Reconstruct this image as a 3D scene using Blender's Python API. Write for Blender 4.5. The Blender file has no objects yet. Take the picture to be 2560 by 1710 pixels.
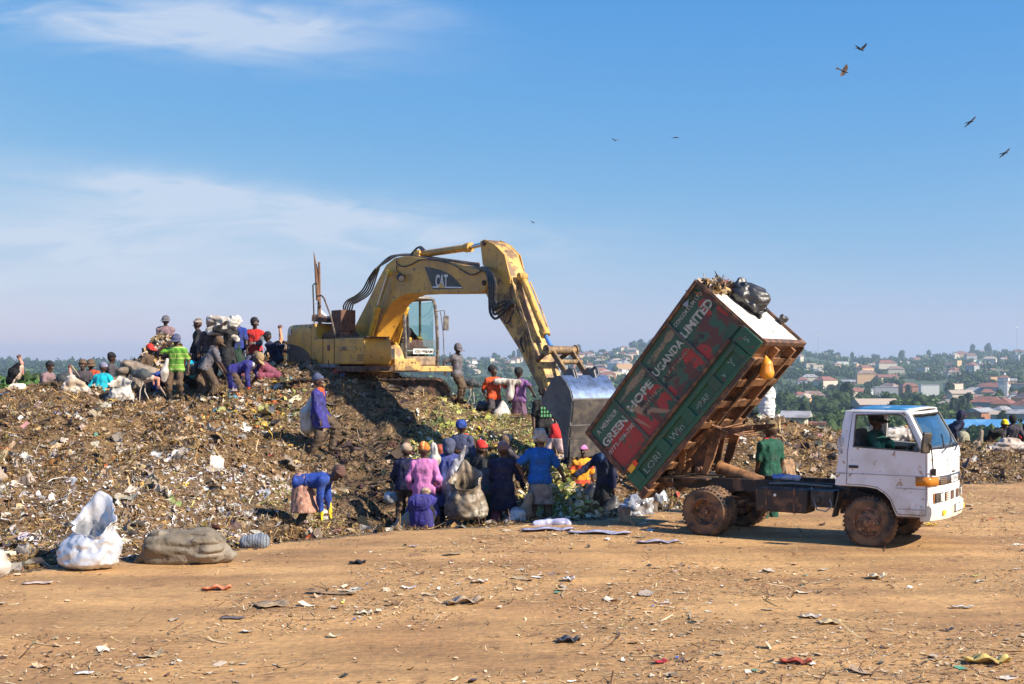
import bpy, bmesh, math, random
import numpy as np
from mathutils import Vector, Matrix
R = math.radians
rng = np.random.default_rng(7); random.seed(7)
SC = bpy.context.scene; COL = SC.collection
# ---------------------------------------------------------------- camera
F, HC = 3200.0, 2.70            # focal length in pixels of a 2560 px wide picture; eye height
cam = bpy.data.cameras.new('camera'); co = bpy.data.objects.new('camera', cam); COL.objects.link(co)
co.location = (0, 0, HC); co.rotation_euler = (R(90), 0, 0)
cam.sensor_width = 36; cam.lens = 36 * F / 2560; cam.shift_y = 52 / 2560
cam.clip_start = .1; cam.clip_end = 30000; SC.camera = co
# ---------------------------------------------------------------- light
SUN_EL, SUN_AZ = R(36), R(-29)     # azimuth from +X towards +Y
S = Vector((math.cos(SUN_EL)*math.cos(SUN_AZ), math.cos(SUN_EL)*math.sin(SUN_AZ), math.sin(SUN_EL)))
sl = bpy.data.lights.new('sun', 'SUN'); so = bpy.data.objects.new('sun', sl); COL.objects.link(so)
sl.energy = 4.7; sl.angle = R(.53); sl.color = (1, .90, .76)
so.rotation_euler = S.to_track_quat('Z', 'Y').to_euler(); so.location = (20, -10, 30)
W = bpy.data.worlds.new('World'); SC.world = W; W.use_nodes = True
wn, wl = W.node_tree.nodes, W.node_tree.links
bg = wn['Background']; sky = wn.new('ShaderNodeTexSky'); sky.sky_type = 'NISHITA'; sky.sun_disc = False
sky.sun_elevation = SUN_EL; sky.sun_rotation = math.pi/2 - SUN_AZ
sky.altitude = 1100; sky.air_density = 1.0; sky.dust_density = .8; sky.ozone_density = 3.0
bg.inputs[1].default_value = .105
def wnode(t, **k):
    n = wn.new(t)
    for a, v in k.items(): setattr(n, a, v)
    return n
def wm(op, a, b=None, c=None):
    n = wnode('ShaderNodeMath', operation=op)
    for i, v in enumerate((a, b, c)):
        if v is None: continue
        if isinstance(v, (int, float)): n.inputs[i].default_value = v
        else: wl.new(v, n.inputs[i])
    return n.outputs[0]
# thin cirrus in the sky, laid out in world directions
tcw = wnode('ShaderNodeTexCoord'); sepw = wnode('ShaderNodeSeparateXYZ'); wl.new(tcw.outputs['Generated'], sepw.inputs[0])
dy = wm('MAXIMUM', sepw.outputs[1], .05)
az = wm('DIVIDE', sepw.outputs[0], dy); el = wm('DIVIDE', sepw.outputs[2], dy)
def wnoise(sx, sy, rot, scale, det, dist=0.):
    c = wnode('ShaderNodeCombineXYZ'); wl.new(az, c.inputs[0]); wl.new(el, c.inputs[1])
    m = wnode('ShaderNodeMapping'); m.inputs['Rotation'].default_value = (0, 0, rot); m.inputs['Scale'].default_value = (sx, sy, 1)
    wl.new(c.outputs[0], m.inputs[0])
    n = wnode('ShaderNodeTexNoise'); n.inputs['Scale'].default_value = scale; n.inputs['Detail'].default_value = det
    n.inputs['Distortion'].default_value = dist; n.inputs['Roughness'].default_value = .55
    wl.new(m.outputs[0], n.inputs[0]); return n.outputs[0]
def blob(ax, ex, sa, se, sl_=0.):       # soft patch round a direction, sl_ = slope
    u = wm('DIVIDE', wm('SUBTRACT', az, ax), sa)
    v = wm('DIVIDE', wm('SUBTRACT', el, wm('ADD', ex, wm('MULTIPLY', wm('SUBTRACT', az, ax), sl_))), se)
    return wm('EXPONENT', wm('MULTIPLY', wm('ADD', wm('MULTIPLY', u, u), wm('MULTIPLY', v, v)), -1.))
def px2(ax, ay): return ((ax-1280)/F, (907-ay)/F)
msk = None
for (x, y, sx, sy, sp, amp) in [(330, 60, 460, 70, -.10, 1.7), (680, 60, 260, 60, -.1, 1.2), (480, 480, 420, 40, -.12, 1.3), (900, 560, 420, 55, -.12, 1.1),
                                (150, 600, 560, 130, 0, 1.1), (700, 690, 900, 140, 0, .6), (1000, 20, 160, 40, -.2, .5), (-800, 300, 500, 200, 0, .7), (3600, 500, 700, 160, 0, .6)]:
    a_, e_ = px2(x, y); b = wm('MULTIPLY', blob(a_, e_, sx/F, sy/F, sp), amp)
    msk = b if msk is None else wm('ADD', msk, b)
n1 = wnoise(1, 4.5, .12, 9, 9, 1.1); n2 = wnoise(1, 2.0, .1, 2.6, 4, .3)
tex = wm('MULTIPLY', wm('SUBTRACT', wm('ADD', wm('MULTIPLY', n1, .75), wm('MULTIPLY', n2, .5)), .40), 2.7)
cl = wnode('ShaderNodeMath', operation='MULTIPLY', use_clamp=True); wl.new(tex, cl.inputs[0]); wl.new(msk, cl.inputs[1])
cl2 = wm('MULTIPLY', cl.outputs[0], .72)
mixw = wnode('ShaderNodeMix', data_type='RGBA'); wl.new(cl2, mixw.inputs['Factor'])
sps = wnode('ShaderNodeSeparateColor'); wl.new(sky.outputs[0], sps.inputs[0]); cbs = wnode('ShaderNodeCombineColor')      # richer blue, as the clear morning air shows
for i, (a_, g_) in enumerate(((.64, 1.33), (.582, .62), (.79, .12))): wl.new(wm('MULTIPLY', wm('POWER', wm('MULTIPLY', sps.outputs[i], .1766), g_), a_/.196), cbs.inputs[i])
wl.new(cbs.outputs[0], mixw.inputs['A'])
mixw.inputs['B'].default_value = (3.6, 3.95, 4.6, 1); wl.new(mixw.outputs['Result'], bg.inputs[0])
SC.view_settings.view_transform = 'Standard'; SC.view_settings.look = 'None'
SC.view_settings.exposure = 0.90; SC.view_settings.gamma = 1
SC.cycles.max_bounces = 6; SC.cycles.volume_bounces = 0; SC.cycles.transparent_max_bounces = 12

# ---------------------------------------------------------------- helpers
def tag(o, label=None, cat=None, group=None, kind=None):
    if label: o['label'] = label
    if cat: o['category'] = cat
    if group: o['group'] = group
    if kind: o['kind'] = kind
    return o
def empty(name, loc=(0, 0, 0), rz=0., label=None, cat=None, group=None):
    o = bpy.data.objects.new(name, None); COL.objects.link(o); o.location = loc; o.rotation_euler = (0, 0, rz)
    o.empty_display_size = .2
    return tag(o, label, cat, group)
def link(name, me, parent=None, mats=(), smooth=None):
    o = bpy.data.objects.new(name, me); COL.objects.link(o)
    for m in (mats if isinstance(mats, (list, tuple)) else [mats]):
        if m: me.materials.append(m)
    if parent: o.parent = parent
    if smooth is not None: me.shade_smooth() if smooth else me.shade_flat()
    return o
def npmesh(name, V, Fq, cols=None, smooth=True):
    """V (n,3); Fq (m,4) or (m,3) int"""
    me = bpy.data.meshes.new(name); V = np.asarray(V, np.float32); Fq = np.asarray(Fq, np.int32)
    k = Fq.shape[1]; me.vertices.add(len(V)); me.vertices.foreach_set('co', V.ravel())
    me.loops.add(Fq.size); me.loops.foreach_set('vertex_index', Fq.ravel())
    me.polygons.add(len(Fq)); me.polygons.foreach_set('loop_start', np.arange(0, Fq.size, k, dtype=np.int32))
    if cols is not None:
        ca = me.color_attributes.new('Col', 'FLOAT_COLOR', 'POINT')
        c = np.ones((len(V), 4), np.float32); c[:, :3] = cols; ca.data.foreach_set('color', c.ravel())
    me.update(calc_edges=True); me.validate()
    if smooth: me.shade_smooth()
    return me
def vnoise(P, seed=0):
    """smooth value noise on (n,3) points, -1..1"""
    P = np.asarray(P, float); i = np.floor(P).astype(np.int64); f = P - i; f = f*f*(3-2*f); out = 0.
    def h(a, b, c):
        n = (a*374761393 + b*668265263 + c*2147483647 + seed*974711) & 0x7fffffff
        n = ((n ^ (n >> 13))*1274126177) & 0x7fffffff
        return ((n ^ (n >> 16)) & 0xffff)/32767.5-1
    for dx in (0, 1):
        for dy_ in (0, 1):
            for dz in (0, 1):
                w = (f[:, 0] if dx else 1-f[:, 0])*(f[:, 1] if dy_ else 1-f[:, 1])*(f[:, 2] if dz else 1-f[:, 2])
                out = out + w*h(i[:, 0]+dx, i[:, 1]+dy_, i[:, 2]+dz)
    return out
def fbm(P, o=4, seed=0, g=.5):
    a, s, out = 1., 1., 0.
    for k in range(o): out = out + a*vnoise(P*s+17.3*k, seed+k); a *= g; s *= 2.03
    return out
def ray(px, py): return np.array([(px-1280)/F, 1., (907-py)/F])
def at(px, py, Y): r = ray(px, py)*Y; return Vector((r[0], Y, r[2]+HC))
class Frame:
    """a vertical plane system: x along the vehicle, y to its left, z up"""
    def __init__(s, X0, Y0, deg, z0=0.):
        s.o = np.array([X0, Y0]); s.z0 = z0; h = R(deg); s.rz = -h
        s.d = np.array([math.cos(h), -math.sin(h)]); s.n = np.array([math.sin(h), math.cos(h)])
    def tr(s, y, pts, c=(0, 0, 1)):
        out = []
        for a, b in pts:
            r = ray(c[0]+a/c[2], c[1]+b/c[2]); t = (s.o@s.n+y)/(r[:2]@s.n); P = r*t
            out.append((float((P[:2]-s.o)@s.d), float(P[2]+HC-s.z0)))
        return out
    def loc(s, P):  # world -> local
        q = np.array([P[0], P[1]])-s.o; return Vector((q@s.d, q@s.n, P[2]-s.z0))
class MB:
    def __init__(s): s.bm = bmesh.new()
    def face(s, pts):
        try: return s.bm.faces.new([s.bm.verts.new(p) for p in pts])
        except ValueError: return None
    def box(s, c, d, rot=None):
        M = Matrix.Translation(c) @ (rot.to_4x4() if rot else Matrix.Identity(4)) @ Matrix.Diagonal((d[0], d[1], d[2], 1))
        bmesh.ops.create_cube(s.bm, size=1, matrix=M); return s
    def box2(s, a, b): return s.box([(a[i]+b[i])/2 for i in range(3)], [abs(b[i]-a[i]) for i in range(3)])
    def prism(s, prof, y0, y1, ax='y'):
        """closed profile in (x,z) extruded over y (or (x,y) over z with ax='z', (y,z) over x with ax='x')"""
        f = {'y': lambda p, t: (p[0], t, p[1]), 'z': lambda p, t: (p[0], p[1], t), 'x': lambda p, t: (t, p[0], p[1])}[ax]
        a = [s.bm.verts.new(f(p, y0)) for p in prof]; b = [s.bm.verts.new(f(p, y1)) for p in prof]; n = len(prof)
        fs = [s.bm.faces.new(a), s.bm.faces.new(b[::-1])]
        for i in range(n): fs.append(s.bm.faces.new((a[i], b[i], b[(i+1) % n], a[(i+1) % n])))
        bmesh.ops.recalc_face_normals(s.bm, faces=fs); return s
    def loft(s, secs, cap=True):
        rows = [[s.bm.verts.new(p) for p in sec] for sec in secs]; n = len(secs[0]); fs = []
        for r0, r1 in zip(rows, rows[1:]):
            for i in range(n): fs.append(s.bm.faces.new((r0[i], r0[(i+1) % n], r1[(i+1) % n], r1[i])))
        if cap: fs += [s.bm.faces.new(rows[0][::-1]), s.bm.faces.new(rows[-1])]
        bmesh.ops.recalc_face_normals(s.bm, faces=fs); return s
    def tube(s, pts, r, n=8):
        pts = [Vector(p) for p in pts]; rr = r if isinstance(r, (list, tuple)) else [r]*len(pts); secs = []; u = None
        for i, p in enumerate(pts):
            t = (pts[min(i+1, len(pts)-1)]-pts[max(i-1, 0)]).normalized()
            if u is None: u = t.orthogonal().normalized()
            u = (u-t*u.dot(t)).normalized(); v = t.cross(u)
            secs.append([p+(u*math.cos(2*math.pi*k/n)+v*math.sin(2*math.pi*k/n))*rr[i] for k in range(n)])
        return s.loft(secs)
    def lathe(s, prof, c, ax='y', n=24):
        """prof (radius, offset) revolved round the axis through c; closed"""
        secs = []
        for k in range(n):
            a = 2*math.pi*k/n; ca, sa = math.cos(a), math.sin(a)
            if ax == 'y': secs.append([(c[0]+r*ca, c[1]+o, c[2]+r*sa) for r, o in prof])
            elif ax == 'z': secs.append([(c[0]+r*ca, c[1]+r*sa, c[2]+o) for r, o in prof])
            else: secs.append([(c[0]+o, c[1]+r*ca, c[2]+r*sa) for r, o in prof])
        rows = [[s.bm.verts.new(p) for p in q] for q in secs]; m = len(prof); fs = []
        for k in range(n):
            a, b = rows[k], rows[(k+1) % n]
            for i in range(m-1): fs.append(s.bm.faces.new((a[i], a[i+1], b[i+1], b[i])))
        bmesh.ops.remove_doubles(s.bm, verts=[v for r_ in rows for v in r_], dist=1e-6)
        bmesh.ops.recalc_face_normals(s.bm, faces=[f for f in s.bm.faces]); return s
    def cyl(s, p0, p1, r, n=16, r1=None): return s.tube([p0, p1], [r, r if r1 is None else r1], n)
    def ball(s, c, r, sub=2):
        d = r if isinstance(r, (list, tuple)) else (r, r, r)
        bmesh.ops.create_icosphere(s.bm, subdivisions=sub, radius=1, matrix=Matrix.Translation(c) @ Matrix.Diagonal((*d, 1))); return s
    def xf(s, M): bmesh.ops.transform(s.bm, matrix=M, verts=s.bm.verts); return s
    def build(s, name, m=None, parent=None, bevel=0., smooth=40, seg=2):
        me = bpy.data.meshes.new(name); s.bm.to_mesh(me); s.bm.free(); o = link(name, me, parent, m)
        if smooth: me.shade_smooth(); me.set_sharp_from_angle(angle=R(smooth))
        if bevel:
            b = o.modifiers.new('bevel', 'BEVEL'); b.width = bevel; b.segments = seg; b.limit_method = 'ANGLE'; b.angle_limit = R(35)
        return o
# ---------------------------------------------------------------- materials
MT = {}
def mat(name, col, rough=.6, metal=0., col2=None, scale=4., lo=.45, hi=.6, col3=None, scale3=14., lo3=.58, hi3=.66, bump=0., bscale=30., attr=False,
        coord='Object', spec=None, sub=0., alpha=None, trans=0., coat=0., r2=None, low=None, stretch=None):
    """procedural Principled: base colour broken by noise patches (col2, col3), optional dirt towards local z 'low'=(z0,z1,colour)"""
    if name in MT: return MT[name]
    m = bpy.data.materials.new(name); m.use_nodes = True; nt = m.node_tree; N, L = nt.nodes, nt.links; p = N['Principled BSDF']
    tc = N.new('ShaderNodeTexCoord').outputs[coord]
    if stretch:
        mp = N.new('ShaderNodeMapping'); mp.inputs['Scale'].default_value = stretch; L.new(tc, mp.inputs[0]); tcs = mp.outputs[0]
    else: tcs = tc
    def noise(sc, det=5):
        n = N.new('ShaderNodeTexNoise'); n.inputs['Scale'].default_value = sc; n.inputs['Detail'].default_value = det; L.new(tcs, n.inputs[0]); return n.outputs[0]
    def rmp(v, a, b):
        n = N.new('ShaderNodeMapRange'); n.inputs[1].default_value = a; n.inputs[2].default_value = b; L.new(v, n.inputs[0]); return n.outputs[0]
    def mix(f, a, b):
        n = N.new('ShaderNodeMix'); n.data_type = 'RGBA'; L.new(f, n.inputs['Factor'])
        for s_, v in (('A', a), ('B', b)):
            if isinstance(v, (tuple, list)): n.inputs[s_].default_value = (*v[:3], 1)
            else: L.new(v, n.inputs[s_])
        return n.outputs['Result']
    c = tuple(col)
    if attr:
        a = N.new('ShaderNodeAttribute'); a.attribute_name = 'Col'; c = a.outputs['Color']
    f2 = None
    if col2 is not None:
        f2 = rmp(noise(scale), lo, hi); c = mix(f2, c, col2)
    if col3 is not None: c = mix(rmp(noise(scale3, 6), lo3, hi3), c, col3)
    if low is not None:
        sp = N.new('ShaderNodeSeparateXYZ'); L.new(tc, sp.inputs[0])
        ad = N.new('ShaderNodeMath'); ad.operation = 'MULTIPLY_ADD'; L.new(noise(9), ad.inputs[0]); ad.inputs[1].default_value = (low[1]-low[0])*1.2; L.new(sp.outputs[2], ad.inputs[2])
        c = mix(rmp(ad.outputs[0], low[1]+.2*(low[1]-low[0]), low[0]+.5*(low[1]-low[0])), c, low[2])
    if isinstance(c, tuple): p.inputs['Base Color'].default_value = (*c[:3], 1)
    else: L.new(c, p.inputs['Base Color'])
    p.inputs['Roughness'].default_value = rough; p.inputs['Metallic'].default_value = metal
    if r2 is not None and f2 is not None:
        n = N.new('ShaderNodeMapRange'); L.new(f2, n.inputs[0]); n.inputs[3].default_value = rough; n.inputs[4].default_value = r2; L.new(n.outputs[0], p.inputs['Roughness'])
    if spec is not None: p.inputs['Specular IOR Level'].default_value = spec
    if coat: p.inputs['Coat Weight'].default_value = coat; p.inputs['Coat Roughness'].default_value = .15
    if trans: p.inputs['Transmission Weight'].default_value = trans
    if alpha is not None: p.inputs['Alpha'].default_value = alpha
    if sub: p.inputs['Subsurface Weight'].default_value = sub; p.inputs['Subsurface Radius'].default_value = (.05, .03, .02)
    if bump:
        b = N.new('ShaderNodeBump'); b.inputs['Strength'].default_value = 1; b.inputs['Distance'].default_value = bump
        L.new(noise(bscale, 4), b.inputs['Height']); L.new(b.outputs[0], p.inputs['Normal'])
    MT[name] = m; return m
# ---------------------------------------------------------------- text
def text(s, size, parent, name, m, M, wide=1., depth=.004, bold=.0, mesh_only=False):
    cu = bpy.data.curves.new('t', 'FONT'); cu.body = s; cu.size = size; cu.extrude = depth; cu.offset = bold*size; cu.resolution_u = 3
    o = bpy.data.objects.new('t', cu); COL.objects.link(o); bpy.context.view_layer.update()
    me = bpy.data.meshes.new_from_object(o.evaluated_get(bpy.context.evaluated_depsgraph_get())); bpy.data.objects.remove(o); bpy.data.curves.remove(cu)
    w = np.empty(len(me.vertices)*3); me.vertices.foreach_get('co', w); w = w.reshape(-1, 3); 
    if len(w): w[:, 0] *= wide; me.vertices.foreach_set('co', w.ravel())
    me.transform(M); me.update()
    if mesh_only: return me
    o = link(name, me, parent, m); return o
# ================================================================ terrain
def rbf_fit(P, z):
    P = np.asarray(P, float); n = len(P)
    d = np.linalg.norm(P[:, None]-P[None], axis=2)+1e-9; K = d*d*np.log(d)+np.eye(n)*.05
    A = np.block([[K, np.c_[np.ones(n), P]], [np.r_[np.ones((1, n)), P.T], np.zeros((3, 3))]])
    return P, np.linalg.solve(A, np.r_[z, 0, 0, 0])
def rbf(m, X, Y):
    P, w = m; sh = X.shape; q = np.c_[X.ravel(), Y.ravel()]; out = np.zeros(len(q))
    for s in range(0, len(q), 20000):
        d = np.linalg.norm(q[s:s+20000, None]-P[None], axis=2)+1e-9
        out[s:s+20000] = (d*d*np.log(d))@w[:-3]+w[-3]+q[s:s+20000]@w[-2:]
    return out.reshape(sh)
BL = np.array([(-12, 15.2), (-6.48, 16.2), (-5.03, 17.3), (-4.07, 18.3), (-3.49, 19.2), (-1.88, 20.4), (.18, 21.1), (1.47, 21.9), (2.97, 23.3), (5, 25.4), (7, 26.6), (10, 28.2), (14, 29.5), (20, 31)])
def ybase(X): return np.interp(X, BL[:, 0], BL[:, 1])
CP = [(x, y, 0) for x, y in BL] + [(-8, 23, .95), (-6.2, 21.5, .6), (-9.5, 27, 1.55), (-12, 24, 1.2), (-7, 26.5, 1.35), (-5.6, 22.5, .55), (-4.06, 26.9, .68), (-4.4, 24, .45),
      (-12, 32, 1.85), (-10, 31, 1.78), (-8.5, 31.5, 1.7), (-7.2, 31, 1.66), (-6, 29.5, 1.55), (-5.6, 30.8, 1.9), (-4.2, 29.5, 1.55), (-5.6, 32.5, 2.45), (-4, 31.3, 2.4), (-3.1, 30.4, 2.12), (-2.3, 30.0, 1.80), (-1.75, 30.6, 1.75), (-1.25, 32.4, 1.5), (-1.5, 34, 1.5), (-4, 35, 2.2), (-2.6, 28.5, 1.1),
      (-7, 35, 2.3), (-9.5, 36, 2.0), (-13, 36, 1.6), (-3.4, 20.6, -.10), (-2.6, 21.9, -.22), (-1.9, 22.5, -.32), (-1.0, 22.4, -.33), (-.2, 22.3, -.30), (.6, 22.2, -.28), (-1.4, 24.3, -.3), (-.4, 24.3, -.28), (-1.2, 25.6, 0), (-.9, 27.2, .6), (.3, 29, .95), (.2, 33, 1.08), (.8, 27.5, .7), (1.7, 23.8, -.32), (2.3, 25, -.3), (2.9, 26.6, -.1), (.5, 25.6, 0), (-.6, 30.5, 1.25),
      (2, 27.6, .35), (3, 29, .9), (4.2, 30, 1.1), (5.6, 31, 1.28), (4.5, 27, .35), (6, 28.4, .55), (7, 31, 1.2), (8.2, 31, .95), (9.5, 31, .58), (11, 31, .50), (13, 32, .55), (2, 33, 1.1), (0, 37, .6), (4, 35, .5), (8, 36, -.5), (12, 37, -.7), (-5, 39, 1.2), (-12, 40, .8), (16, 34, .6)]
RB = rbf_fit([(a, b) for a, b, c in CP], [c for a, b, c in CP])
def sstep(a, b, x): t = np.clip((x-a)/(b-a), 0, 1); return t*t*(3-2*t)
RPX = [-4000, 0, 500, 1000, 1200, 1300, 1400, 1500, 1580, 1700, 1900, 2010, 2100, 2200, 2280, 2350, 2490, 2600, 6000]
RPY = [908, 908, 909, 902, 898, 893, 888, 880, 872, 868, 868, 876, 890, 897, 897, 886, 880, 878, 885]
def zfar(X, Y):
    px = 1280+F*X/np.maximum(Y, 1); py = np.interp(px, RPX, RPY)
    rz = HC+(907-py)/F*2800-6
    z0 = np.interp(Y, [38, 45, 70, 120, 250, 450, 700, 1000, 1500], [-1.5, -4.5, -9, -12, -15.5, -19.5, -22.5, -23, -20])
    left = sstep(900, 300, px)
    z0 = z0 + left*np.interp(Y, [60, 100, 200, 500, 1500], [0, 0, -4, -8, -8])
    g = sstep(900, 2850, Y)**.9
    z = z0+(rz-z0)*g
    z = np.where(Y > 2850, z-(Y-2850)*.05, z)
    n = fbm(np.c_[X.ravel()/160, Y.ravel()/160, X.ravel()*0], 3, 5).reshape(X.shape)
    return z+n*3.0*sstep(150, 700, Y)*sstep(3100, 2600, Y)
def zt(X, Y, detail=True):
    X = np.asarray(X, float); Y = np.asarray(Y, float)
    Xc = np.clip(X, -14, 18); Yc = np.clip(Y, 10, 42)
    d = Yc-ybase(Xc)
    zr = rbf(RB, Xc, Yc); zr = np.where(d < 1.2, np.maximum(zr, -.35), zr)*sstep(-.1, 1.2, d)
    for gx, gy, h, r in [(-9.9, 36.3, 1.25, 1.0), (-6.55, 36.6, 1.15, .8), (.85, 23.7, 1.05, .48), (1.15, 22.6, .55, .34), (.05, 24.9, .75, .5), (.3, 26.4, .3, .7), (-2.9, 23.2, .2, .6), (-6.3, 31.2, .25, .7)]:
        zr = zr+h*np.exp(-((X-gx)**2+(Y-gy)**2)/(r*r))
    if detail:
        q = np.c_[X.ravel(), Y.ravel(), X.ravel()*0]
        m = sstep(0, 3.2, d)*sstep(42, 38, Y)*.9+.1*sstep(0, .5, d)*sstep(42, 38, Y)
        n = (fbm(q/1.5, 4, 3)*.21+np.abs(fbm(q*1.8, 3, 9))*.16).reshape(X.shape)
        n2 = (fbm(q*1.1, 3, 31)*.012+fbm(q*.25, 2, 12)*.03).reshape(X.shape)*sstep(60, 40, Y)
        zr = zr+n*m+n2*(1-m)
    far = zfar(X, Y); w = sstep(36.5, 46, Y)
    return zr*(1-w)+far*w
def z1(x, y): return float(zt(np.array([x]), np.array([y]))[0])
def steps(a, b, d0, g, lim):
    out = [a]; d = d0
    while out[-1] < b: out.append(out[-1]+d); d = min(d*g, lim)
    return out
xf = np.arange(-10.5, 15.01, .09); xl = -np.array(steps(10.5, 2600, .1, 1.09, 40))[1:][::-1]; xr = np.array(steps(15, 2600, .1, 1.09, 40))[1:]
xs = np.r_[xl, xf, xr]
ys = np.r_[-np.array(steps(0, 60, .5, 1.3, 10))[1:][::-1], np.arange(0, 7, .35), np.arange(7, 42, .085), np.array(steps(42, 6000, .1, 1.06, 60))]
GX, GY = np.meshgrid(xs, ys); GZ = zt(GX, GY)
nx, ny = len(xs), len(ys); VV = np.c_[GX.ravel(), GY.ravel(), GZ.ravel()]
I, J = np.meshgrid(np.arange(nx-1), np.arange(ny-1)); q0 = (J*nx+I).ravel()
Q = np.c_[q0, q0+1, q0+1+nx, q0+nx]; cxm, cym = GX.ravel()[q0], GY.ravel()[q0]
def sub(maskq, name, m, cols=None):
    q = Q[maskq]; u, inv = np.unique(q, return_inverse=True)
    o = link(name, npmesh(name, VV[u], inv.reshape(-1, 4), None if cols is None else cols[u]), None, m); return tag(o, kind='structure')
farm = (cym > 42)
mound = (~farm) & (cym > ybase(np.clip(cxm, -14, 18))+.05+.12*vnoise(np.c_[cxm*2, cym*2, cxm*0], 4))
vcol = np.zeros((len(VV), 3)); 
M_dirt = mat('dirt', (.462, .262, .100), .93, col2=(.34, .18, .068), scale=.55, lo=.42, hi=.62, col3=(.25, .13, .055), scale3=1.7, lo3=.60, hi3=.74, bump=.02, bscale=11)
def dirt_extra(m):      # fine straw-coloured grain and wheel-packed streaks
    N, L = m.node_tree.nodes, m.node_tree.links; p = N['Principled BSDF']; src = p.inputs['Base Color'].links[0].from_socket
    tc = N.new('ShaderNodeTexCoord'); mp = N.new('ShaderNodeMapping'); mp.inputs['Scale'].default_value = (3, 26, 1); mp.inputs['Rotation'].default_value = (0, 0, R(-8)); L.new(tc.outputs['Object'], mp.inputs[0])
    n = N.new('ShaderNodeTexNoise'); n.inputs['Scale'].default_value = 1.6; n.inputs['Detail'].default_value = 8; L.new(mp.outputs[0], n.inputs[0])
    r = N.new('ShaderNodeMapRange'); r.inputs[1].default_value = .35; r.inputs[2].default_value = .68; r.inputs[3].default_value = .72; r.inputs[4].default_value = 1.25; L.new(n.outputs[0], r.inputs[0])
    mp2 = N.new('ShaderNodeMapping'); mp2.inputs['Scale'].default_value = (.16, 1.5, 1); mp2.inputs['Rotation'].default_value = (0, 0, R(-14)); L.new(tc.outputs['Object'], mp2.inputs[0])
    n2 = N.new('ShaderNodeTexNoise'); n2.inputs['Scale'].default_value = 1.3; n2.inputs['Detail'].default_value = 4; L.new(mp2.outputs[0], n2.inputs[0]); r2 = N.new('ShaderNodeMapRange'); r2.inputs[1].default_value = .38; r2.inputs[2].default_value = .62; r2.inputs[3].default_value = .80; r2.inputs[4].default_value = 1.12; L.new(n2.outputs[0], r2.inputs[0])
    mu = N.new('ShaderNodeMath'); mu.operation = 'MULTIPLY'; L.new(r.outputs[0], mu.inputs[0]); L.new(r2.outputs[0], mu.inputs[1])
    x = N.new('ShaderNodeVectorMath'); x.operation = 'SCALE'; L.new(src, x.inputs[0]); L.new(mu.outputs[0], x.inputs['Scale']); L.new(x.outputs[0], p.inputs['Base Color'])
dirt_extra(M_dirt)
M_mound = mat('rubbish_soil', (.17, .10, .042), .95, col2=(.08, .045, .02), scale=3, lo=.4, hi=.6, col3=(.32, .24, .15), scale3=16, lo3=.55, hi3=.68, bump=.03, bscale=16)
M_hill = mat('hill_green', (.055, .085, .03), .95, col2=(.035, .06, .025), scale=.02, lo=.4, hi=.6, col3=(.16, .12, .07), scale3=.03, lo3=.58, hi3=.68)
sub(~farm & ~mound, 'ground', M_dirt); sub(mound, 'rubbish_mound', M_mound); sub(farm, 'hills', M_hill)
# haze
hz = MB(); hz.box2((-2900, -70, -330), (2900, 6100, 75)); M_hz = bpy.data.materials.new('haze'); M_hz.use_nodes = True
nt = M_hz.node_tree; nt.nodes.clear(); ov = nt.nodes.new('ShaderNodeOutputMaterial'); pv = nt.nodes.new('ShaderNodeVolumePrincipled')
pv.inputs['Color'].default_value = (.66, .86, 1, 1); pv.inputs['Density'].default_value = .00019; pv.inputs['Anisotropy'].default_value = .2
nt.links.new(pv.outputs[0], ov.inputs['Volume']); tag(hz.build('haze', M_hz, smooth=0), 'thin pale blue air over the valley', kind='stuff')
# ================================================================ tipper truck
RUST = (.30, .125, .045); MUD = (.33, .19, .09)
M_white = mat('cab_white', (.78, .79, .81), .38, col2=(.64, .62, .59), scale=2.6, lo=.46, hi=.68, col3=(.42, .28, .17), scale3=12, lo3=.63, hi3=.70, low=(.45, .85, (.46, .34, .22)), coat=.2, bump=.004, bscale=3)
M_bump = mat('bumper_cream', (.74, .70, .58), .45, col2=(.60, .50, .36), scale=7, lo=.45, hi=.7, col3=RUST, scale3=16, lo3=.66, hi3=.72)
M_black = mat('black_plastic', (.022, .022, .024), .5, col2=(.07, .055, .04), scale=9)
M_rub = mat('tyre_rubber', (.035, .030, .027), .85, col2=(.23, .125, .06), scale=5, lo=.36, hi=.62, bump=.006, bscale=40)
M_rim = mat('rim_steel', (.10, .05, .03), .6, col2=(.26, .12, .055), scale=12, lo=.4, hi=.6, col3=(.42, .24, .12), scale3=20)
M_chas = mat('chassis_steel', (.035, .026, .021), .65, col2=(.20, .10, .05), scale=6, lo=.5, hi=.66, bump=.003, bscale=25)
M_rust = mat('rusty_orange_steel', (.26, .12, .048), .7, col2=(.075, .036, .02), scale=4, lo=.42, hi=.58, col3=(.38, .20, .085), scale3=14, lo3=.6, bump=.003, bscale=25)
M_drk = mat('dark_rust', (.07, .042, .03), .7, col2=(.19, .09, .045), scale=8, bump=.003)
M_amber = mat('amber_lens', (.60, .22, .02), .15, trans=.2); M_lens = mat('lamp_glass', (.75, .72, .62), .1, col2=(.4, .38, .34), scale=30)
M_txtw = mat('lettering_white', (.47, .49, .41), .65, col2=(.16, .22, .15), scale=22, lo=.52, hi=.62); M_white2 = mat('sign_white', (.8, .8, .78), .5)
M_int = mat('cab_interior', (.05, .05, .055), .8, col2=(.11, .09, .09), scale=6)
M_blue_roof = mat('roof_blue', (.03, .17, .34), .45, col2=(.55, .53, .47), scale=5, lo=.56, hi=.66)
M_glass = bpy.data.materials.new('windscreen_glass'); M_glass.use_nodes = True
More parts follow.
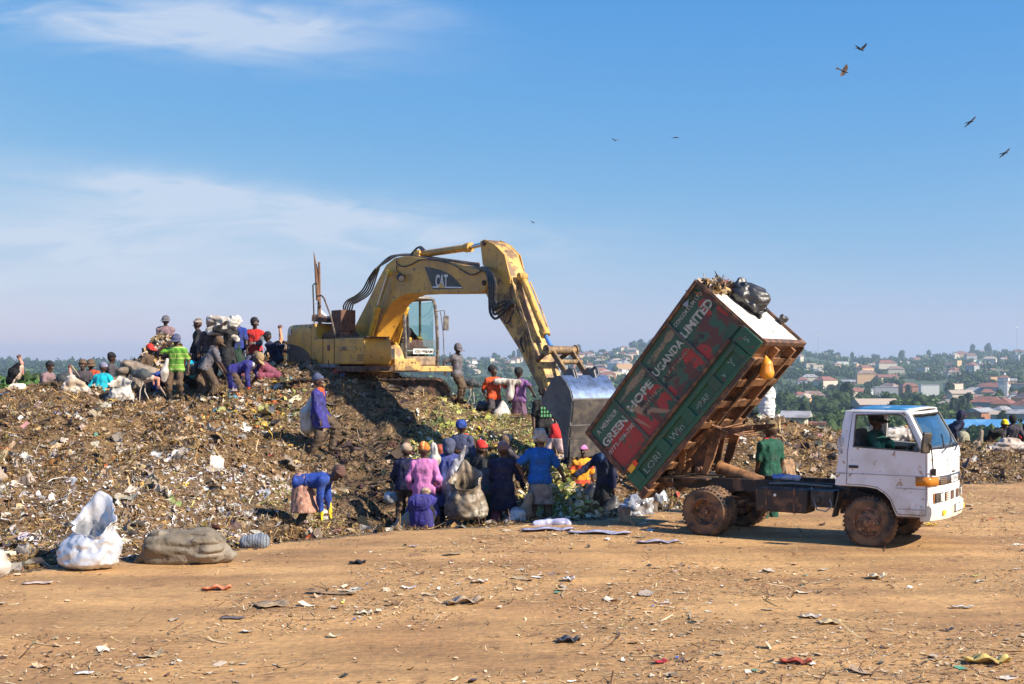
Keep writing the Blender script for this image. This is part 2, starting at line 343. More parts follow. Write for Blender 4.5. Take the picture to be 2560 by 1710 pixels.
def glass_setup(m, tint, refl, alpha):
    N, L = m.node_tree.nodes, m.node_tree.links; o = N['Material Output']; N.remove(N['Principled BSDF'])
    t = N.new('ShaderNodeBsdfTransparent'); t.inputs[0].default_value = (*tint, 1); g = N.new('ShaderNodeBsdfGlossy'); g.inputs['Roughness'].default_value = .04
    f0 = N.new('ShaderNodeLayerWeight'); f0.inputs[0].default_value = .5; f = N.new('ShaderNodeMath'); f.operation = 'POWER'; L.new(f0.outputs['Facing'], f.inputs[0]); f.inputs[1].default_value = 4; a = N.new('ShaderNodeMath'); a.operation = 'MULTIPLY_ADD'; L.new(f.outputs[0], a.inputs[0]); a.inputs[1].default_value = refl; a.inputs[2].default_value = alpha
    x = N.new('ShaderNodeMixShader'); L.new(a.outputs[0], x.inputs[0]); L.new(t.outputs[0], x.inputs[1]); L.new(g.outputs[0], x.inputs[2]); L.new(x.outputs[0], o.inputs[0])
glass_setup(M_glass, (.45, .70, .85), .6, .38)
M_glass2 = bpy.data.materials.new('cab_glass'); M_glass2.use_nodes = True; glass_setup(M_glass2, (.66, .86, .82), .5, .10)

FT = Frame(3.5, 20.75, 32.5)
TR = empty('tipper_truck', (3.5, 20.75, z1(3.5, 20.75)), FT.rz, 'small white cab tipper truck with its green and red skip body raised to dump', 'truck')
c6 = (1960, 960, 3.5633); c8 = (1450, 680, 2.8)
# --- wheels
def tyre(cx_, cy_, cz_, side, dual=False, n=40):
    mb = MB(); w = .19
    prof = [(.215, -w/2), (.25, -w/2-.012), (.33, -w/2-.012), (.362, -w/2+.012), (.375, -w/2+.035), (.375, w/2-.035), (.362, w/2-.012), (.33, w/2+.012), (.25, w/2+.012), (.215, w/2), (.215, -w/2)]
    mb.lathe(prof, (cx_, cy_, cz_), 'y', n)
    for k in range(36):
        a = 2*math.pi*k/36
        for dy_, of in ((-.052, 0), (.052, .087)):
            aa = a+of; rot = Matrix.Rotation(-aa, 3, 'Y')
            mb.box((cx_+.376*math.cos(aa), cy_+dy_, cz_+.376*math.sin(aa)), (.016, .075, .034), rot)
    o = mb.build('wheel', M_rub, TR, smooth=35)
    m2 = MB(); s = side; y0 = cy_+s*w/2
    if dual: prof2 = [(.225, s*-.19+0), (.225, s*.005), (.205, s*.012), (.195, s*-.01), (.175, s*-.10), (.165, s*-.11), (.05, s*-.11), (.045, s*-.04), (.001, s*-.04)]
    else: prof2 = [(.225, s*-.19), (.225, s*.005), (.205, s*.012), (.19, s*-.02), (.165, s*-.012), (.11, s*.012), (.07, s*.015), (.06, s*.045), (.001, s*.05)]
    m2.lathe(prof2, (cx_, y0, cz_), 'y', 32)
    m3 = m2
    for k in range(6):
        a = 2*math.pi*k/6+.3; rr = .10 if not dual else .115
        yy = y0+s*(.02 if not dual else -.10); m3.cyl((cx_+rr*.85*math.cos(a), yy-.01, cz_+rr*.85*math.sin(a)), (cx_+rr*.85*math.cos(a), yy+s*.016, cz_+rr*.85*math.sin(a)), .012, 6)
    m4 = m3; nf_ = len(m4.bm.faces)
    for k in range(6):
        a = 2*math.pi*k/6; rr = .152 if not dual else .145; yy = y0+s*(-.004 if not dual else -.105)
        m4.box((cx_+rr*math.cos(a), yy, cz_+rr*math.sin(a)), (.020, .012, .06 if not dual else .045), Matrix.Rotation(-a, 3, 'Y'))
    m4.bm.faces.ensure_lookup_table()
    for f_ in m4.bm.faces[nf_:]: f_.material_index = 1
    m4.build('rim', [M_rim, M_black], o, smooth=30)
for s in (-1, 1):
    tyre(2.55, s*.75, .375, s)
    tyre(0, s*.85, .375, s, True); tyre(0, s*.61, .375, s, True)
# --- chassis
mb = MB()
for s in (-1, 1):
    mb.prism([(-1.0, .70), (1.9, .66), (3.3, .52), (3.3, .64), (1.9, .84), (-1.0, .84)], s*.36, s*.42)
for x in (-.95, -.5, .35, 1.0, 1.6, 2.2, 3.2): mb.box((x, 0, .72 if x < 2 else .64), (.07, .74, .09))
mb.build('chassis', M_chas, TR, bevel=.006)
mb = MB(); mb.cyl((0, -.55, .375), (0, .55, .375), .065, 12); mb.ball((0, 0, .375), (.17, .15, .17)); mb.cyl((.1, 0, .40), (1.9, 0, .55), .04, 10); mb.build('rear_axle', M_chas, TR)
mb = MB(); mb.cyl((2.55, -.6, .36), (2.55, .6, .36), .045, 10); mb.box((2.5, 0, .66), (.6, .5, .35)); mb.box((2.15, 0, .55), (.5, .3, .3)); mb.build('engine_and_axle', M_chas, TR, bevel=.02)
for s in (-1, 1):
    mb = MB()
    for k in range(5): mb.tube([(-.55+.05*k, s*.47, .56-.022*k), (0, s*.47, .47-.022*k), (.55-.05*k, s*.47, .56-.022*k)], .02, 4)
    mb.build('leaf_spring', M_drk, TR)
mb = MB(); mb.box2((.80, -.84, .44), (1.62, -.44, .80))
o = mb.build('fuel_tank', M_chas, TR, bevel=.035, seg=3)
mb = MB()
for x in (.98, 1.42): mb.box2((x-.018, -.848, .435), (x+.018, -.43, .808))
mb.build('tank_strap', M_drk, o, bevel=.003)
mb = MB(); mb.cyl((1.12, -.842, .70), (1.12, -.850, .70), .022, 14); mb.build('sticker', M_white2, o)
mb = MB(); mb.box2((1.66, -.80, .55), (2.02, -.46, .80)); mb.cyl((1.78, -.7, .66), (1.78, -.84, .66), .05, 10); mb.build('battery_box', M_black, TR, bevel=.01)
mb = MB(); mb.tube([(1.62, -.62, .82), (1.70, -.78, .70), (1.78, -.86, .52), (1.92, -.86, .50), (2.0, -.82, .58), (1.96, -.8, .68)], .012, 6); mb.tube([(.9, -.5, .84), (1.3, -.5, .86), (1.9, -.5, .84)], .014, 6); mb.build('air_hose', mat('hose_grey', (.25, .24, .22), .5), TR)
mb = MB(); mb.cyl((1.3, .55, .5), (2.0, .55, .5), .09, 14); mb.build('exhaust', M_rust, TR)
mb = MB(); mb.cyl((.6, -.05, .80), (-.1, -.05, 1.0), .105, 16); mb.cyl((-.1, -.05, 1.0), (-.14, -.05, 1.012), .12, 16); mb.build('hydraulic_ram', mat('ram_rust', (.36, .17, .07), .6, col2=(.14, .07, .03), scale=7), TR)
mb = MB(); mb.cyl((-.1, -.05, 1.0), (-.46, -.05, 1.10), .035, 12); mb.build('ram_rod', M_chas, TR)
mb = MB(); mb.box2((-.85, -.62, .84), (-.1, .62, .875)); mb.box2((-1.02, -.66, .79), (-.68, -.42, .85)); mb.box2((-.95, .42, .84), (-.6, .66, .87)); mb.box2((-.1, -.42, .84), (1.9, -.36, .875)); mb.box2((-.1, .36, .84), (1.9, .42, .875)); mb.build('subframe', M_chas, TR, bevel=.004)
# mud flaps / front arch liner
mb = MB(); mb.tube([(2.02, -.62, .52), (2.06, -.64, .70), (2.20, -.64, .86), (2.4, -.64, .93)], .02, 4)
mb.prism([(2.0, .42), (2.03, .42), (2.12, .80), (2.10, .82)], -.84, -.62); mb.build('mudguard', M_black, TR)
# --- cab shell
def tum(z): return .85-max(0, z-1.43)*.13
def xf_(z): return 3.41 if z <= 1.43 else 3.41-(z-1.43)*(.30/.57)
def bul(y): a = min(1, abs(y)/.85); return .135*(1-a**3.2)
SIDE = [(2.21, 2.0), (2.16, 1.84), (2.13, 1.46), (2.07, 1.08), (2.06, .90), (2.50, .90), (2.68, .875), (2.80, .80), (2.87, .72), (2.93, .56), (2.96, .50), (3.39, .50), (3.41, .76), (3.41, 1.08), (3.41, 1.43), (3.30, 1.64), (3.20, 1.83), (3.13, 1.96), (3.09, 2.0)]
WIN = [(2.36, 1.94), (2.35, 1.74), (2.33, 1.48), (3.29, 1.44), (3.30, 1.46), (3.18, 1.70), (3.08, 1.90), (3.02, 1.95), (2.96, 1.96)]
def holed(outer, holes, fn, name, m, parent, th=.03, sgn=1, bevel=.006):
    bm = bmesh.new(); es = []
    for lp in [outer]+holes:
        vs = [bm.verts.new((p[0], 0, p[1])) for p in lp]
        es += [bm.edges.new((vs[i], vs[(i+1) % len(vs)])) for i in range(len(vs))]
    bmesh.ops.triangle_fill(bm, use_beauty=True, edges=es, normal=(0, 1, 0))
    for v in bm.verts: v.co = fn(v.co.x, v.co.z)
    me = bpy.data.meshes.new(name); bm.to_mesh(me); bm.free(); o = link(name, me, parent, m)
    sd = o.modifiers.new('s', 'SOLIDIFY'); sd.thickness = th; sd.offset = 0
    if bevel: b = o.modifiers.new('b', 'BEVEL'); b.width = bevel; b.segments = 2; b.limit_method = 'ANGLE'; b.angle_limit = R(40)
    return o
DOOR = [(2.30, 1.985), (2.24, 1.46), (2.21, 1.08), (2.21, .92), (2.50, .92)]
for s in (-1, 1):
    sd = holed(SIDE, [WIN], lambda x, z: Vector((x, s*tum(z), z)), 'cab_side', M_white, TR)
    # door: a raised skin over the side with seams
    dpts = [(2.235, .925), (2.50, .925), (2.69, .90), (2.82, .82), (2.89, .74), (2.945, .60), (2.985, .53), (3.375, .53), (3.385, .76), (3.385, 1.08), (3.385, 1.42), (3.27, 1.64), (3.17, 1.82), (3.10, 1.94), (3.05, 1.975), (2.31, 1.975), (2.28, 1.7), (2.25, 1.4)]
    dr = holed(dpts, [WIN], lambda x, z: Vector((x, s*(tum(z)+.012), z)), 'door', M_white, TR, th=.02, bevel=.005)
    hn = MB(); hn.box2((2.27, s*.86, 1.165), (2.41, s*.888, 1.205)); hn.build('door_handle', M_black, dr, bevel=.006)
    hn = MB(); hn.cyl((2.285, s*.86, 1.06), (2.285, s*.883, 1.06), .012, 10); hn.build('door_lock', M_black, dr)
    hn = MB()
    for zz in (1.085, .905): hn.box2((2.07 if zz > 1 else 2.95, s*.8725, zz-.006), (3.405, s*.877, zz+.004))
    hn.box2((2.99, s*.8725, .60), (3.39, s*.877, .612)); hn.build('body_crease', mat('crease_grey', (.35, .35, .36), .5), dr)
    sm = MB(); sm.tube([Vector((x, s*(tum(z)+.022), z)) for x, z in dpts+[dpts[0]]], .0045, 4); sm.build('door_gap', M_black, dr)
    # rubber round the window
    rb = MB(); rb.tube([Vector((x, s*(tum(z)+.02), z)) for x, z in WIN+[WIN[0]]], .011, 5); rb.build('window_seal', M_black, dr)
mb = MB(); mb.box2((2.95, -.80, .47), (3.38, -.60, .50)); mb.box2((2.95, .60, .47), (3.38, .80, .50)); mb.build('cab_step', M_drk, TR)
# front panel, windscreen frame
def frontgrid(zs, ys_, off=0.): return [[Vector((xf_(z)+bul(y)*(1 if z < 1.44 else 1-.35*(z-1.43)/.57)+off, y*tum(z)/.85, z)) for y in ys_] for z in zs]
YS = [-.85, -.83, -.79, -.73, -.64, -.5, -.35, -.17, 0, .17, .35, .5, .64, .73, .79, .83, .85]
def sheet(rows, name, m, parent, th=.02, hole=None):
    bm = bmesh.new(); V_ = [[bm.verts.new(p) for p in r] for r in rows]
    for i in range(len(rows)-1):
        for j in range(len(rows[0])-1):
            if hole and hole(i, j): continue
            bm.faces.new((V_[i][j], V_[i][j+1], V_[i+1][j+1], V_[i+1][j]))
    for v in [v for v in bm.verts if not v.link_faces]: bm.verts.remove(v)
    me = bpy.data.meshes.new(name); bm.to_mesh(me); bm.free(); o = link(name, me, parent, m); me.shade_smooth(); me.set_sharp_from_angle(angle=R(40))
    sd = o.modifiers.new('s', 'SOLIDIFY'); sd.thickness = th; sd.offset = -1; return o
fr = sheet(frontgrid([.66, .72, .86, .95, 1.08, 1.2, 1.35, 1.43], YS), 'front_panel', M_white, TR)
wz = [1.43, 1.47, 1.6, 1.75, 1.9, 1.955, 2.0]
sheet(frontgrid(wz, YS), 'windscreen_frame', M_white, TR, hole=lambda i, j: 1 <= i <= 4 and 2 <= j <= len(YS)-4)
sheet(frontgrid([1.45, 1.55, 1.7, 1.85, 1.965], [-.80, -.73, -.5, -.25, 0, .25, .5, .73, .80], -.012), 'windscreen', M_glass, TR, th=.006)
rb = MB(); rb.tube([Vector((xf_(z)+bul(y)*(1 if z < 1.44 else 1-.35*(z-1.43)/.57)+.004, y*tum(z)/.85, z)) for y, z in [(-.79, 1.47), (-.5, 1.47), (0, 1.47), (.5, 1.47), (.79, 1.47), (.79, 1.7), (.79, 1.955), (.4, 1.955), (-.4, 1.955), (-.79, 1.955), (-.79, 1.7), (-.79, 1.47)]], .012, 5); rb.build('windscreen_seal', M_black, TR)
mb = MB()
for y0, y1 in ((-.55, -.05), (.05, .6)):
    mb.tube([Vector((xf_(1.42)+bul(y0)+.02, y0, 1.42)), Vector((xf_(1.5)+bul(y1)+.02, y1, 1.52))], .009, 5); mb.tube([Vector((xf_(1.48)+bul(y0)+.02, y0*.6, 1.475)), Vector((xf_(1.7)+bul(y1)+.0, y1, 1.66))], .007, 5)
mb.build('wiper', M_black, TR)
# roof: crowned and rounded, blue flaking paint on top
def roofz(x, y): a = abs(y)/.80; return 2.0+.055*(1-a**3)*(1-((x-2.66)/.62)**4*.8)
rx = [2.20, 2.26, 2.4, 2.6, 2.8, 2.95, 3.05, 3.10]; ry = [-.775, -.74, -.65, -.4, 0, .4, .65, .74, .775]
rows = [[Vector((x+(bul(y)*.65*max(0, (x-2.9)/.2)), y, roofz(x, y) if abs(y) < .77 else 1.995)) for y in ry] for x in rx]
rows[0] = [Vector((v.x, v.y, v.z-.03)) for v in rows[0]]
rf = sheet(rows, 'roof', M_white, TR, th=-.02)
rows = [[Vector((x+(bul(y)*.65*max(0, (x-2.9)/.2)), y, roofz(x, y)+.006)) for y in [-.70, -.6, -.3, 0, .3, .6, .70]] for x in [2.28, 2.4, 2.6, 2.8, 2.95, 3.03]]
sheet(rows, 'roof_paint', M_blue_roof, rf, th=-.004)
mb = MB(); mb.tube([(2.22, -.778, 2.0), (3.08, -.778, 2.0)], .012, 5); mb.tube([(2.22, .778, 2.0), (3.08, .778, 2.0)], .012, 5); mb.build('rain_gutter', M_bump, rf)
# rear wall with window
holed([(-.80, .92), (.80, .92), (.84, 1.43), (.775, 2.0), (-.775, 2.0), (-.84, 1.43)], [[(-.55, 1.5), (.55, 1.5), (.52, 1.9), (-.52, 1.9)]], lambda y, z: Vector((2.09+max(0, z-.9)*.10, y, z)), 'rear_wall', M_white, TR)
mb = MB(); mb.box2((2.1, -.82, .88), (3.40, .82, .92)); mb.box2((3.12, -.80, .92), (3.36, .80, 1.42)); mb.build('cab_floor', M_int, TR)
mb = MB(); mb.box2((2.38, -.68, .92), (2.85, -.12, 1.18)); mb.prism([(2.25, 1.15), (2.38, 1.15), (2.33, 1.72), (2.24, 1.72)], -.66, -.16); mb.box2((2.38, .02, .92), (2.85, .68, 1.18)); mb.prism([(2.25, 1.15), (2.38, 1.15), (2.33, 1.66), (2.24, 1.66)], .05, .68); mb.build('seat', M_int, TR, bevel=.03)
mb = MB(); mb.tube([Vector((3.0+.17*math.cos(a)*.45, -.40+.19*math.sin(a), 1.42+.17*math.cos(a)*.55)) for a in np.linspace(0, 2*math.pi, 20)], .013, 6); mb.cyl((3.0, -.4, 1.42), (3.2, -.4, 1.25), .02, 8); mb.build('steering_wheel', M_black, TR)
# front trim
fx = lambda y, z, o=0: Vector((xf_(z)+bul(y)+o, y, z))
def fpatch(y0, y1, z0, z1, off, name, m, parent, n=6, th=.012):
    ys_ = np.linspace(y0, y1, n); return sheet([[fx(y, z, off) for y in ys_] for z in (z0, z1)], name, m, parent, th=th)
gr = fpatch(-.66, .66, .95, 1.08, .008, 'grille_band', mat('grille_dark', (.045, .04, .045), .45), TR, 12)
for s in (-1, 1):
    o = sheet([[Vector((xf_(z)+bul(y)+.012, y+(0 if abs(y) < .84 else s*.012), z)) for y in [s*t for t in (.66, .73, .79, .83, .853)]]+[Vector((3.24, s*.872, z))] for z in (.95, 1.08)], 'indicator_lamp', M_amber, TR, th=.015)
mb = MB()
for y0 in (-.58, .42):
    for k in range(4): mb.box(fx(y0+.09, .975+k*.026, .012), (.008, .2, .007), Matrix.Rotation(-.2 if y0 < 0 else .2, 3, 'Z'))
mb.build('grille_slot', mat('slot_tan', (.30, .20, .11), .6), gr)
MF = lambda y, z, off: Matrix(((0, 0, 1, fx(y+.15, z).x+off), (1, 0, 0, y), (0, 1, 0, z), (0, 0, 0, 1)))
text('ISUZU', .135, gr, 'badge', M_white2, MF(-.16, .966, .016), wide=1.05, bold=.02)
text('NEW HT', .035, fr, 'model_letters', M_black, MF(-.06, 1.10, .006), wide=1.1)
for s in (-1, 1):
    hl = MB(); hl.box(fx(s*.62, .775, -.005), (.05, .26, .135), Matrix.Rotation(s*.16, 3, 'Z')); ho = hl.build('headlight', M_black, TR, bevel=.008)
    hl = MB(); hl.box(fx(s*.56, .775, .018), (.03, .10, .11), Matrix.Rotation(s*.16, 3, 'Z')); hl.build('lens', M_lens, ho, bevel=.006)
    hl = MB(); hl.box(fx(s*.735, .775, .005), (.03, .045, .13), Matrix.Rotation(s*.45, 3, 'Z')); hl.build('side_lamp', mat('amber_dull', (.55, .20, .05), .3), ho, bevel=.006)
for y in (-.05, .25, -.33): mb = MB(); mb.box(fx(y, .775, -.004), (.03, .17, .125)); vt = mb.build('air_intake', M_drk, TR, bevel=.004)
mb = MB()
for k in range(4): mb.box(fx(-.33, .735+k*.028, .013), (.008, .16, .010))
mb.build('slat', M_bump, vt)
rows = []
for z, o_ in ((.44, -.03), (.46, .035), (.55, .06), (.64, .06), (.67, .03), (.67, -.05)):
    rows.append([Vector((2.96 if False else 3.30, -.875 if o_ > 0 else -.86, z))]+[Vector((3.41+bul(y)*1.05+o_-.01, y*1.02, z)) for y in YS]+[Vector((3.30, .875 if o_ > 0 else .86, z))])
bp = sheet(rows, 'bumper', M_bump, TR, th=.012)
for s in (-1, 1): mb = MB(); mb.box(fx(s*.58, .56, .055), (.03, .10, .065), Matrix.Rotation(s*.12, 3, 'Z')); mb.build('fog_lamp', mat('yellow_lens', (.85, .52, .02), .3), bp, bevel=.005)
mb = MB(); mb.box(fx(.12, .585, .058), (.012, .52, .12)); pl = mb.build('number_plate', M_black, bp)
mb = MB(); mb.box(fx(.0, .59, .064), (.012, .21, .10)); mb.box(fx(.25, .59, .064), (.012, .21, .10)); mb.build('plate_face', M_white2, pl)
text('UAK', .075, pl, 'plate_letters', M_black, MF(-.07, .565, .062), wide=.9); text('171', .075, pl, 'plate_letters', M_black, MF(.18, .565, .066), wide=1)
mb = MB(); mb.cyl(fx(.44, 1.34, -.002), fx(.44, 1.34, .010), .055, 18); st = mb.build('round_sticker', M_white2, fr)
mb = MB(); mb.tube([fx(.44, 1.34, .012)+Vector((0, .045*math.cos(a), .045*math.sin(a))) for a in np.linspace(0, 2*math.pi, 18)], .004, 4); mb.build('sticker_ring', M_black, st)
mb = MB()
for y, z in ((-.30, 1.30), (-.28, 1.22), (-.31, 1.13), (.14, 1.38), (-.5, 1.40), (.02, .90)): mb.box(fx(y, z, .001), (.006, .012, .045), Matrix.Rotation(.2, 3, 'X'))
mb.build('rust_chip', M_drk, fr)
# mirror
mb = MB(); mb.tube([Vector((3.47, -.80, 1.15)), Vector((3.49, -.90, 1.20)), Vector((3.50, -1.0, 1.42)), Vector((3.50, -1.04, 1.55)), Vector((3.47, -1.07, 1.58))], .011, 6); mb.box((3.475, -.80, 1.15), (.06, .05, .10)); ma = mb.build('mirror_arm', M_black, TR, bevel=.008)
mb = MB(); mb.box((3.44, -1.07, 1.58), (.05, .17, .30), Matrix.Rotation(.12, 3, 'Y') @ Matrix.Rotation(-.5, 3, 'Z')); mb.build('wing_mirror', M_black, TR, bevel=.022, seg=3)
mb = MB(); mb.prism([(2.085, 1.50), (2.12, 1.62), (2.19, 1.60), (2.20, 1.50), (2.15, 1.46), (2.18, 1.38), (2.12, 1.35)], -.871, -.869); mb.build('door_sticker', mat('sticker_grey', (.25, .25, .27), .6, col2=(.75, .75, .75), scale=40), TR)
# ---------------------------------------------------------------- skip body
QN = FT.tr(-.86, [(425, 1535), (1285, 490), (812, 62), (55, 1115)], c8)      # rear-bottom, front-bottom, front-top, rear-top
QN = [Vector((a, 0, b)) for a, b in QN]
def B(u, v, y):
    p = (QN[0]*(1-u)+QN[1]*u)*(1-v)+(QN[3]*(1-u)+QN[2]*u)*v; return Vector((p.x, y, p.z))
LU = (QN[1]-QN[0]).length; LV = (QN[3]-QN[0]).length
def bbox(mb, u0, u1, v0, v1, y0, y1):
    c = [B(u0, v0, y0), B(u1, v0, y0), B(u1, v1, y0), B(u0, v1, y0)]; d = [Vector((p.x, y1, p.z)) for p in c]
    V_ = [mb.bm.verts.new(p) for p in c+d]
    fs = [mb.bm.faces.new([V_[i] for i in f]) for f in ((0, 1, 2, 3), (7, 6, 5, 4), (0, 4, 5, 1), (1, 5, 6, 2), (2, 6, 7, 3), (3, 7, 4, 0))]
    bmesh.ops.recalc_face_normals(mb.bm, faces=fs)
SKP = empty('skip_body', (0, 0, 0)); SKP.parent = TR
M_paint = mat('skip_paint', (.02, .14, .08), .55, attr=True, bump=.002, bscale=18, r2=.8, col3=(.12, .07, .045), scale3=11, lo3=.64, hi3=.70)
M_green = mat('skip_green', (.018, .105, .055), .55, col2=(.035, .085, .05), scale=3, col3=(.11, .07, .045), scale3=9, lo3=.60, hi3=.68, bump=.002)
M_cream = mat('front_cream', (.74, .70, .62), .5, col2=(.62, .56, .46), scale=4, col3=(.30, .16, .08), scale3=8, lo3=.63, hi3=.69)
# painted side panel: paint colours laid on a fine grid (green, flaked to red and brown primer)
VS0 = .315
def side_panel(y, out):
    nu, nv = 240, 90; U, Vv = np.meshgrid(np.linspace(0, 1, nu), np.linspace(0, 1, nv)); u = U.ravel(); v = Vv.ravel(); vv = VS0+(1-VS0)*v
    P = np.c_[u*3.1, vv*1.45, u*0]; n = fbm(P*2.2, 5, 40); n2 = fbm(P*6, 4, 50); n3 = fbm(P*[5, 1.4, 1], 4, 60)
    g = np.array([.032, .100, .062]); red = np.array([.30, .034, .03]); brn = np.array([.105, .042, .035]); tan = np.array([.36, .25, .15]); dk = np.array([.035, .032, .028])
    c = np.tile(g, (len(u), 1))*(1+.22*n[:, None])
    def put(c, m, col): m = np.clip(m, 0, 1)[:, None]; return c*(1-m)+col*m
    def bl(u0, v0, ru, rv, rot=0.):
        du, dv = u-u0, (v-v0)*.47; cr, sr = math.cos(rot), math.sin(rot); a = du*cr+dv*sr; b = -du*sr+dv*cr; return 1-np.sqrt((a/ru)**2+(b/rv)**2)
    br = np.maximum.reduce([bl(.62, .22, .14, .11), bl(.88, .30, .12, .12), bl(.52, .18, .10, .10), bl(.72, .08, .2, .05), bl(.985, .42, .04, .2)])
    c = put(c, (br+n*.35)*6, brn); c = put(c, np.minimum(br*4, (n2-.15)*5), g*1.1)
    rd = np.maximum.reduce([bl(.115, .28, .125, .15), bl(.05, .25, .08, .14), bl(.36, .24, .095, .16), bl(.30, .12, .07, .10), bl(.455, .33, .05, .13, .4), bl(.69, .28, .035, .09), bl(.745, .16, .055, .08), bl(.56, .38, .03, .03), bl(.935, .62, .035, .07), bl(.985, .45, .02, .10)])
    c = put(c, (rd+n*.22)*14, red*(1+.15*1)); c = put(c, np.where(rd > 0, (n2-.42)*9, 0), g); c = put(c, np.where(rd > -.2, (n3-.75)*8, 0), brn)
    tn = np.maximum.reduce([bl(.43-.10, .36, .012, .20, .5), bl(.27, .22, .010, .14, .2), bl(.29, .5, .02, .1, .4), bl(.64, .82, .11, .03), bl(.37, .84, .11, .03)])
    c = put(c, np.minimum((tn+n2*.5)*4, .75), tan); c = put(c, (n2-.72)*5, dk)
    c = put(c, (v-.93+n*.03)*8, dk*1.5)
    V_ = np.array([B(a, b, y) for a, b in zip(u, vv)]); dent = fbm(P*1.3, 2, 77)*.012; V_[:, 1] += dent*(1 if y < 0 else -1)
    I_, J_ = np.meshgrid(np.arange(nu-1), np.arange(nv-1)); q = (J_*nu+I_).ravel(); q4 = np.c_[q, q+1, q+1+nu, q+nu]
    if y > 0: q4 = q4[:, ::-1]
    o = link('side_panel', npmesh('side_panel', V_, q4, c), SKP, M_paint); sd = o.modifiers.new('s', 'SOLIDIFY'); sd.thickness = .02; sd.offset = -1; return o
pan = side_panel(-.86, -1); side_panel(.86, 1)
for y, s in ((-.86, -1), (.86, 1)):
    mb = MB()
    for u in (.232, .482, .737): bbox(mb, u-.008, u+.008, VS0, 1, y, y+s*.035)
    mb.build('panel_rib', mat('rib_steel', (.09, .085, .07), .6, col2=(.04, .09, .06), scale=8, col3=(.17, .08, .05), scale3=12), SKP, bevel=.004)
    mb = MB(); bbox(mb, -.012, 1.005, .975, 1.012, y-s*.02, y+s*.045); bbox(mb, -.015, 0.012, VS0-.01, 1.01, y-s*.02, y+s*.03); bbox(mb, -.01, .90, VS0-.03, VS0+.012, y-s*.01, y+s*.045); bbox(mb, .988, 1.006, VS0, 1.01, y-s*.02, y+s*.03); mb.build('edge_rail', M_drk, SKP, bevel=.006)
    # lower green band: frames round four recesses
    mb = MB(); bbox(mb, 0, .91, 0, VS0-.03, y+s*-.03, y-s*.012); mb.build('lower_band', M_green, SKP)
    mb = MB(); bbox(mb, 0, .91, 0, .05, y-s*.012, y+s*.03); bbox(mb, 0, .90, .20, .25, y-s*.012, y+s*.03)
    for u0, u1 in ((0, .075), (.235, .29), (.44, .50), (.66, .71), (.87, .905)): bbox(mb, u0, u1, .051, .199, y-s*.012, y+s*.028)
    mb.build('band_frame', M_green, SKP, bevel=.006)
    mb = MB(); bbox(mb, .912, 1.0, 0, VS0-.035, y-s*.03, y+s*.04); mb.build('toolbox', M_green, SKP, bevel=.01)
mb = MB(); bbox(mb, .03, .10, .235, .30, -.905, -.86); o_ = mb.build('reflector', mat('reflector_red', (.80, .07, .02), .3), SKP)
mb = MB(); bbox(mb, .035, .075, .225, .29, -.912, -.906); mb.build('reflector_stripe', mat('reflector_yellow', (.85, .45, .03), .3), SKP)
# lettering painted on the near side
def BM_(u, v, off): e = (QN[1]-QN[0]).normalized(); n_ = Vector((0, -1, 0)); w = n_.cross(e); p = B(u, v, -.86-off); return Matrix(((e.x, w.x, n_.x, p.x), (e.y, w.y, n_.y, p.y), (e.z, w.z, n_.z, p.z), (0, 0, 0, 1)))
M_fade = mat('lettering_faded', (.42, .36, .24), .7, col2=(.10, .12, .08), scale=30, lo=.48, hi=.6)
def tfit(s, u0, u1, v, h, m, bold=.0, off=.014):
    me = text(s, h/.72, None, 't', None, Matrix.Identity(4), depth=.0015, bold=bold, mesh_only=True)
    w = np.empty(len(me.vertices)*3); me.vertices.foreach_get('co', w); w = w.reshape(-1, 3); k = (u1-u0)*LU/(w[:, 0].max()-w[:, 0].min()); w[:, 0] = (w[:, 0]-w[:, 0].min())*k
    me.vertices.foreach_set('co', w.ravel()); me.transform(BM_(u0, v, off)); me.update(); return link('lettering', me, pan, m)
tfit('A MEMBER', .035, .205, .845, .085, M_txtw, .01); tfit('GREEN', .022, .212, .68, .13, M_txtw, .035); tfit('0772-486-390', .012, .222, .575, .07, M_txtw, .008)
tfit('KAMPALA SOLID', .25, .46, .865, .055, M_fade, .0); tfit('HOPE', .262, .45, .69, .13, M_txtw, .035); tfit('0703171926', .29, .47, .585, .06, M_fade, .0)
tfit('WASTE MGT.', .51, .70, .87, .06, M_fade, .0); tfit('UGANDA', .492, .722, .70, .13, M_txtw, .03); tfit('A17 5908903', .50, .72, .60, .05, M_fade, .0)
tfit('CONSORTIUM LTD', .752, .972, .87, .065, M_txtw, .005); tfit('LIMITED', .745, .975, .705, .14, M_txtw, .035)
M_chalk = mat('chalk', (.30, .40, .33), .8, col2=(.06, .14, .08), scale=40, lo=.5, hi=.62)
def scrib(u0, v0, s, h, k=1): 
    me = text(s, h, None, 't', None, Matrix.Identity(4), depth=.001, mesh_only=True, wide=k); me.transform(BM_(u0, v0, .003 if u0 < .9 else .042)); me.update(); link('scribble', me, SKP, M_chalk)
scrib(.02, .08, 'X', .15); scrib(.09, .075, 'LORI', .155, 1.25); scrib(.315, .075, 'Win', .165, 1.1); scrib(.525, .075, 'PP.RR', .13, 1.0); scrib(.80, .08, 'Y', .2); scrib(.735, .08, 'v', .16); scrib(.945, .12, 'S', .15)
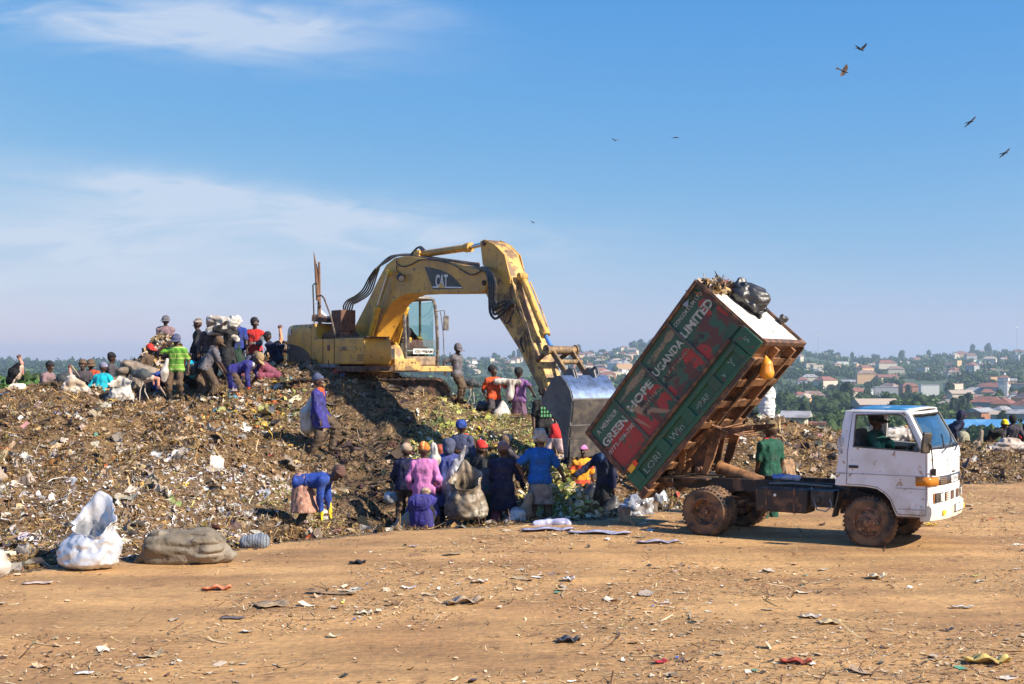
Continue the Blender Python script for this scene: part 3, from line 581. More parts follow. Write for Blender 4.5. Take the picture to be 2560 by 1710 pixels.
# front wall, top cap, floor, frame beneath
mb = MB(); bbox(mb, .985, 1.0, .0, .96, -.84, .84); o = mb.build('front_wall', M_cream, SKP)
mb = MB(); bbox(mb, .99, 1.016, -.03, .03, -.88, .88); bbox(mb, .99, 1.016, .0, 1.0, .84, .885); bbox(mb, .99, 1.014, 0.02, 1.0, -.885, -.865); mb.build('front_frame', M_drk, SKP, bevel=.006)
mb = MB(); bbox(mb, 0, .985, .0, .02, -.85, .85); mb.build('floor', M_rust, SKP)
mb = MB()
for y in (-.36, .36): bbox(mb, .0, .985, -.085, -.001, y-.035, y+.035)
mb.build('floor_beam', M_rust, SKP, bevel=.004)
mb = MB()
for u in (.06, .20, .34, .48, .62, .76, .90):
    for a, b in ((-.83, -.40), (-.32, .32), (.40, .83)): bbox(mb, u-.009, u+.009, -.055, -.001, a, b); bbox(mb, u-.022, u+.022, -.062, -.056, a, b)
mb.build('cross_member', M_rust, SKP, bevel=.003)
mb = MB(); bbox(mb, .0, .99, -.045, .02, .85, .895); bbox(mb, .0, .91, -.055, -.002, -.875, -.835); mb.build('side_rail', M_drk, SKP, bevel=.005)
mb = MB(); bbox(mb, -.02, .04, -.08, -.001, -.9, -.5); bbox(mb, -.02, .04, -.08, -.001, .5, .9); bbox(mb, -.012, 0, 0, .2, -.86, .86); mb.build('rear_sill', M_rust, SKP, bevel=.006)
mb = MB(); rr = random.Random(5)
for k in range(4):
    pts = [B(.9-.03*k-.12*t, -.07-.02*math.sin(t*5+k), -.62+.05*k+.1*t) for t in np.linspace(0, 5, 9)]; mb.tube(pts, .011, 5)
mb.build('hydraulic_hose', M_black, SKP)
# lift linkage between chassis and skip (plates traced in the truck's own side planes)
def plate(pts, y, name, m, th=.03, sy=(-1, 1)):
    for s in sy:
        mb = MB(); mb.prism(FT.tr(-abs(y), pts, c8), s*abs(y)-th/2, s*abs(y)+th/2); mb.build(name, m, TR, bevel=.004)
plate([(905, 1085), (1005, 1090), (985, 1150), (940, 1300), (890, 1415), (850, 1410), (880, 1300), (915, 1150)], .40, 'lift_arm', M_rust, .05)
plate([(700, 1240), (900, 1095), (925, 1100), (745, 1260), (735, 1370), (640, 1440), (600, 1440), (690, 1365)], .46, 'lift_link', M_rust, .06)
plate([(790, 1285), (905, 1110), (925, 1120), (870, 1400), (820, 1410)], .30, 'lift_gusset', M_drk, .04)
plate([(985, 1090), (1210, 1075), (1205, 1098), (1060, 1135), (985, 1170)], .50, 'side_arm', M_rust, .05)
plate([(640, 1450), (800, 1290), (830, 1300), (700, 1455)], .2, 'lower_link', M_rust, .05)
mb = MB(); mb.cyl((-.33, -.5, 1.0), (-.33, .5, 1.0), .035, 12); mb.cyl((-.25, -.5, 1.70), (-.25, .5, 1.70), .03, 12); mb.cyl((-.75, -.6, .92), (-.75, .6, .92), .035, 12); mb.build('pivot_pin', M_drk, TR)
mb = MB()
for k in range(7): mb.tube([Vector((-.1+.05*k, -.55, 1.74-.02*k)), Vector((.0+.05*k, -.2, 1.66-.02*k)), Vector((.12+.05*k, .3, 1.72-.03*k))], .012, 5)
mb.build('spring_coil', M_rust, TR)
# ================================================================ excavator
M_yel = mat('machine_yellow', (.62, .33, .042), .45, col2=(.45, .245, .05), scale=2.2, lo=.42, hi=.60, col3=(.20, .11, .05), scale3=8, lo3=.60, hi3=.68, coat=.1, bump=.0015, bscale=20)
M_yel2 = mat('muddy_yellow', (.58, .35, .10), .6, col2=(.20, .12, .06), scale=3.5, lo=.47, hi=.58, col3=(.10, .065, .04), scale3=12, lo3=.58, hi3=.68, bump=.006, bscale=18)
M_bright = mat('cylinder_yellow', (.72, .44, .05), .38, col2=(.55, .33, .06), scale=5, col3=(.22, .13, .06), scale3=14, lo3=.62, hi3=.70)
M_dec = mat('decal_black', (.022, .024, .028), .4, col2=(.05, .05, .05), scale=8)
M_chr = mat('chromed_rod', (.55, .56, .58), .18, metal=1.); M_chrb = mat('blue_rod', (.16, .32, .62), .25, metal=.4)
M_hose = mat('rubber_hose', (.016, .016, .018), .42, col2=(.07, .055, .04), scale=20)
M_pipe = mat('steel_pipe', (.16, .12, .08), .55, col2=(.06, .045, .035), scale=10)
M_bkt = mat('bucket_steel', (.10, .10, .105), .5, metal=.25, col2=(.17, .165, .16), scale=2.2, lo=.42, hi=.62, col3=(.06, .05, .045), scale3=14, lo3=.62, hi3=.68, bump=.002, bscale=30)
M_bktd = mat('bucket_dark', (.055, .05, .05), .5, metal=.2, col2=(.11, .095, .08), scale=6)
M_bktb = mat('bucket_sky_sheen', (.12, .18, .32), .40, metal=.5, col2=(.08, .11, .18), scale=7, lo=.4, hi=.6, col3=(.04, .04, .05), scale3=22, lo3=.66, hi3=.70)  # blue of the reflected sky put into the steel's base colour
M_frame = mat('cab_frame', (.075, .07, .07), .4, col2=(.20, .17, .14), scale=8)
EF = Frame(-3.27, 32.33, 54, 1.5)
EX = empty('excavator', (-3.27, 32.33, 1.5), EF.rz, 'yellow tracked excavator working on top of the rubbish mound', 'excavator')
c2 = (650, 560, 2.935); ct = lambda y, p: EF.tr(y, p, c2)
# undercarriage: two tracks with shoes, rollers; car body
UC = empty('undercarriage'); UC.parent = EX; UC.location = (-.2, -.28, 0); UC.rotation_euler = (0, 0, -EF.rz+R(4))
for s in (-1, 1):
    y0, y1 = s*.9, s*1.45; mb = MB(); path = []
    for k in range(9): a = R(90+k*22.5); path.append((-1.65+.38*math.cos(a), .42+.38*math.sin(a)))
    for k in range(9): a = R(-90+k*22.5); path.append((1.65+.38*math.cos(a), .42+.38*math.sin(a)))
    mb.prism([(x, z) for x, z in path], y0+s*.12, y1-s*.12); o = mb.build('track', M_chas, UC, bevel=.01)
    mb = MB(); L_ = []; P_ = path+[path[0]]
    for (x0, z0), (x1, z1_) in zip(P_, P_[1:]):
        n = max(1, int(math.hypot(x1-x0, z1_-z0)/.17))
        for t in range(n): L_.append((x0+(x1-x0)*t/n, z0+(z1_-z0)*t/n, math.atan2(z1_-z0, x1-x0)))
    for x, z, a in L_: mb.box((x, (y0+y1)/2, z), (.15, .55, .035), Matrix.Rotation(-a, 3, 'Y')); mb.box((x, (y0+y1)/2, z), (.02, .55, .085), Matrix.Rotation(-a, 3, 'Y'))
    mb.build('track_shoes', M_chas, o)
mb = MB(); mb.box2((-1.1, -.9, .3), (1.1, .9, .7)); mb.cyl((0, 0, .6), (0, 0, 1.02), .62, 24); mb.build('car_body', M_yel2, UC, bevel=.03)
# revolving frame
mb = MB(); mb.box2((-2.3, -1.3, .98), (1.25, 1.3, 1.12)); mb.box2((.0, -.45, 1.0), (1.35, .30, 1.3)); mb.build('deck_frame', M_yel2, EX, bevel=.02)
# counterweight with rounded tail
prof = []
for k in range(25):
    t = math.pi*k/24; prof.append((-1.25-1.90*math.sin(t)**.42, 1.36*math.copysign(abs(math.cos(t))**.30, math.cos(t))))
def cwsec(z, k): return [(-1.25+(x+1.25)*(1 if x == -1.25 else k), y*(1-(1-k)*.35), z) for x, y in prof]
mb = MB(); mb.loft([cwsec(1.10, .96), cwsec(1.16, 1), cwsec(1.9, 1.0), cwsec(2.06, .985), cwsec(2.15, .95), cwsec(2.19, .88)]); cw = mb.build('counterweight', M_yel, EX, bevel=.01, smooth=35)
# side boxes, engine hood
mb = MB(); mb.prism([(-1.25, 1.16), (1.45, 1.16), (1.50, 1.30), (1.50, 1.62), (1.42, 1.80), (-1.0, 1.80), (-1.05, 2.20), (-1.25, 2.20)], -1.36, -.62); sb = mb.build('side_body', M_yel, EX, bevel=.035, seg=3)
mb = MB(); mb.prism([(-1.25, 1.16), (-.2, 1.16), (-.2, 1.85), (-1.25, 2.12)], -.62, 1.34); mb.build('engine_hood', M_yel, EX, bevel=.03)
mb = MB(); mb.box2((-.02, -1.37, 1.18), (.0, -1.355, 1.80)); mb.box2((-.62, -1.37, 1.18), (-.605, -1.355, 1.8)); mb.box2((-1.85, -1.35, 1.2), (-1.835, -1.34, 2.17)); mb.build('panel_seam', M_drk, sb)
mb = MB(); mb.box2((-.36, -1.375, 1.50), (-.24, -1.355, 1.64)); mb.build('latch', M_drk, sb, bevel=.006)
mb = MB(); mb.box2((.22, -1.375, 1.50), (1.12, -1.358, 1.59)); mb.build('handle_recess', M_yel2, sb, bevel=.008)
for k in range(4):
    mb = MB(); mb.box((1.30, -1.362, 1.25+.045*k), (.30, .02, .018)); mb.build('louvre', M_drk, sb)
mb = MB(); mb.box2((-1.3, -1.40, 1.08), (.1, -1.25, 1.17)); mb.box2((-2.6, -1.30, 1.06), (-1.3, -1.1, 1.12)); mb.build('lower_rail', mat('rail_grey', (.17, .18, .20), .5), EX, bevel=.01)
mb = MB(); mb.box2((1.5, -1.30, 1.0), (1.62, -.65, 1.12)); mb.box2((.2, -1.42, .99), (1.5, -1.1, 1.12)); mb.build('step_plate', M_drk, EX, bevel=.01)
mb = MB(); mb.box2((.1, -1.33, 1.80), (1.55, -.7, 1.825)); mb.prism([(-1.0, 1.81), (.05, 1.83), (-.2, 2.02), (-.9, 1.95)], -1.2, -.66); mb.prism([(-.85, 1.9), (-.1, 1.86), (-.3, 2.0)], -1.25, -.9); mb.build('bent_cover', M_drk, EX, bevel=.004)
# decals: black curved panel on counterweight
def warp_cw(x, z):  # onto the side of the counterweight
    y = np.interp(x, [p[0] for p in prof if p[1] <= 0][::1], [p[1] for p in prof if p[1] <= 0]) if x < -1.25 else -1.36
    return Vector((x, y, z))
lowp = sorted([(x, y) for x, y in prof if y <= 0.2])
def cwy(x): return float(np.interp(x, [a for a, b in lowp], [b for a, b in lowp]))
def cw_sheet(xa, xb, fz0, fz1, name, m, parent, off=.008, n=22):
    rows = [[Vector((x, cwy(x)-off, fz(x))) for x in np.linspace(xa, xb, n)] for fz in (fz0, fz1)]
    me = bpy.data.meshes.new(name); bm = bmesh.new(); V_ = [[bm.verts.new(p) for p in r] for r in rows]
    for i in range(n-1): bm.faces.new((V_[0][i], V_[0][i+1], V_[1][i+1], V_[1][i]))
    bm.to_mesh(me); bm.free(); o = link(name, me, parent, m); sd = o.modifiers.new('s', 'SOLIDIFY'); sd.thickness = .004; return o
dz = cw_sheet(-3.08, -1.27, lambda x: 1.24, lambda x: 1.24+.46*math.sqrt(max(0, 1-((x+3.08)/1.83)**2.6)), 'side_decal', M_dec, EX)
cw_sheet(-2.9, -1.3, lambda x: 1.215, lambda x: 1.238, 'decal_stripe', mat('decal_red', (.35, .03, .03), .5), EX)
cw_sheet(-2.86, -2.62, lambda x: 1.30, lambda x: 1.44, 'decal_patch', mat('decal_tan', (.42, .38, .18), .6), EX, .014, 4)
cw_sheet(-2.6, -2.52, lambda x: 1.56, lambda x: 1.63, 'reflector_patch', mat('decal_cream', (.55, .5, .4), .6), EX, .014, 3)
cw_sheet(-2.62, -2.42, lambda x: 1.93, lambda x: 2.12, 'label_patch', mat('label_white', (.62, .6, .52), .6), EX, .012, 4)
# boom, stick
def sym(pts, half, name, m, fr_y=None, bevel=.02, parent=EX):
    mb = MB(); mb.prism(ct(-half if fr_y is None else fr_y, pts), -half, half); return mb.build(name, m, parent, bevel=bevel, seg=2)
BOOM = [(680, 780), (800, 545), (870, 400), (925, 300), (985, 250), (1050, 236), (1120, 238), (1200, 252), (1300, 268), (1400, 288), (1500, 308), (1600, 330), (1645, 352), (1668, 395), (1672, 440), (1655, 485), (1625, 505), (1500, 508), (1350, 510), (1200, 510), (1080, 516), (1020, 540), (960, 590), (910, 670), (870, 760), (845, 860), (800, 880), (740, 870)]
bo = sym(BOOM, .27, 'boom', M_yel)
mb = MB(); mb.cyl((.05, -.5, 1.55), (.05, .5, 1.55), .09, 16)
for s in (-1, 1): mb.prism([(-.25, 1.1), (.6, 1.1), (.35, 1.5), (.1, 1.72), (-.15, 1.6)], s*.30, s*.36)
mb.build('boom_foot', M_bright, EX, bevel=.01)
for q, r_ in (((1648, 432), .06), ((940, 360), .075)):
    x, z = ct(-.27, [q])[0]; mb = MB(); mb.cyl((x, -.31, z), (x, .31, z), r_, 16); mb.cyl((x, -.325, z), (x, .325, z), r_*.55, 12); mb.build('boom_pin', M_drk, bo)
# boom decal
me_p = ct(-.272, [(1208, 314), (1260, 320), (1330, 338), (1400, 372), (1450, 420), (1492, 474), (1270, 480), (1240, 400)])
mb = MB(); mb.prism(me_p, -.276, -.272); bd = mb.build('boom_decal', M_dec, bo)
mb = MB(); mb.prism(ct(-.272, [(1268, 458), (1480, 462), (1488, 470), (1270, 468)]), -.279, -.276); mb.build('decal_line', M_white2, bd)
def side_text(s, q0, q1, q2, y, m, parent, nm, bold=.03):     # from lower-left px to lower-right px, up to upper-left px, on plane y
    a, b, c_ = [Vector((p[0], y, p[1])) for p in ct(y, [q0, q1, q2])]
    me = text(s, 1, None, 't', None, Matrix.Identity(4), depth=.002, bold=bold, mesh_only=True); w = np.empty(len(me.vertices)*3); me.vertices.foreach_get('co', w); w = w.reshape(-1, 3)
    u = (w[:, 0]-w[:, 0].min())/np.ptp(w[:, 0]); v = (w[:, 1]-w[:, 1].min())/np.ptp(w[:, 1])
    P = np.outer(1-u, a)+np.outer(u, b)+np.outer(v, c_-a); P[:, 1] -= w[:, 2]-.002; me.vertices.foreach_set('co', P.ravel()); me.update(); return link(nm, me, parent, m)
M_ltr = mat('letter_cream', (.72, .70, .62), .5)
side_text('CAT', (1288, 466), (1378, 466), (1288, 370), -.279, M_ltr, bd, 'decal_letters')
mb = MB(); mb.prism(ct(-.272, [(1308, 470), (1332, 430), (1358, 470)]), -.288, -.284); mb.build('decal_triangle', M_bright, bd)
side_text('CAT', (245, 1008), (298, 1004), (245, 945), -1.345, M_ltr, EX, 'side_letters')
# work lamp, pipes over the boom
x, z = ct(-.32, [(1040, 393)])[0]; mb = MB(); mb.cyl((x-.04, -.36, z+.02), (x+.05, -.36, z-.02), .085, 14, .095); mb.cyl((x, -.27, z), (x, -.34, z), .03, 8); wl_ = mb.build('work_lamp', M_black, bo)
mb = MB(); mb.cyl((x+.05, -.36, z-.02), (x+.056, -.36, z-.022), .075, 14); mb.build('lamp_glass', M_lens, wl_)
def px_tube(pts, y, r, name, m, parent=EX, n=7, z=0.):
    P = ct(y if not isinstance(y, list) else y[0], pts) if not isinstance(y, list) else [ct(yy, [p])[0] for yy, p in zip(y, pts)]
    ys_ = y if isinstance(y, list) else [y]*len(pts); mb = MB(); pp = [Vector((a, yy, b+z)) for (a, b), yy in zip(P, ys_)]
    sm = []
    for i in range(len(pp)-1):
        p0, p1, p2, p3 = pp[max(i-1, 0)], pp[i], pp[i+1], pp[min(i+2, len(pp)-1)]
        for t in (0, .25, .5, .75): sm.append(.5*((2*p1)+(p2-p0)*t+(2*p0-5*p1+4*p2-p3)*t*t+(3*p1-p0-3*p2+p3)*t**3))
    sm.append(pp[-1]); mb.tube(sm, r, n); return mb.build(name, m, parent)
for k in range(5):
    px_tube([(660-14*k, 690-4*k), (612+14*k, 620+4*k), (636+12*k, 565+6*k), (700+6*k, 528+10*k), (755+14*k, 480+6*k), (800+14*k, 395-4*k), (850+8*k, 325-6*k)], -.30+.10*k, .021, 'hydraulic_hose', M_hose)
for k in range(4):
    px_tube([(800+14*k, 440-30*k), (850+16*k, 345-18*k), (935+5*k, 285-12*k), (1005, 245-3*k), (1100, 242-4*k), (1250, 262-4*k), (1420, 286-4*k), (1560, 312-6*k), (1610, 328-10*k)], -.22+.12*k, .018, 'boom_pipe', M_pipe, z=.03)
px_tube([(1000, 250), (1005, 290), (1045, 312), (1110, 296), (1180, 262), (1300, 268), (1420, 300), (1500, 352), (1560, 372), (1620, 345)], -.30, .014, 'thin_hose', M_hose)
px_tube([(1000, 300), (1005, 345), (1030, 362), (1040, 385)], -.29, .010, 'lamp_cable', M_hose)
for k in range(3): px_tube([(1100+10*k, 232), (1130+8*k, 196-6*k), (1160+10*k, 172-3*k), (1195+10*k, 198)], -.1+.08*k, .020, 'arched_hose', M_hose)
for k in range(4):
    px_tube([(1600+10*k, 330-4*k), (1660+10*k, 345), (1680+16*k, 430), (1684+14*k, 560), (1690+18*k, 650-18*k), (1725, 695-32*k), (1775, 660-30*k), (1825, 605-14*k), (1850+6*k, 585)], [-.2-.04*k, -.38, -.42, -.42, -.42, -.40, -.38, -.32, -.28], .030, 'stick_hose', M_hose)
px_tube([(1800, 640), (1790, 700), (1810, 730), (1840, 690), (1865, 620)], -.35, .022, 'stick_hose', M_hose)
# boom cylinders
for s in (-1, 1):
    y = s*.40; a = Vector((*ct(-.40, [(945, 360)])[0],)); b = Vector((*ct(-.40, [(865, 610)])[0],)); c_ = Vector((*ct(-.40, [(795, 880)])[0],))
    A3, B3, C3 = [Vector((q[0], y, q[1])) for q in (a, b, c_)]; C3 = C3+(C3-B3)*.25
    mb = MB(); mb.cyl(A3, B3, .042, 12); mb.build('lift_rod', M_chr, EX)
    mb = MB(); mb.cyl((A3.x, y-.06, A3.z), (A3.x, y+.06, A3.z), .085, 16); mb.build('rod_eye', M_bright, EX)
    mb = MB(); mb.cyl(B3, C3, .078, 16); d_ = (C3-B3).normalized(); mb.cyl(B3-d_*.02, B3+d_*.14, .095, 16); mb.cyl((C3.x, y-.08, C3.z), (C3.x, y+.08, C3.z), .10, 14)
    mb.build('lift_cylinder', M_bright, EX, bevel=.004)
    mb = MB(); mb.tube([B3+d_*.1+Vector((.09, 0, .03)), B3+d_*.5+Vector((.12, 0, 0)), C3+Vector((.16, 0, .1)), C3+Vector((.1, 0, -.1))], .018, 6); mb.build('cylinder_pipe', M_bright, EX)
# valve block & front clutter
mb = MB()
for k in range(4): mb.box2((.62+.11*k, -.52, 1.20), (.70+.11*k, -.25, 1.55))
mb.build('control_valve', M_black, EX, bevel=.008)
for k in range(5): px_tube([(800+8*k, 870+14*k), (840+14*k, 880+8*k), (880-6*k, 905+8*k), (930-10*k, 885+10*k), (985, 880)], -.5+.03*k, .015, 'valve_pipe', M_bright if k % 2 else M_drk)
mb = MB(); mb.prism([(.1, 1.02), (.62, 1.02), (.62, 1.30), (.50, 1.52), (.35, 1.66), (.1, 1.5)], -.12, .28); mb.build('swing_housing', M_yel2, EX, bevel=.02)
# stick cylinder on top of the boom
a, b, c_, d_ = [Vector((p[0], 0, p[1])) for p in ct(0, [(1183, 222), (1545, 170), (1600, 160), (1640, 148)])]
mb = MB(); mb.cyl(a, b, .085, 18); e = (b-a).normalized(); mb.cyl(b-e*.18, b+e*.02, .11, 18); mb.cyl((a.x, -.12, a.z), (a.x, .12, a.z), .10, 14); mb.prism([(a.x-.2, a.z-.22), (a.x+.25, a.z-.22), (a.x+.08, a.z+.08), (a.x-.08, a.z+.08)], -.16, -.12); mb.prism([(a.x-.2, a.z-.22), (a.x+.25, a.z-.22), (a.x+.08, a.z+.08), (a.x-.08, a.z+.08)], .12, .16); mb.build('stick_cylinder', M_yel, EX, bevel=.005)
mb = MB(); mb.cyl(b, d_, .05, 14); mb.build('stick_rod', M_chr, EX)
STK = [(1622, 128), (1640, 115), (1720, 145), (1790, 220), (1845, 400), (1890, 560), (1960, 760), (2040, 960), (2100, 1120), (2125, 1245), (2098, 1262), (2060, 1240), (1990, 1100), (1900, 920), (1800, 760), (1700, 610), (1660, 520), (1632, 430), (1640, 300), (1628, 190)]
st = sym(STK, .20, 'stick', M_yel2, bevel=.015)
mb = MB(); T_ = ct(-.2, [(1622, 128), (1655, 113), (1725, 148), (1800, 225), (1843, 400), (1835, 470), (1640, 300), (1628, 190)])
for y0, y1 in ((-.225, -.198), (.198, .225)): mb.prism(T_, y0, y1)
mb.build('stick_head_plate', M_yel, st, bevel=.006)
for q in ((1648, 140), (2090, 1225)):
    x, z = ct(-.22, [q])[0]; mb = MB(); mb.cyl((x, -.25, z), (x, .25, z), .065, 14); mb.build('stick_pin', M_drk, st)
px_tube([(1840, 430), (1830, 480), (1850, 620), (1900, 720), (1940, 850), (1950, 980)], -.225, .014, 'stick_pipe', M_yel2); px_tube([(1870, 590), (1890, 660), (1925, 760), (1965, 870), (1975, 990)], -.225, .014, 'stick_pipe', M_yel2); px_tube([(1905, 640), (1960, 740), (1990, 850), (2020, 930)], -.225, .012, 'stick_pipe', M_pipe)
px_tube([(1915, 830), (1912, 880), (1935, 940)], -.215, .02, 'black_stripe', M_dec)
# bucket cylinder in front of the stick
a, b, c_ = [Vector((p[0], 0, p[1])) for p in ct(0, [(1925, 385), (2095, 815), (2135, 900)])]
e = (b-a).normalized(); mb = MB(); mb.cyl(a, b, .080, 18); mb.cyl(b-e*.14, b+e*.02, .105, 16); mb.cyl(a-e*.02, a+e*.1, .10, 16); mb.cyl((a.x, -.10, a.z), (a.x, .10, a.z), .08, 12); mb.build('bucket_cylinder', M_yel, EX, bevel=.005)
for s in (-1, 1):
    mb = MB(); mb.tube([a+e*.2+Vector((.07, s*.07, .05)), a+e*.9+Vector((.08, s*.08, .04)), b-e*.05+Vector((.07, s*.06, .03))], .016, 6); mb.build('cylinder_pipe', M_yel2, EX)
mb = MB(); mb.cyl(b, c_, .05, 14); mb.build('bucket_rod', M_chrb, EX)
K = ct(-.3, [(2125, 925)])[0]; A_ = ct(-.25, [(2040, 1000)])[0]; Bk = (7.78, .98)
for s in (-1, 1):
    mb = MB(); mb.tube([(K[0]-.02, s*.30, K[1]), (A_[0], s*.27, A_[1])], .05, 8); mb.build('rear_link', M_drk, EX)
    mb = MB(); dx, dz_ = Bk[0]-K[0], Bk[1]-K[1]; ln = math.hypot(dx, dz_); nx_, nz_ = -dz_/ln*.06, dx/ln*.06
    mb.prism([(K[0]-nx_, K[1]-nz_), (Bk[0]-nx_, Bk[1]-nz_), (Bk[0]+nx_, Bk[1]+nz_), (K[0]+nx_, K[1]+nz_)], s*.22, s*.28); mb.build('bucket_link', mat('link_mud', (.17, .11, .06), .7, col2=(.30, .19, .08), scale=6, lo=.5, hi=.6, col3=(.06, .04, .03), scale3=14), EX, bevel=.01)
mb = MB(); mb.cyl((K[0], -.36, K[1]), (K[0], .36, K[1]), .085, 16); mb.cyl((K[0], -.40, K[1]), (K[0], -.36, K[1]), .11, 16); mb.cyl((K[0], .36, K[1]), (K[0], .40, K[1]), .11, 16); xm = ((K[0]+Bk[0])/2, (K[1]+Bk[1])/2); mb.cyl((xm[0], -.26, xm[1]), (xm[0], .34, xm[1]), .05, 12); mb.build('link_pin', MT['link_mud'], EX)
# bucket
c4 = (1240, 900, 3.483)
BK = EF.tr(-.6, [(395, 380), (400, 335), (480, 175), (520, 140), (560, 133), (605, 190), (645, 270), (660, 345), (656, 450), (640, 560), (628, 700), (622, 850), (592, 850), (575, 700), (560, 620), (530, 540), (480, 470)], c4)
bk = empty('bucket'); bk.parent = EX; bkp = []
mb = MB()
for s in (-1, 1): mb.prism(BK, s*.60, s*.575)
for y in (-.6,): pass
b0 = mb.build('bucket_side', M_bkt, bk, bevel=.008)
def shell(idx, name, m, th=.03, y0=-.575, y1=.575, off=0.):
    mb = MB(); pts = [BK[i] for i in idx]; inner = []
    for i, p in enumerate(pts):
        q0_, q1_ = pts[max(i-1, 0)], pts[min(i+1, len(pts)-1)]; tx, tz = q1_[0]-q0_[0], q1_[1]-q0_[1]; l = math.hypot(tx, tz); inner.append((p[0]-tz/l*-1*-th, p[1]+tx/l*-1*th*1))
    prof = [(p[0]+off*0, p[1]) for p in pts]+inner[::-1]; mb.prism(prof, y0, y1); return mb.build(name, m, bk, bevel=.004)
shell([2, 3, 4, 5], 'bucket_top', M_bktb); shell([5, 6, 7], 'bucket_back', M_bktb); shell([7, 8, 9, 10], 'bucket_shell', M_bktd); shell([10, 11], 'bucket_lip', M_bktd, .04)
mb = MB()
for i in (7, 9): x, z = BK[i]; mb.box((x+.012, 0, z), (.03, 1.22, .05 if i == 7 else .07))
x, z = BK[10]; mb.box((x+.02, 0, z+.03), (.02, 1.2, .02)); mb.build('wear_strip', M_bkt, bk, bevel=.006)
for y in (-.53, -.32, -.11, .11, .32, .53):
    x, z = BK[11]; mb = MB(); mb.prism([(x-.05, z+.10), (x+.05, z+.12), (x+.03, z-.02), (x-.02, z-.22), (x-.05, z-.20)], y-.045, y+.045); mb.build('bucket_tooth', M_chas, bk, bevel=.01)
x, z = BK[4]; mb = MB()
for y in (-.27, -.21, .21, .27): mb.prism([(x-.32, z-.1), (x+.1, z-.12), (x+.0, z+.12), (x-.12, z+.16), (x-.25, z+.08)], y-.02, y+.02)
mb.build('bucket_ear', M_bkt, bk, bevel=.01)
mb = MB(); mb.tube([(BK[5][0]+.0, .25+.02*math.cos(a)+.0, BK[4][1]+.12+.09*math.sin(a)) if False else (BK[5][0]+.10*math.cos(a)-.1, .25, BK[4][1]+.02+.14*math.sin(a)) for a in np.linspace(0, math.pi, 9)], .03, 8); mb.build('lifting_eye', M_bkt, bk)
# cab
cab = empty('cab'); cab.parent = EX
CX0, CX1, CY0, CY1 = -1.05, .50, .34, 1.36
CP_ = [(-1.05, 1.05), (.36, 1.05), (.48, 1.18), (.50, 1.45), (.49, 1.8), (.44, 2.35), (.36, 2.72), (.26, 2.84), (-.95, 2.86), (-1.05, 2.74)]
def cab_ring(y, name):
    mb = MB(); mb.tube([(x, y, z) for x, z in CP_[1:]], .045, 6); mb.tube([(-1.05, y, 1.05), (-1.05, y, 2.74)], .05, 6); mb.tube([(-.35, y, 1.1), (-.35, y, 2.84)], .035, 6); return mb.build(name, M_frame, cab)
cab_ring(CY0+.03, 'cab_frame'); cab_ring(CY1-.03, 'cab_frame')
mb = MB(); mb.tube([(.26, CY0+.03, 2.84), (.28, (CY0+CY1)/2, 2.86), (.26, CY1-.03, 2.84)], .045, 6); mb.tube([(.50, CY0+.03, 1.5), (.53, (CY0+CY1)/2, 1.5), (.50, CY1-.03, 1.5)], .022, 6); mb.build('cab_crossbar', M_frame, cab)
mb = MB(); mb.prism([(-1.05, 2.80), (.22, 2.80), (.26, 2.86), (.1, 2.91), (-.9, 2.92), (-1.05, 2.86)], CY0, CY1); mb.build('cab_roof', M_yel2, cab, bevel=.02)
mb = MB(); mb.prism([(-1.05, 1.03), (.34, 1.03), (.47, 1.15), (.49, 1.36), (.45, 1.36), (.40, 1.18), (.30, 1.12), (-1.05, 1.12)], CY0, CY1); mb.build('cab_sill', mat('cab_mud', (.16, .12, .09), .6, col2=(.34, .25, .17), scale=5, lo=.45, hi=.58), cab, bevel=.012)
mb = MB(); mb.box2((-1.03, CY0+.02, 1.1), (-.1, CY0+.04, 1.75)); mb.box2((-1.03, CY1-.04, 1.1), (-.4, CY1-.02, 1.75)); mb.box2((-1.06, CY0, 1.1), (-1.02, CY1, 1.8)); mb.build('cab_panel', M_yel2, cab)
mb = MB(); mb.prism([(.515, 1.42), (.525, 1.42), (.53, 1.78), (.52, 1.78)], CY0+.08, CY1-.08); mb.build('lower_windscreen', M_glass2, cab)
mb = MB(); mb.box2((-1.0, CY1-.035, 1.78), (-.38, CY1-.03, 2.78)); mb.box2((-.32, CY1-.035, 1.2), (.30, CY1-.03, 2.76)); mb.box2((-1.0, CY0+.03, 1.78), (-.38, CY0+.035, 2.78)); mb.build('side_glass', M_glass2, cab)
mb = MB(); mb.prism([(.528, 1.425), (.534, 1.425), (.538, 1.555), (.532, 1.555)], .58, 1.17); sg = mb.build('number_board', M_white2, cab)
me = text('MV956 TSX', .125, None, 't', None, Matrix.Identity(4), depth=.002, bold=.004, mesh_only=True); w = np.empty(len(me.vertices)*3); me.vertices.foreach_get('co', w); w = w.reshape(-1, 3)
cx0_ = w[:, 0].min(); wd = np.ptp(w[:, 0]); P = np.c_[.545+w[:, 2], 1.15-(w[:, 0]-cx0_)/wd*.54, 1.53-w[:, 1]]; me.vertices.foreach_set('co', P.ravel()); me.update(); link('board_letters', me, sg, M_dec)
mb = MB(); mb.box2((-.75, .55, 1.1), (-.2, 1.1, 1.55)); mb.box2((-.85, .55, 1.5), (-.70, 1.1, 2.2)); mb.build('operator_seat', M_int, cab, bevel=.05)
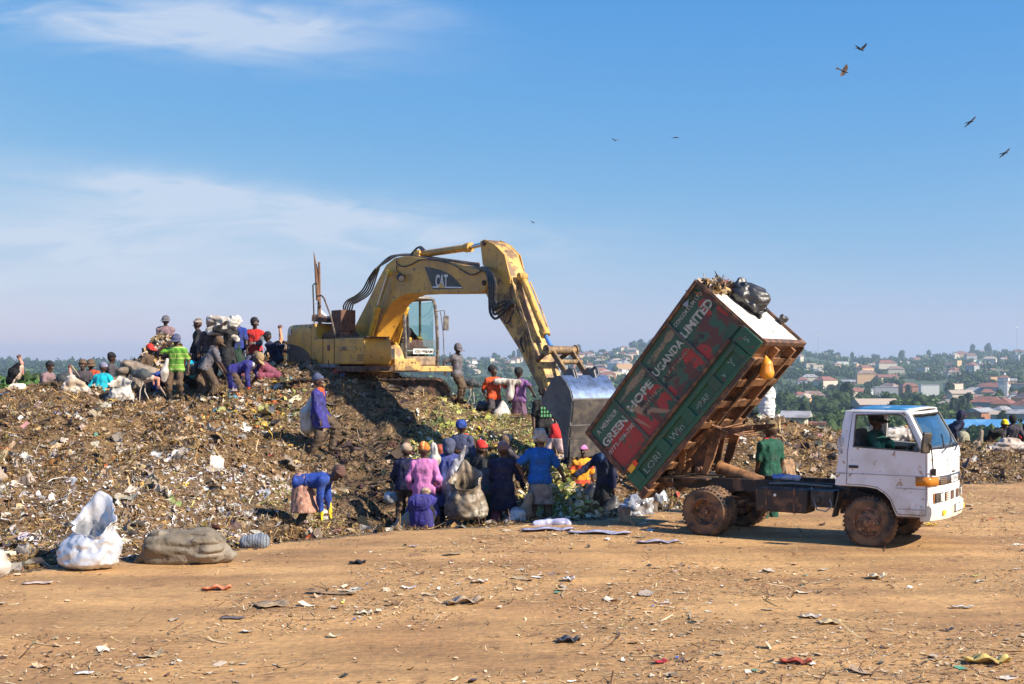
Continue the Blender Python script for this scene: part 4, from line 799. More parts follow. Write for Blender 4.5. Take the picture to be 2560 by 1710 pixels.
mb = MB(); mb.box2((-.2, 1.12, 1.1), (.1, 1.28, 1.62)); mb.box2((.02, .42, 1.1), (.2, .6, 1.7)); mb.tube([(.22, .66, 1.1), (.16, .66, 1.95), (.10, .66, 2.78)], .03, 6); mb.tube([(.25, .58, 1.2), (.2, .58, 1.9), (.14, .58, 2.3)], .022, 6); mb.tube([(.1, .5, 1.7), (.15, .48, 1.95)], .025, 6); mb.tube([(.3, .75, 1.1), (.34, .78, 1.6), (.28, .78, 1.75)], .02, 6); mb.tube([(.3, .95, 1.1), (.34, .95, 1.6), (.28, .95, 1.75)], .02, 6); mb.build('levers', M_black, cab)
mb = MB(); mb.tube([(.45, 1.32, 2.52), (.52, 1.52, 2.54), (.54, 1.54, 2.3)], .014, 6); mb.tube([(.50, 1.36, 1.16), (.56, 1.50, 1.18), (.54, 1.47, 2.0), (.50, 1.42, 2.5)], .013, 6); mo = mb.build('mirror_bracket', M_frame, cab)
mb = MB(); mb.box((.54, 1.56, 2.22), (.04, .19, .38), Matrix.Rotation(.25, 3, 'Z')); mb.build('mirror', M_frame, mo, bevel=.03, seg=3)
# exhaust box, handrails, upright stakes on the engine deck
D = lambda y, q: Vector((ct(y, [q])[0][0], y, ct(y, [q])[0][1]))
p = D(-.95, (612, 715)); mb = MB(); mb.box((p.x, p.y, p.z+.02), (.50, .42, .52)); mb.build('exhaust_box', mat('box_rust', (.13, .06, .035), .7, col2=(.07, .035, .025), scale=6), EX, bevel=.015)
mb = MB(); mb.tube([D(-1., (440, 775)), D(-1., (436, 600)), D(-1., (434, 280))], [.045, .042, .03], 7); mb.build('upright_stake', mat('stake_wood', (.22, .11, .06), .8, col2=(.12, .06, .035), scale=12, stretch=(6, 6, 1)), EX)
mb = MB(); mb.tube([D(-1.05, (425, 560)), D(-1.05, (412, 330)), D(-1.05, (394, 205))], [.05, .045, .006], 7); mb.build('upright_stake', MT['stake_wood'], EX)
mb = MB(); mb.tube([D(-1.2, (398, 725)), D(-1.2, (388, 450)), D(-1.2, (400, 438)), D(-1.2, (418, 440))], .02, 6); mb.build('handrail', M_black, EX)
mb = MB(); mb.tube([D(-1.3, (582, 1060)), D(-1.3, (560, 850)), D(-1.3, (520, 680)), D(-1.3, (470, 545)), D(-1.3, (450, 524)), D(-1.3, (420, 530))], .022, 6); mb.build('handrail', M_pipe, EX)
mb = MB()
for k in range(3): mb.tube([D(-1.05, (424+3*k, 610+6*k)), D(-1.05, (446, 600+4*k)), D(-1.05, (430-2*k, 560+4*k)), D(-1.05, (424, 720-20*k))], .014, 5)
mb.build('rope', M_pipe, EX)
mb = MB()
for q, sz in (((415, 690), (.22, .3, .16)), ((500, 700), (.5, .4, .12)), ((470, 770), (.7, .3, .10)), ((600, 790), (.5, .3, .10))):
    p = D(-1., q); mb.box((p.x, p.y, p.z), sz, Matrix.Rotation(.15, 3, 'Y') @ Matrix.Rotation(q[0]*.01, 3, 'Z'))
mb.build('deck_parts', M_drk, EX, bevel=.01)
# ================================================================ implicit surfaces for bodies, cloth, sacks, birds
def nets(f, org, h):
    s = f < 0; c = [s[i:s.shape[0]-1+i, j:s.shape[1]-1+j, k:s.shape[2]-1+k] for i in (0, 1) for j in (0, 1) for k in (0, 1)]
    cnt = sum(x.astype(np.int8) for x in c); act = (cnt > 0) & (cnt < 8); idx = np.argwhere(act); 
    if len(idx) == 0: return np.zeros((0, 3)), np.zeros((0, 4), int)
    ids = -np.ones(act.shape, np.int64); ids[act] = np.arange(len(idx)); acc = np.zeros((len(idx), 3)); num = np.zeros(len(idx))
    off = [(i, j, k) for i in (0, 1) for j in (0, 1) for k in (0, 1)]
    for a in range(8):
        for b in range(a+1, 8):
            oa, ob = np.array(off[a]), np.array(off[b])
            if np.abs(oa-ob).sum() != 1: continue
            fa = f[tuple((idx+oa).T)]; fb = f[tuple((idx+ob).T)]; m = (fa < 0) != (fb < 0)
            t = np.where(m, fa/(fa-fb+1e-12), 0); acc += np.where(m[:, None], oa+(ob-oa)*t[:, None], 0); num += m
    V = org+(idx+acc/num[:, None])*h; Q_ = []
    for ax in range(3):
        sl0 = [slice(None)]*3; sl1 = [slice(None)]*3; sl0[ax] = slice(0, -1); sl1[ax] = slice(1, None)
        d = s[tuple(sl0)] != s[tuple(sl1)]; e = np.argwhere(d); u, v = [(1, 2), (2, 0), (0, 1)][ax]
        ok = (e[:, u] > 0) & (e[:, v] > 0) & (e[:, u] < f.shape[u]-1) & (e[:, v] < f.shape[v]-1); e = e[ok]
        if len(e) == 0: continue
        def g(du, dv): q = e.copy(); q[:, u] += du; q[:, v] += dv; return ids[tuple(q.T)]
        q = np.stack([g(-1, -1), g(0, -1), g(0, 0), g(-1, 0)], 1); inside = s[tuple(e.T)]; q[~inside] = q[~inside][:, ::-1]; Q_.append(q)
    Q_ = np.concatenate(Q_); return V, Q_[(Q_ >= 0).all(1)]
def cap(a, b, r0, r1=None): return (np.array(a, float), np.array(b, float), r0, r0 if r1 is None else r1)
def implicit(prims, h=.02, k=.03, planes=(), fold=0., fs=(16, 16, 6), seed=0, carve=(), pad=.05):
    lo = np.min([np.minimum(p[0], p[1])-max(p[2], p[3]) for p in prims], 0)-pad; hi = np.max([np.maximum(p[0], p[1])+max(p[2], p[3]) for p in prims], 0)+pad
    n = np.ceil((hi-lo)/h).astype(int)+1
    ax = [lo[i]+h*np.arange(n[i]) for i in range(3)]; P = np.stack(np.meshgrid(*ax, indexing='ij'), -1).reshape(-1, 3).astype(np.float32)
    def dist(p):
        a, b, r0, r1 = p; a = a.astype(np.float32); ab = (b-p[0]).astype(np.float32); l2 = float(ab@ab)
        q = P-a; t = np.clip((q@ab)/l2, 0, 1) if l2 > 1e-9 else np.zeros(len(P), np.float32)
        q = q-t[:, None]*ab; return np.sqrt(np.einsum('ij,ij->i', q, q))-(r0+(r1-r0)*t)
    d = None
    for p in prims:
        e = dist(p)
        if d is None: d = e; continue
        hh = np.clip(.5+.5*(e-d)/k, 0, 1); d = e*(1-hh)+d*hh-k*hh*(1-hh)
    if fold:
        m = np.abs(d) < fold*2+h*1.5; q = P[m]*np.array(fs, np.float32); w = q+.9*np.c_[vnoise(q*.5, seed+3), vnoise(q*.5+9, seed+4), q[:, 0]*0]
        v = 1-2*np.abs(vnoise(w, seed)); d[m] += fold*(v*.75+.35*vnoise(w*2.3, seed+1))
    for pt, nn in planes: d = np.maximum(d, (P-np.array(pt, np.float32))@np.array(nn, np.float32))
    for p in carve: d = np.maximum(d, -dist(p))
    return nets(d.reshape(n), lo, h)
def imp_obj(name, prims, m, parent=None, **k):
    V, Q_ = implicit(prims, **k); return link(name, npmesh(name, V, Q_), parent, m)
# ---------------------------------------------------------------- cloth and skin
def cloth(col, rough=.85, name=None):
    key = 'cloth_'+(name or '_'.join('%02d' % int(c*99) for c in col)); d = tuple(c*.55+.03 for c in col); l = tuple(min(1, c*1.25+.02) for c in col)
    return mat(key, col, rough, col2=d, scale=5, lo=.45, hi=.68, col3=l, scale3=11, lo3=.54, hi3=.68, bump=.012, bscale=24, spec=.2)
SKIN = mat('skin_dark', (.055, .026, .017), .5, col2=(.085, .042, .026), scale=9, spec=.45); SKIN2 = mat('skin_dusty', (.115, .058, .036), .6, col2=(.16, .09, .055), scale=9)
EYE = mat('eye_white', (.55, .52, .48), .3); HAIR = mat('hair_black', (.008, .007, .007), .9, bump=.006, bscale=80)
BOOT = mat('boot_rubber', (.025, .023, .022), .5, col2=(.12, .08, .05), scale=6); MUDC = cloth((.105, .070, .045)); 
def V3(*a): return np.array(a, float)
def ik(a, b, l1, l2, hint):
    d = b-a; L_ = np.linalg.norm(d); L_ = min(L_, (l1+l2)*.995); u = d/ (np.linalg.norm(d)+1e-9); b2 = a+u*L_
    x = (l1*l1-l2*l2+L_*L_)/(2*L_); y = math.sqrt(max(0, l1*l1-x*x)); w = hint-u*(hint@u); w = w/(np.linalg.norm(w)+1e-9); return a+u*x+w*y, b2
NP = [0]
def person(px, py, Y, h, face, label, top=None, tk='shirt', bot=None, bk='trousers', hat=None, hk='beanie', boots='boots', lean=0, hip=1., feet=None, hands=None, hp=0, hy=0, skin=SKIN,
           glove=None, scarf=None, hem=None, sleeve=None, folds=.017, hb=0., arm_hint=None, wide=1.1, group=None, extra=None, sit=False, flare=.175):
    """stand a person with the feet at picture point (px,py) and depth Y; face = heading (0 towards the camera, 90 to the right)"""
    NP[0] += 1; sd = NP[0]*7; k = h/1.7; root = at(px, py, Y)
    s_ = V3(0, -math.sin(R(lean)), math.cos(R(lean))); P0 = V3(0, hb, .52*h*hip if not sit else hip); Cc = P0+s_*.50*k; fw = V3(0, -math.cos(R(lean)), -math.sin(R(lean))); X = V3(1, 0, 0)
    hl = R(lean*.55+hp); hd = V3(0, -math.sin(hl), math.cos(hl)); hf = V3(0, -math.cos(hl), -math.sin(hl)); ry = R(hy)
    hf = hf*math.cos(ry)+X*math.sin(ry); hs = np.cross(hd, hf); hc = Cc+s_*.035*k+hd*.148*k
    feet = feet or [(.13, .02, 0), (-.13, -.05, 0)]; hands = hands or [(.30, -.05, .80), (-.30, -.05, .80)]
    fL = [V3(f[0], f[1], f[2]+.08)*V3(k, k, 1) for f in feet]; hips = [P0+X*.09*k, P0-X*.09*k]; sh = [Cc-s_*.065*k+X*.168*k*wide, Cc-s_*.065*k-X*.168*k*wide]
    kn = []; ank = []
    for i in (0, 1): a, b = ik(hips[i], fL[i], .43*k, .42*k, V3((.25, -.25)[i]*(1 if not sit else 2), -1, .1)); kn.append(a); ank.append(b)
    el = []; wr = []
    for i in (0, 1):
        hint = V3((1, -1)[i]*.6, .9, -.4) if arm_hint is None else V3(*arm_hint[i]); a, b = ik(sh[i], V3(*hands[i])*k, .29*k, .25*k, hint); el.append(a); wr.append(b)
    r = k
    def legs(d, lo=True, up=True, j=0.):
        out = []
        for i in (0, 1):
            if up: out.append(cap(hips[i], kn[i], .085*r+d, .062*r+d+j))
            if lo: out.append(cap(kn[i], ank[i], .058*r+d+j, .040*r+d+j))
        return out
    def torso(d): return [cap(P0+X*.05*k, Cc-s_*.12*k+X*.06*k*wide, .112*r+d, .112*r+d), cap(P0-X*.05*k, Cc-s_*.12*k-X*.06*k*wide, .112*r+d, .112*r+d), cap(sh[0], sh[1], .062*r+d, .062*r+d), cap(hips[0], hips[1], .105*r+d, .105*r+d), cap(Cc-s_*.12*k, Cc+s_*.035*k, .115*r+d, .050*r+d), cap(Cc+s_*.01*k-X*.05*k, sh[1], .045*r+d, .055*r+d), cap(Cc+s_*.01*k+X*.05*k, sh[0], .045*r+d, .055*r+d)]
    def arms(d, lo=True, j=0.): return [cap(sh[i], el[i], .052*r+d, .042*r+d+j) for i in (0, 1)]+([cap(el[i], el[i]+(wr[i]-el[i])*.93, .040*r+d+j, .028*r+d+j) for i in (0, 1)] if lo else [])
    hr = .104*r
    skull = [cap(hc+hd*.035*k, hc+hd*.02*k-hf*.03*k, hr*.92, hr*.95), cap(hc, hc-hd*.085*k+hf*.035*k, hr*.78, hr*.42)]
    face_ = [cap(hc+hf*.085*k+hd*.0*k, hc+hf*.118*k-hd*.035*k, .010*r, .017*r), cap(hc-hd*.068*k+hf*.088*k-hs*.02*k, hc-hd*.068*k+hf*.088*k+hs*.02*k, .011*r), cap(hc+hs*.097*k-hd*.01*k, hc+hs*.10*k-hd*.04*k, .013*r), cap(hc-hs*.097*k-hd*.01*k, hc-hs*.10*k-hd*.04*k, .013*r), cap(hc+hf*.078*k+hd*.022*k-hs*.035*k, hc+hf*.078*k+hd*.022*k+hs*.035*k, .014*r)]
    foot = [cap(ank[i]+V3(0, .03, -.045)*k, ank[i]+V3((.02, -.02)[i], -.16, -.05)*k, .036*r, .030*r) for i in (0, 1)]
    hand = []
    for i in (0, 1):
        u = wr[i]-el[i]; u = u/np.linalg.norm(u); v = np.cross(u, V3(0, -1, 0.2)); v /= np.linalg.norm(v)+1e-9; v = v*(-1 if v[0] < 0 else 1); hand.append((wr[i], u, v))
    palm = [cap(w+u*.03*k+v*o, w+u*.085*k+v*o*1.4, .017*r, .016*r) for w, u, v in hand for o in (-.018*k, .018*k)]
    prims = torso(0)+legs(0)+arms(0)+skull+face_+foot+palm+[cap(Cc-s_*.02*k, hc-hd*.04*k, .052*r, .050*r)]+[cap(el[i], wr[i], .038*r, .025*r) for i in (0, 1)]
    V, Q_ = implicit(prims, h=.019, k=.018, carve=[cap(hc+hf*.105*k+hd*.0*k+hs*.034*k*q, hc+hf*.11*k+hd*.0*k+hs*.034*k*q, .013*r) for q in (-1, 1)])
    bm = bmesh.new(); me0 = npmesh('t', V, Q_); bm.from_mesh(me0); bpy.data.meshes.remove(me0); mb = MB(); mb.bm.free(); mb.bm = bm
    for i, (w, u, v) in enumerate(hand):       # four bent fingers and a thumb from the side of the palm
        nrm = np.cross(u, v); nrm = nrm*(-1 if nrm@(P0-w) < 0 else 1); lens = (.072, .080, .075, .058)
        for q in range(4):
            b0_ = w+u*.085*k+v*(-.030+.020*q)*k; b1 = b0_+(u*.9+nrm*.25)*lens[q]*.5*k; b2 = b1+(u*.55+nrm*.8)*lens[q]*.55*k
            mb.tube([b0_-u*.02*k, b0_, b1, b2], [.0095*k, .0095*k, .0085*k, .006*k], 5)
        sd_ = -1 if i == 0 else 1; b0_ = w+u*.03*k+v*sd_*.03*k; mb.tube([b0_-v*sd_*.012*k, b0_+v*sd_*.018*k+u*.025*k, b0_+v*sd_*.022*k+u*.06*k+nrm*.012*k], [.012*k, .011*k, .008*k], 5)
    nf = len(bm.faces)
    for q in (-1, 1): mb.ball(hc+hf*.087*k+hd*.0*k+hs*.034*k*q, .013*r, 1)
    bm.faces.ensure_lookup_table()
    for f in bm.faces[nf:]: f.material_index = 1
    me = bpy.data.meshes.new('person'); bm.to_mesh(me); bm.free(); me.shade_smooth(); o = link('person', me, None, [skin, EYE]); o.location = root; o.rotation_euler = (0, 0, R(face)); tag(o, label, 'person', group)
    def part(name, pr, m, **kw): kw.setdefault('h', .02); kw.setdefault('k', .035); kw.setdefault('seed', sd); return imp_obj(name, pr, m, o, **kw)
    up = [(Cc+s_*.045*k, s_*.98+fw*.2)]
    mid = (kn[0]+kn[1])/2; dn = (mid-P0); dn = dn/np.linalg.norm(dn)
    if bot is not None:
        if bk == 'trousers': part('trousers', legs(.022, j=.022)+[cap(hips[0], hips[1], .105*r+.016)], bot, fold=folds*1.3, fs=(14, 14, 11), k=.02, planes=[((0, 0, .045), (0, 0, -1))])
        elif bk == 'shorts': part('shorts', legs(.018, lo=False)+[cap(kn[i], kn[i]+(ank[i]-kn[i])*.3, .062*r+.02) for i in (0, 1)]+[cap(hips[0], hips[1], .105*r+.018)], bot, fold=folds, k=.025)
        elif bk in ('skirt', 'apron'):
            hz_ = .42 if hem is None else hem; tgt = P0+V3(0, dn[1]*.5, -1)*(P0[2]-hz_*k); d_ = tgt-P0
            pr = [cap(P0+X*.04*k*q+d_*-.02, P0+X*.075*k*q+d_*1.05, .115*r+.02, flare*r) for q in (-1, 1)]+[cap(kn[i]+(hips[i]-kn[i])*.3, kn[i], .08*r, .085*r) for i in (0, 1)]
            pr += [cap(P0+X*.04*k*q, P0+X*.05*k*q+s_*.14*k, .142*r, .128*r) for q in (-1, 1)] if lean > 60 else []
            part(bk, pr, bot, fold=folds*1.4, fs=(13, 13, 3), planes=[((0, 0, hz_*k), (0, 0, -1))])
            if bk == 'apron': part('trousers', legs(.014, j=.012), MUDC, fold=folds, k=.02)
            else: part('leggings', legs(.010), cloth((.03, .028, .03)), k=.02)
    if boots: part('boots', [cap(kn[i]+(ank[i]-kn[i])*.45, ank[i], .058*r, .052*r) for i in (0, 1)]+[cap(ank[i]+V3(0, .035, -.035)*k, ank[i]+V3((.02, -.02)[i], -.18, -.04)*k, .046*r, .042*r) for i in (0, 1)], BOOT if boots == 'boots' else boots, k=.02, planes=[((0, 0, -.005), (0, 0, -1))])
    if top is not None:
        lo_ = tk in ('coat', 'long', 'jacket', 'hoodie'); pr = torso(.022)+arms(.020, lo=lo_, j=.006); pl_ = list(up)
        if not lo_:
            pr = torso(.020)+[cap(sh[i], sh[i]+(el[i]-sh[i])*.78, .075*r, .078*r) for i in (0, 1)]
        if tk == 'coat':
            hz_ = .50 if hem is None else hem; d_ = V3(0, dn[1]*.55, dn[2])*((P0[2]-hz_*k)/max(.2, -dn[2])); pr += [cap(P0+X*.05*k*q, P0+X*.085*k*q+d_*1.1, .125*r+.022, .170*r) for q in (-1, 1)]; pl_.append(((0, 0, hz_*k), (0, 0, -1)))
        else: pr += [cap(hips[0]-s_*.05*k, hips[1]-s_*.05*k, .110*r+.022)]; pl_.append((P0-s_*.10*k, -s_))
        if tk == 'sleeveless': pr = torso(.020)+[cap(hips[0]-s_*.05*k, hips[1]-s_*.05*k, .11*r+.02)]
        part({'coat': 'coat', 'long': 'shirt', 'jacket': 'jacket', 'hoodie': 'hoodie', 'shirt': 'shirt', 'sleeveless': 'tunic'}[tk], pr, top, fold=folds, planes=pl_)
        if sleeve is not None: part('sleeves', [cap(sh[i]+(el[i]-sh[i])*.5, el[i], .064*r, .058*r) for i in (0, 1)]+[cap(el[i], el[i]+(wr[i]-el[i])*.9, .056*r, .045*r) for i in (0, 1)], sleeve, fold=.008, k=.015)
        if tk == 'hoodie' or hk == 'hood': part('hood', [cap(hc+hd*.03*k-hf*.03*k, hc-hd*.08*k-hf*.05*k, .128*r, .11*r)], top if hk != 'hood' or hat is None else hat, fold=.012, planes=[(hc+hf*.055*k, hf)])
    if hat is not None and hk != 'hood':
        c0 = hc+hd*.045*k-hf*.012*k; brow = hc+hd*.028*k
        if hk == 'beanie': part('beanie', [cap(c0, c0+hd*.035*k-hf*.025*k, hr+.020, hr*.88+.014)], hat, h=.016, fold=.008, fs=(9, 9, 34), planes=[(brow-hf*.02*k, -hd*.92-hf*-.25)])
        elif hk == 'wrap': part('head_wrap', [cap(c0-hf*.01*k, c0+hd*.03*k-hf*.04*k, hr+.022, hr+.020), cap(c0-hf*.11*k-hd*.02*k, c0-hf*.14*k-hd*.02*k, .045*r)], hat, h=.016, fold=.012, fs=(20, 20, 26), planes=[(brow-hf*.03*k, -hd*.9+hf*.30)])
        elif hk in ('cap', 'bucket', 'cap_back'):
            ct_ = part('cap', [cap(c0, c0+hd*.02*k-hf*.01*k, hr+.018, hr*.95+.012)], hat, h=.016, planes=[(brow, -hd)])
            mb = MB(); fr_ = hf if hk != 'cap_back' else -hf; n_ = 18; ring = []
            for q in range(n_):
                a = 2*math.pi*q/n_; ca = math.cos(a); ext = (.062 if ca > .3 else .0)*(ca if ca > .3 else 0)*1.5 if hk != 'bucket' else .05
                ring.append((a, hr+.012+ext, -.012-.02*(ca > .3) if hk != 'bucket' else -.035))
            cc = brow+hd*.008*k; top_ = [cc+(fr_*math.cos(a)+hs*math.sin(a))*(hr+.005) for a, _, _ in ring]; out_ = [cc+(fr_*math.cos(a)+hs*math.sin(a))*e+hd*z for a, e, z in ring]
            mb.loft([top_, out_, [p-hd*.010 for p in out_], [p-hd*.012 for p in top_]], cap=False); mb.build('brim', hat, ct_, smooth=60)
        elif hk == 'plastic': part('plastic_hat', [cap(c0+hd*.01*k, c0+hd*.06*k-hf*.02*k, hr+.035, hr+.015), cap(c0-hs*.12*k-hd*.06*k, c0-hs*.17*k-hd*.11*k, .04, .02)], hat, h=.016, fold=.018, fs=(14, 14, 14), planes=[(brow-hd*.06*k, -hd)])
    elif hat is None: part('hair', [cap(c0_, c0_, hr+.006) for c0_ in (hc+hd*.04*k-hf*.018*k,)]+[cap(hc-hf*.03*k, hc-hf*.03*k-hd*.02*k, hr+.004)], HAIR, h=.016, planes=[(hc+hf*.055*k+hd*.045*k, hf*.9-hd*.45)])
    if scarf is not None: part('scarf', [cap(Cc+X*.07*k+fw*.02, Cc-X*.07*k+fw*.02, .075*r), cap(Cc+fw*.06*k, Cc+fw*.10*k-s_*.10*k, .06*r, .045*r)], scarf, fold=.014, fs=(22, 22, 22))
    if glove is not None:
        part('gloves', [cap(el[i]+(wr[i]-el[i])*.55, wr[i]+hand[i][1]*.05*k, .045*r, .040*r) for i in (0, 1)]+[cap(w+u*.06*k+v*(-.03+.02*q)*k, w+u*.16*k+v*(-.036+.026*q)*k, .014, .011) for w, u, v in hand for q in range(4)]+[cap(w+u*.04*k+v*.04*k*(-1 if i == 0 else 1), w+u*.09*k+v*.07*k*(-1 if i == 0 else 1), .014, .011) for i, (w, u, v) in enumerate(hand)], glove, h=.012, k=.012)
    o['_k'] = 0; del o['_k']
    info = dict(hc=hc, Cc=Cc, P0=P0, wr=wr, el=el, sh=sh, hf=hf, hd=hd, hs=hs, k=k, kn=kn, ank=ank, part=part)
    if extra: extra(o, info)
    return o, info
# ================================================================ the people
CL = dict(navy=cloth((.015, .017, .050)), blue=cloth((.022, .040, .22)), royal=cloth((.02, .055, .27)), slate=cloth((.075, .085, .15)), grey=cloth((.13, .12, .135)), dgrey=cloth((.065, .055, .062)), black=cloth((.016, .015, .017)),
          brown=cloth((.12, .075, .045)), tan=cloth((.36, .25, .13)), mauve=cloth((.24, .155, .165)), purple=cloth((.22, .10, .26)), maroon=cloth((.22, .055, .09)), red=cloth((.55, .03, .025)), orange=cloth((.60, .085, .02)), pink=cloth((.55, .19, .42)),
          teal=cloth((.01, .42, .50)), green=cloth((.014, .075, .048)), cyan=cloth((.01, .45, .62)), beige=cloth((.40, .30, .21)), white=cloth((.62, .60, .56)), dgreen=cloth((.02, .05, .032)), yellow=cloth((.75, .55, .02)), rustc=cloth((.36, .08, .04)), lav=cloth((.20, .20, .30)), indigo=cloth((.038, .034, .20)))
def banded(name, cols, period, base, axis=2):
    m = cloth(base, name=name); N, L = m.node_tree.nodes, m.node_tree.links; p = N['Principled BSDF']; src = p.inputs['Base Color'].links[0].from_socket
    tc = N.new('ShaderNodeTexCoord'); sp = N.new('ShaderNodeSeparateXYZ'); L.new(tc.outputs['Object'], sp.inputs[0])
    a = N.new('ShaderNodeMath'); a.operation = 'DIVIDE'; L.new(sp.outputs[axis], a.inputs[0]); a.inputs[1].default_value = period; b = N.new('ShaderNodeMath'); b.operation = 'FRACT'; L.new(a.outputs[0], b.inputs[0])
    cr = N.new('ShaderNodeValToRGB'); cr.color_ramp.interpolation = 'CONSTANT'; els = cr.color_ramp.elements
    for i, (pos, c) in enumerate(cols):
        e = els[0] if i == 0 else (els[1] if i == 1 else els.new(pos)); e.position = pos; e.color = (*c, 1)
    L.new(b.outputs[0], cr.inputs[0]); x = N.new('ShaderNodeMix'); x.data_type = 'RGBA'; x.inputs['Factor'].default_value = .3; L.new(cr.outputs[0], x.inputs['A']); L.new(src, x.inputs['B']); L.new(x.outputs['Result'], p.inputs['Base Color']); return m
G_, T_Y = (.13, .36, .05), (.60, .58, .25)
POLO = banded('polo', [(0, G_), (.12, T_Y), (.2, (.17, .33, .04)), (.55, T_Y), (.6, (.10, .26, .03))], .27, (.12, .32, .05))
STRIPE = banded('knit_stripes', [(0, (.05, .035, .03)), (.35, (.5, .4, .33)), (.6, (.12, .13, .18)), (.8, (.5, .4, .33))], .1, (.2, .15, .12))
ORSTR = banded('orange_stripes', [(0, (.70, .20, .03)), (.5, (.60, .10, .02)), (.72, (.72, .50, .22))], .11, (.6, .2, .05), 0)
BRSTR = banded('brown_stripes', [(0, (.09, .045, .035)), (.5, (.17, .10, .08))], .035, (.1, .05, .04))
DOTS = mat('dotted_skirt', (.36, .18, .12), .85, col2=(.55, .42, .34), scale=42, lo=.60, hi=.63, col3=(.22, .10, .07), scale3=3)
PLAS = mat('grey_plastic_sheet', (.17, .175, .19), .25, col2=(.11, .11, .12), scale=6, bump=.012, bscale=14, spec=.7)
WB = mat('white_sack', (.50, .47, .42), .55, col2=(.36, .31, .26), scale=4, col3=(.24, .18, .13), scale3=9, bump=.025, bscale=8)
WS = mat('shiny_white_sack', (.50, .51, .54), .28, metal=.3, col2=(.60, .60, .62), scale=6, bump=.010, bscale=14, spec=.8)
GS = mat('grey_sack', (.34, .34, .36), .35, col2=(.22, .20, .19), scale=5, bump=.01, bscale=18)
BS = mat('brown_sack', (.27, .21, .15), .7, col2=(.16, .12, .085), scale=5, bump=.008, bscale=22)
BB = mat('black_bag', (.012, .012, .014), .42, col2=(.03, .028, .028), scale=5, bump=.012, bscale=16, spec=.7)
CB = mat('clear_bag', (.42, .43, .45), .2, col2=(.16, .16, .17), scale=7, lo=.45, hi=.6, bump=.015, bscale=18, spec=.8)
def bag(name, label, cat, loc, prims, m, fold=.03, fs=(9, 9, 4), h=.025, face=0., seed=1, k=.06, group=None, planes=(), carve=()):
    o = imp_obj(name, [cap(*p) for p in prims], m, None, h=h, k=k, fold=fold, fs=fs, seed=seed, planes=planes, carve=[cap(*c) for c in carve]); o.location = loc; o.rotation_euler = (0, 0, R(face)); return tag(o, label, cat, group)
HD = lambda y=-.05, z=.80, x=.26: [(x, y, z), (-x, y, z)]
FOLD_ARMS = [(.02, -.22, 1.12), (-.02, -.24, 1.08)]; DOWN = lambda z=.35, y=-.45: [(.14, y, z), (-.14, y-.05, z)]
c = CL
# --- on the heap, left to right
person(107, 990, 33.0, 1.6, 75, 'seated person in mauve shirt and black beanie, leftmost of the people on the heap', c['mauve'], 'shirt', c['maroon'], hat=c['black'], lean=22, sit=True, hip=.14, feet=[(.15, -.62, -.02), (-.12, -.55, -.02)], hands=[(.12, -.42, .42), (-.12, -.40, .40)], sleeve=c['purple'])
person(208, 990, 33.4, 1.6, 10, 'seated person in dark purple coat and brown knit hat facing the camera', c['dgrey'], 'jacket', c['black'], hat=c['brown'], lean=8, sit=True, hip=.16, feet=[(.2, -.5, 0), (-.2, -.5, 0)], hands=[(.12, -.32, .38), (-.12, -.30, .36)])
person(232, 988, 34.2, 1.6, -5, 'person in orange top under a wide brown hat, behind the teal jacket', c['orange'], 'shirt', c['brown'], hat=c['brown'], hk='bucket', lean=14, sit=True, hip=.18, feet=[(.2, -.5, 0), (-.2, -.5, 0)], hands=[(.1, -.35, .4), (-.1, -.35, .4)])
person(252, 998, 32.6, 1.62, 170, 'person in bright teal jacket and blue patterned beanie seen from behind', c['teal'], 'jacket', c['black'], hat=c['lav'], lean=14, sit=True, hip=.15, feet=[(.25, -.45, 0), (-.25, -.45, 0)], hands=[(.25, -.3, .35), (-.25, -.3, .35)])
person(268, 1028, 34.0, 1.66, 100, 'person in grey jacket and dark beanie reaching an arm out to the right', c['dgrey'], 'jacket', c['black'], hat=c['black'], lean=12, hip=.86, hands=[(.25, -.55, 1.12), (-.2, -.35, .8)])
person(363, 1000, 34.6, 1.55, 80, 'person in red cap peeping over the big brown sack', c['brown'], 'shirt', c['brown'], hat=c['red'], hk='cap', lean=15, hip=.95)
person(392, 1003, 33.0, 1.6, 35, 'person in royal blue shirt bending down behind the stork', c['royal'], 'shirt', c['navy'], hat=c['black'], lean=82, hip=.72, hands=DOWN(.2, -.55), hp=30, sleeve=c['royal'])
person(414, 940, 37.0, 1.72, 0, 'man in mauve jacket and grey cap standing on the peak of the heap', c['mauve'], 'jacket', c['brown'], hat=c['grey'], hk='cap', hands=[(.06, -.24, 1.05), (-.10, -.26, 1.02)])
person(441, 1008, 32.0, 1.70, -8, 'man in green striped polo shirt and blue cap with a hand at his mouth', POLO, 'shirt', c['brown'], 'shorts', hat=c['slate'], hk='cap', hands=[(.30, .02, .82), (-.17, -.22, 1.46)], hp=8, arm_hint=[(.6, .8, -.3), (-.9, -.3, -.6)])
person(476, 990, 32.9, 1.55, 150, 'crouching person in black with a white and grey hood, behind the man in the polo', c['black'], 'jacket', c['black'], hat=c['white'], lean=60, hip=.55, hands=DOWN(.2), hp=10)
person(512, 1006, 32.0, 1.74, 112, 'man in grey shirt, brown cap and brown trousers stooping to the right', c['grey'], 'shirt', MUDC, hat=c['brown'], hk='cap', lean=30, hip=.97, hands=[(.14, -.46, .72), (-.1, -.5, .72)], feet=[(.14, .05, 0), (-.14, -.14, 0)], hp=10, wide=1.1)
person(486, 1006, 32.6, 1.66, 95, 'man in worn dark jacket bowed low next to the grey shirt', c['dgrey'], 'jacket', c['brown'], hat=c['dgrey'], lean=48, hip=.92, hands=[(.1, -.5, .6), (-.1, -.5, .6)])
person(498, 955, 35.0, 1.70, -70, 'person in black with a striped knit hat looking left', c['black'], 'jacket', c['black'], hat=STRIPE, lean=5, hands=HD(-.2))
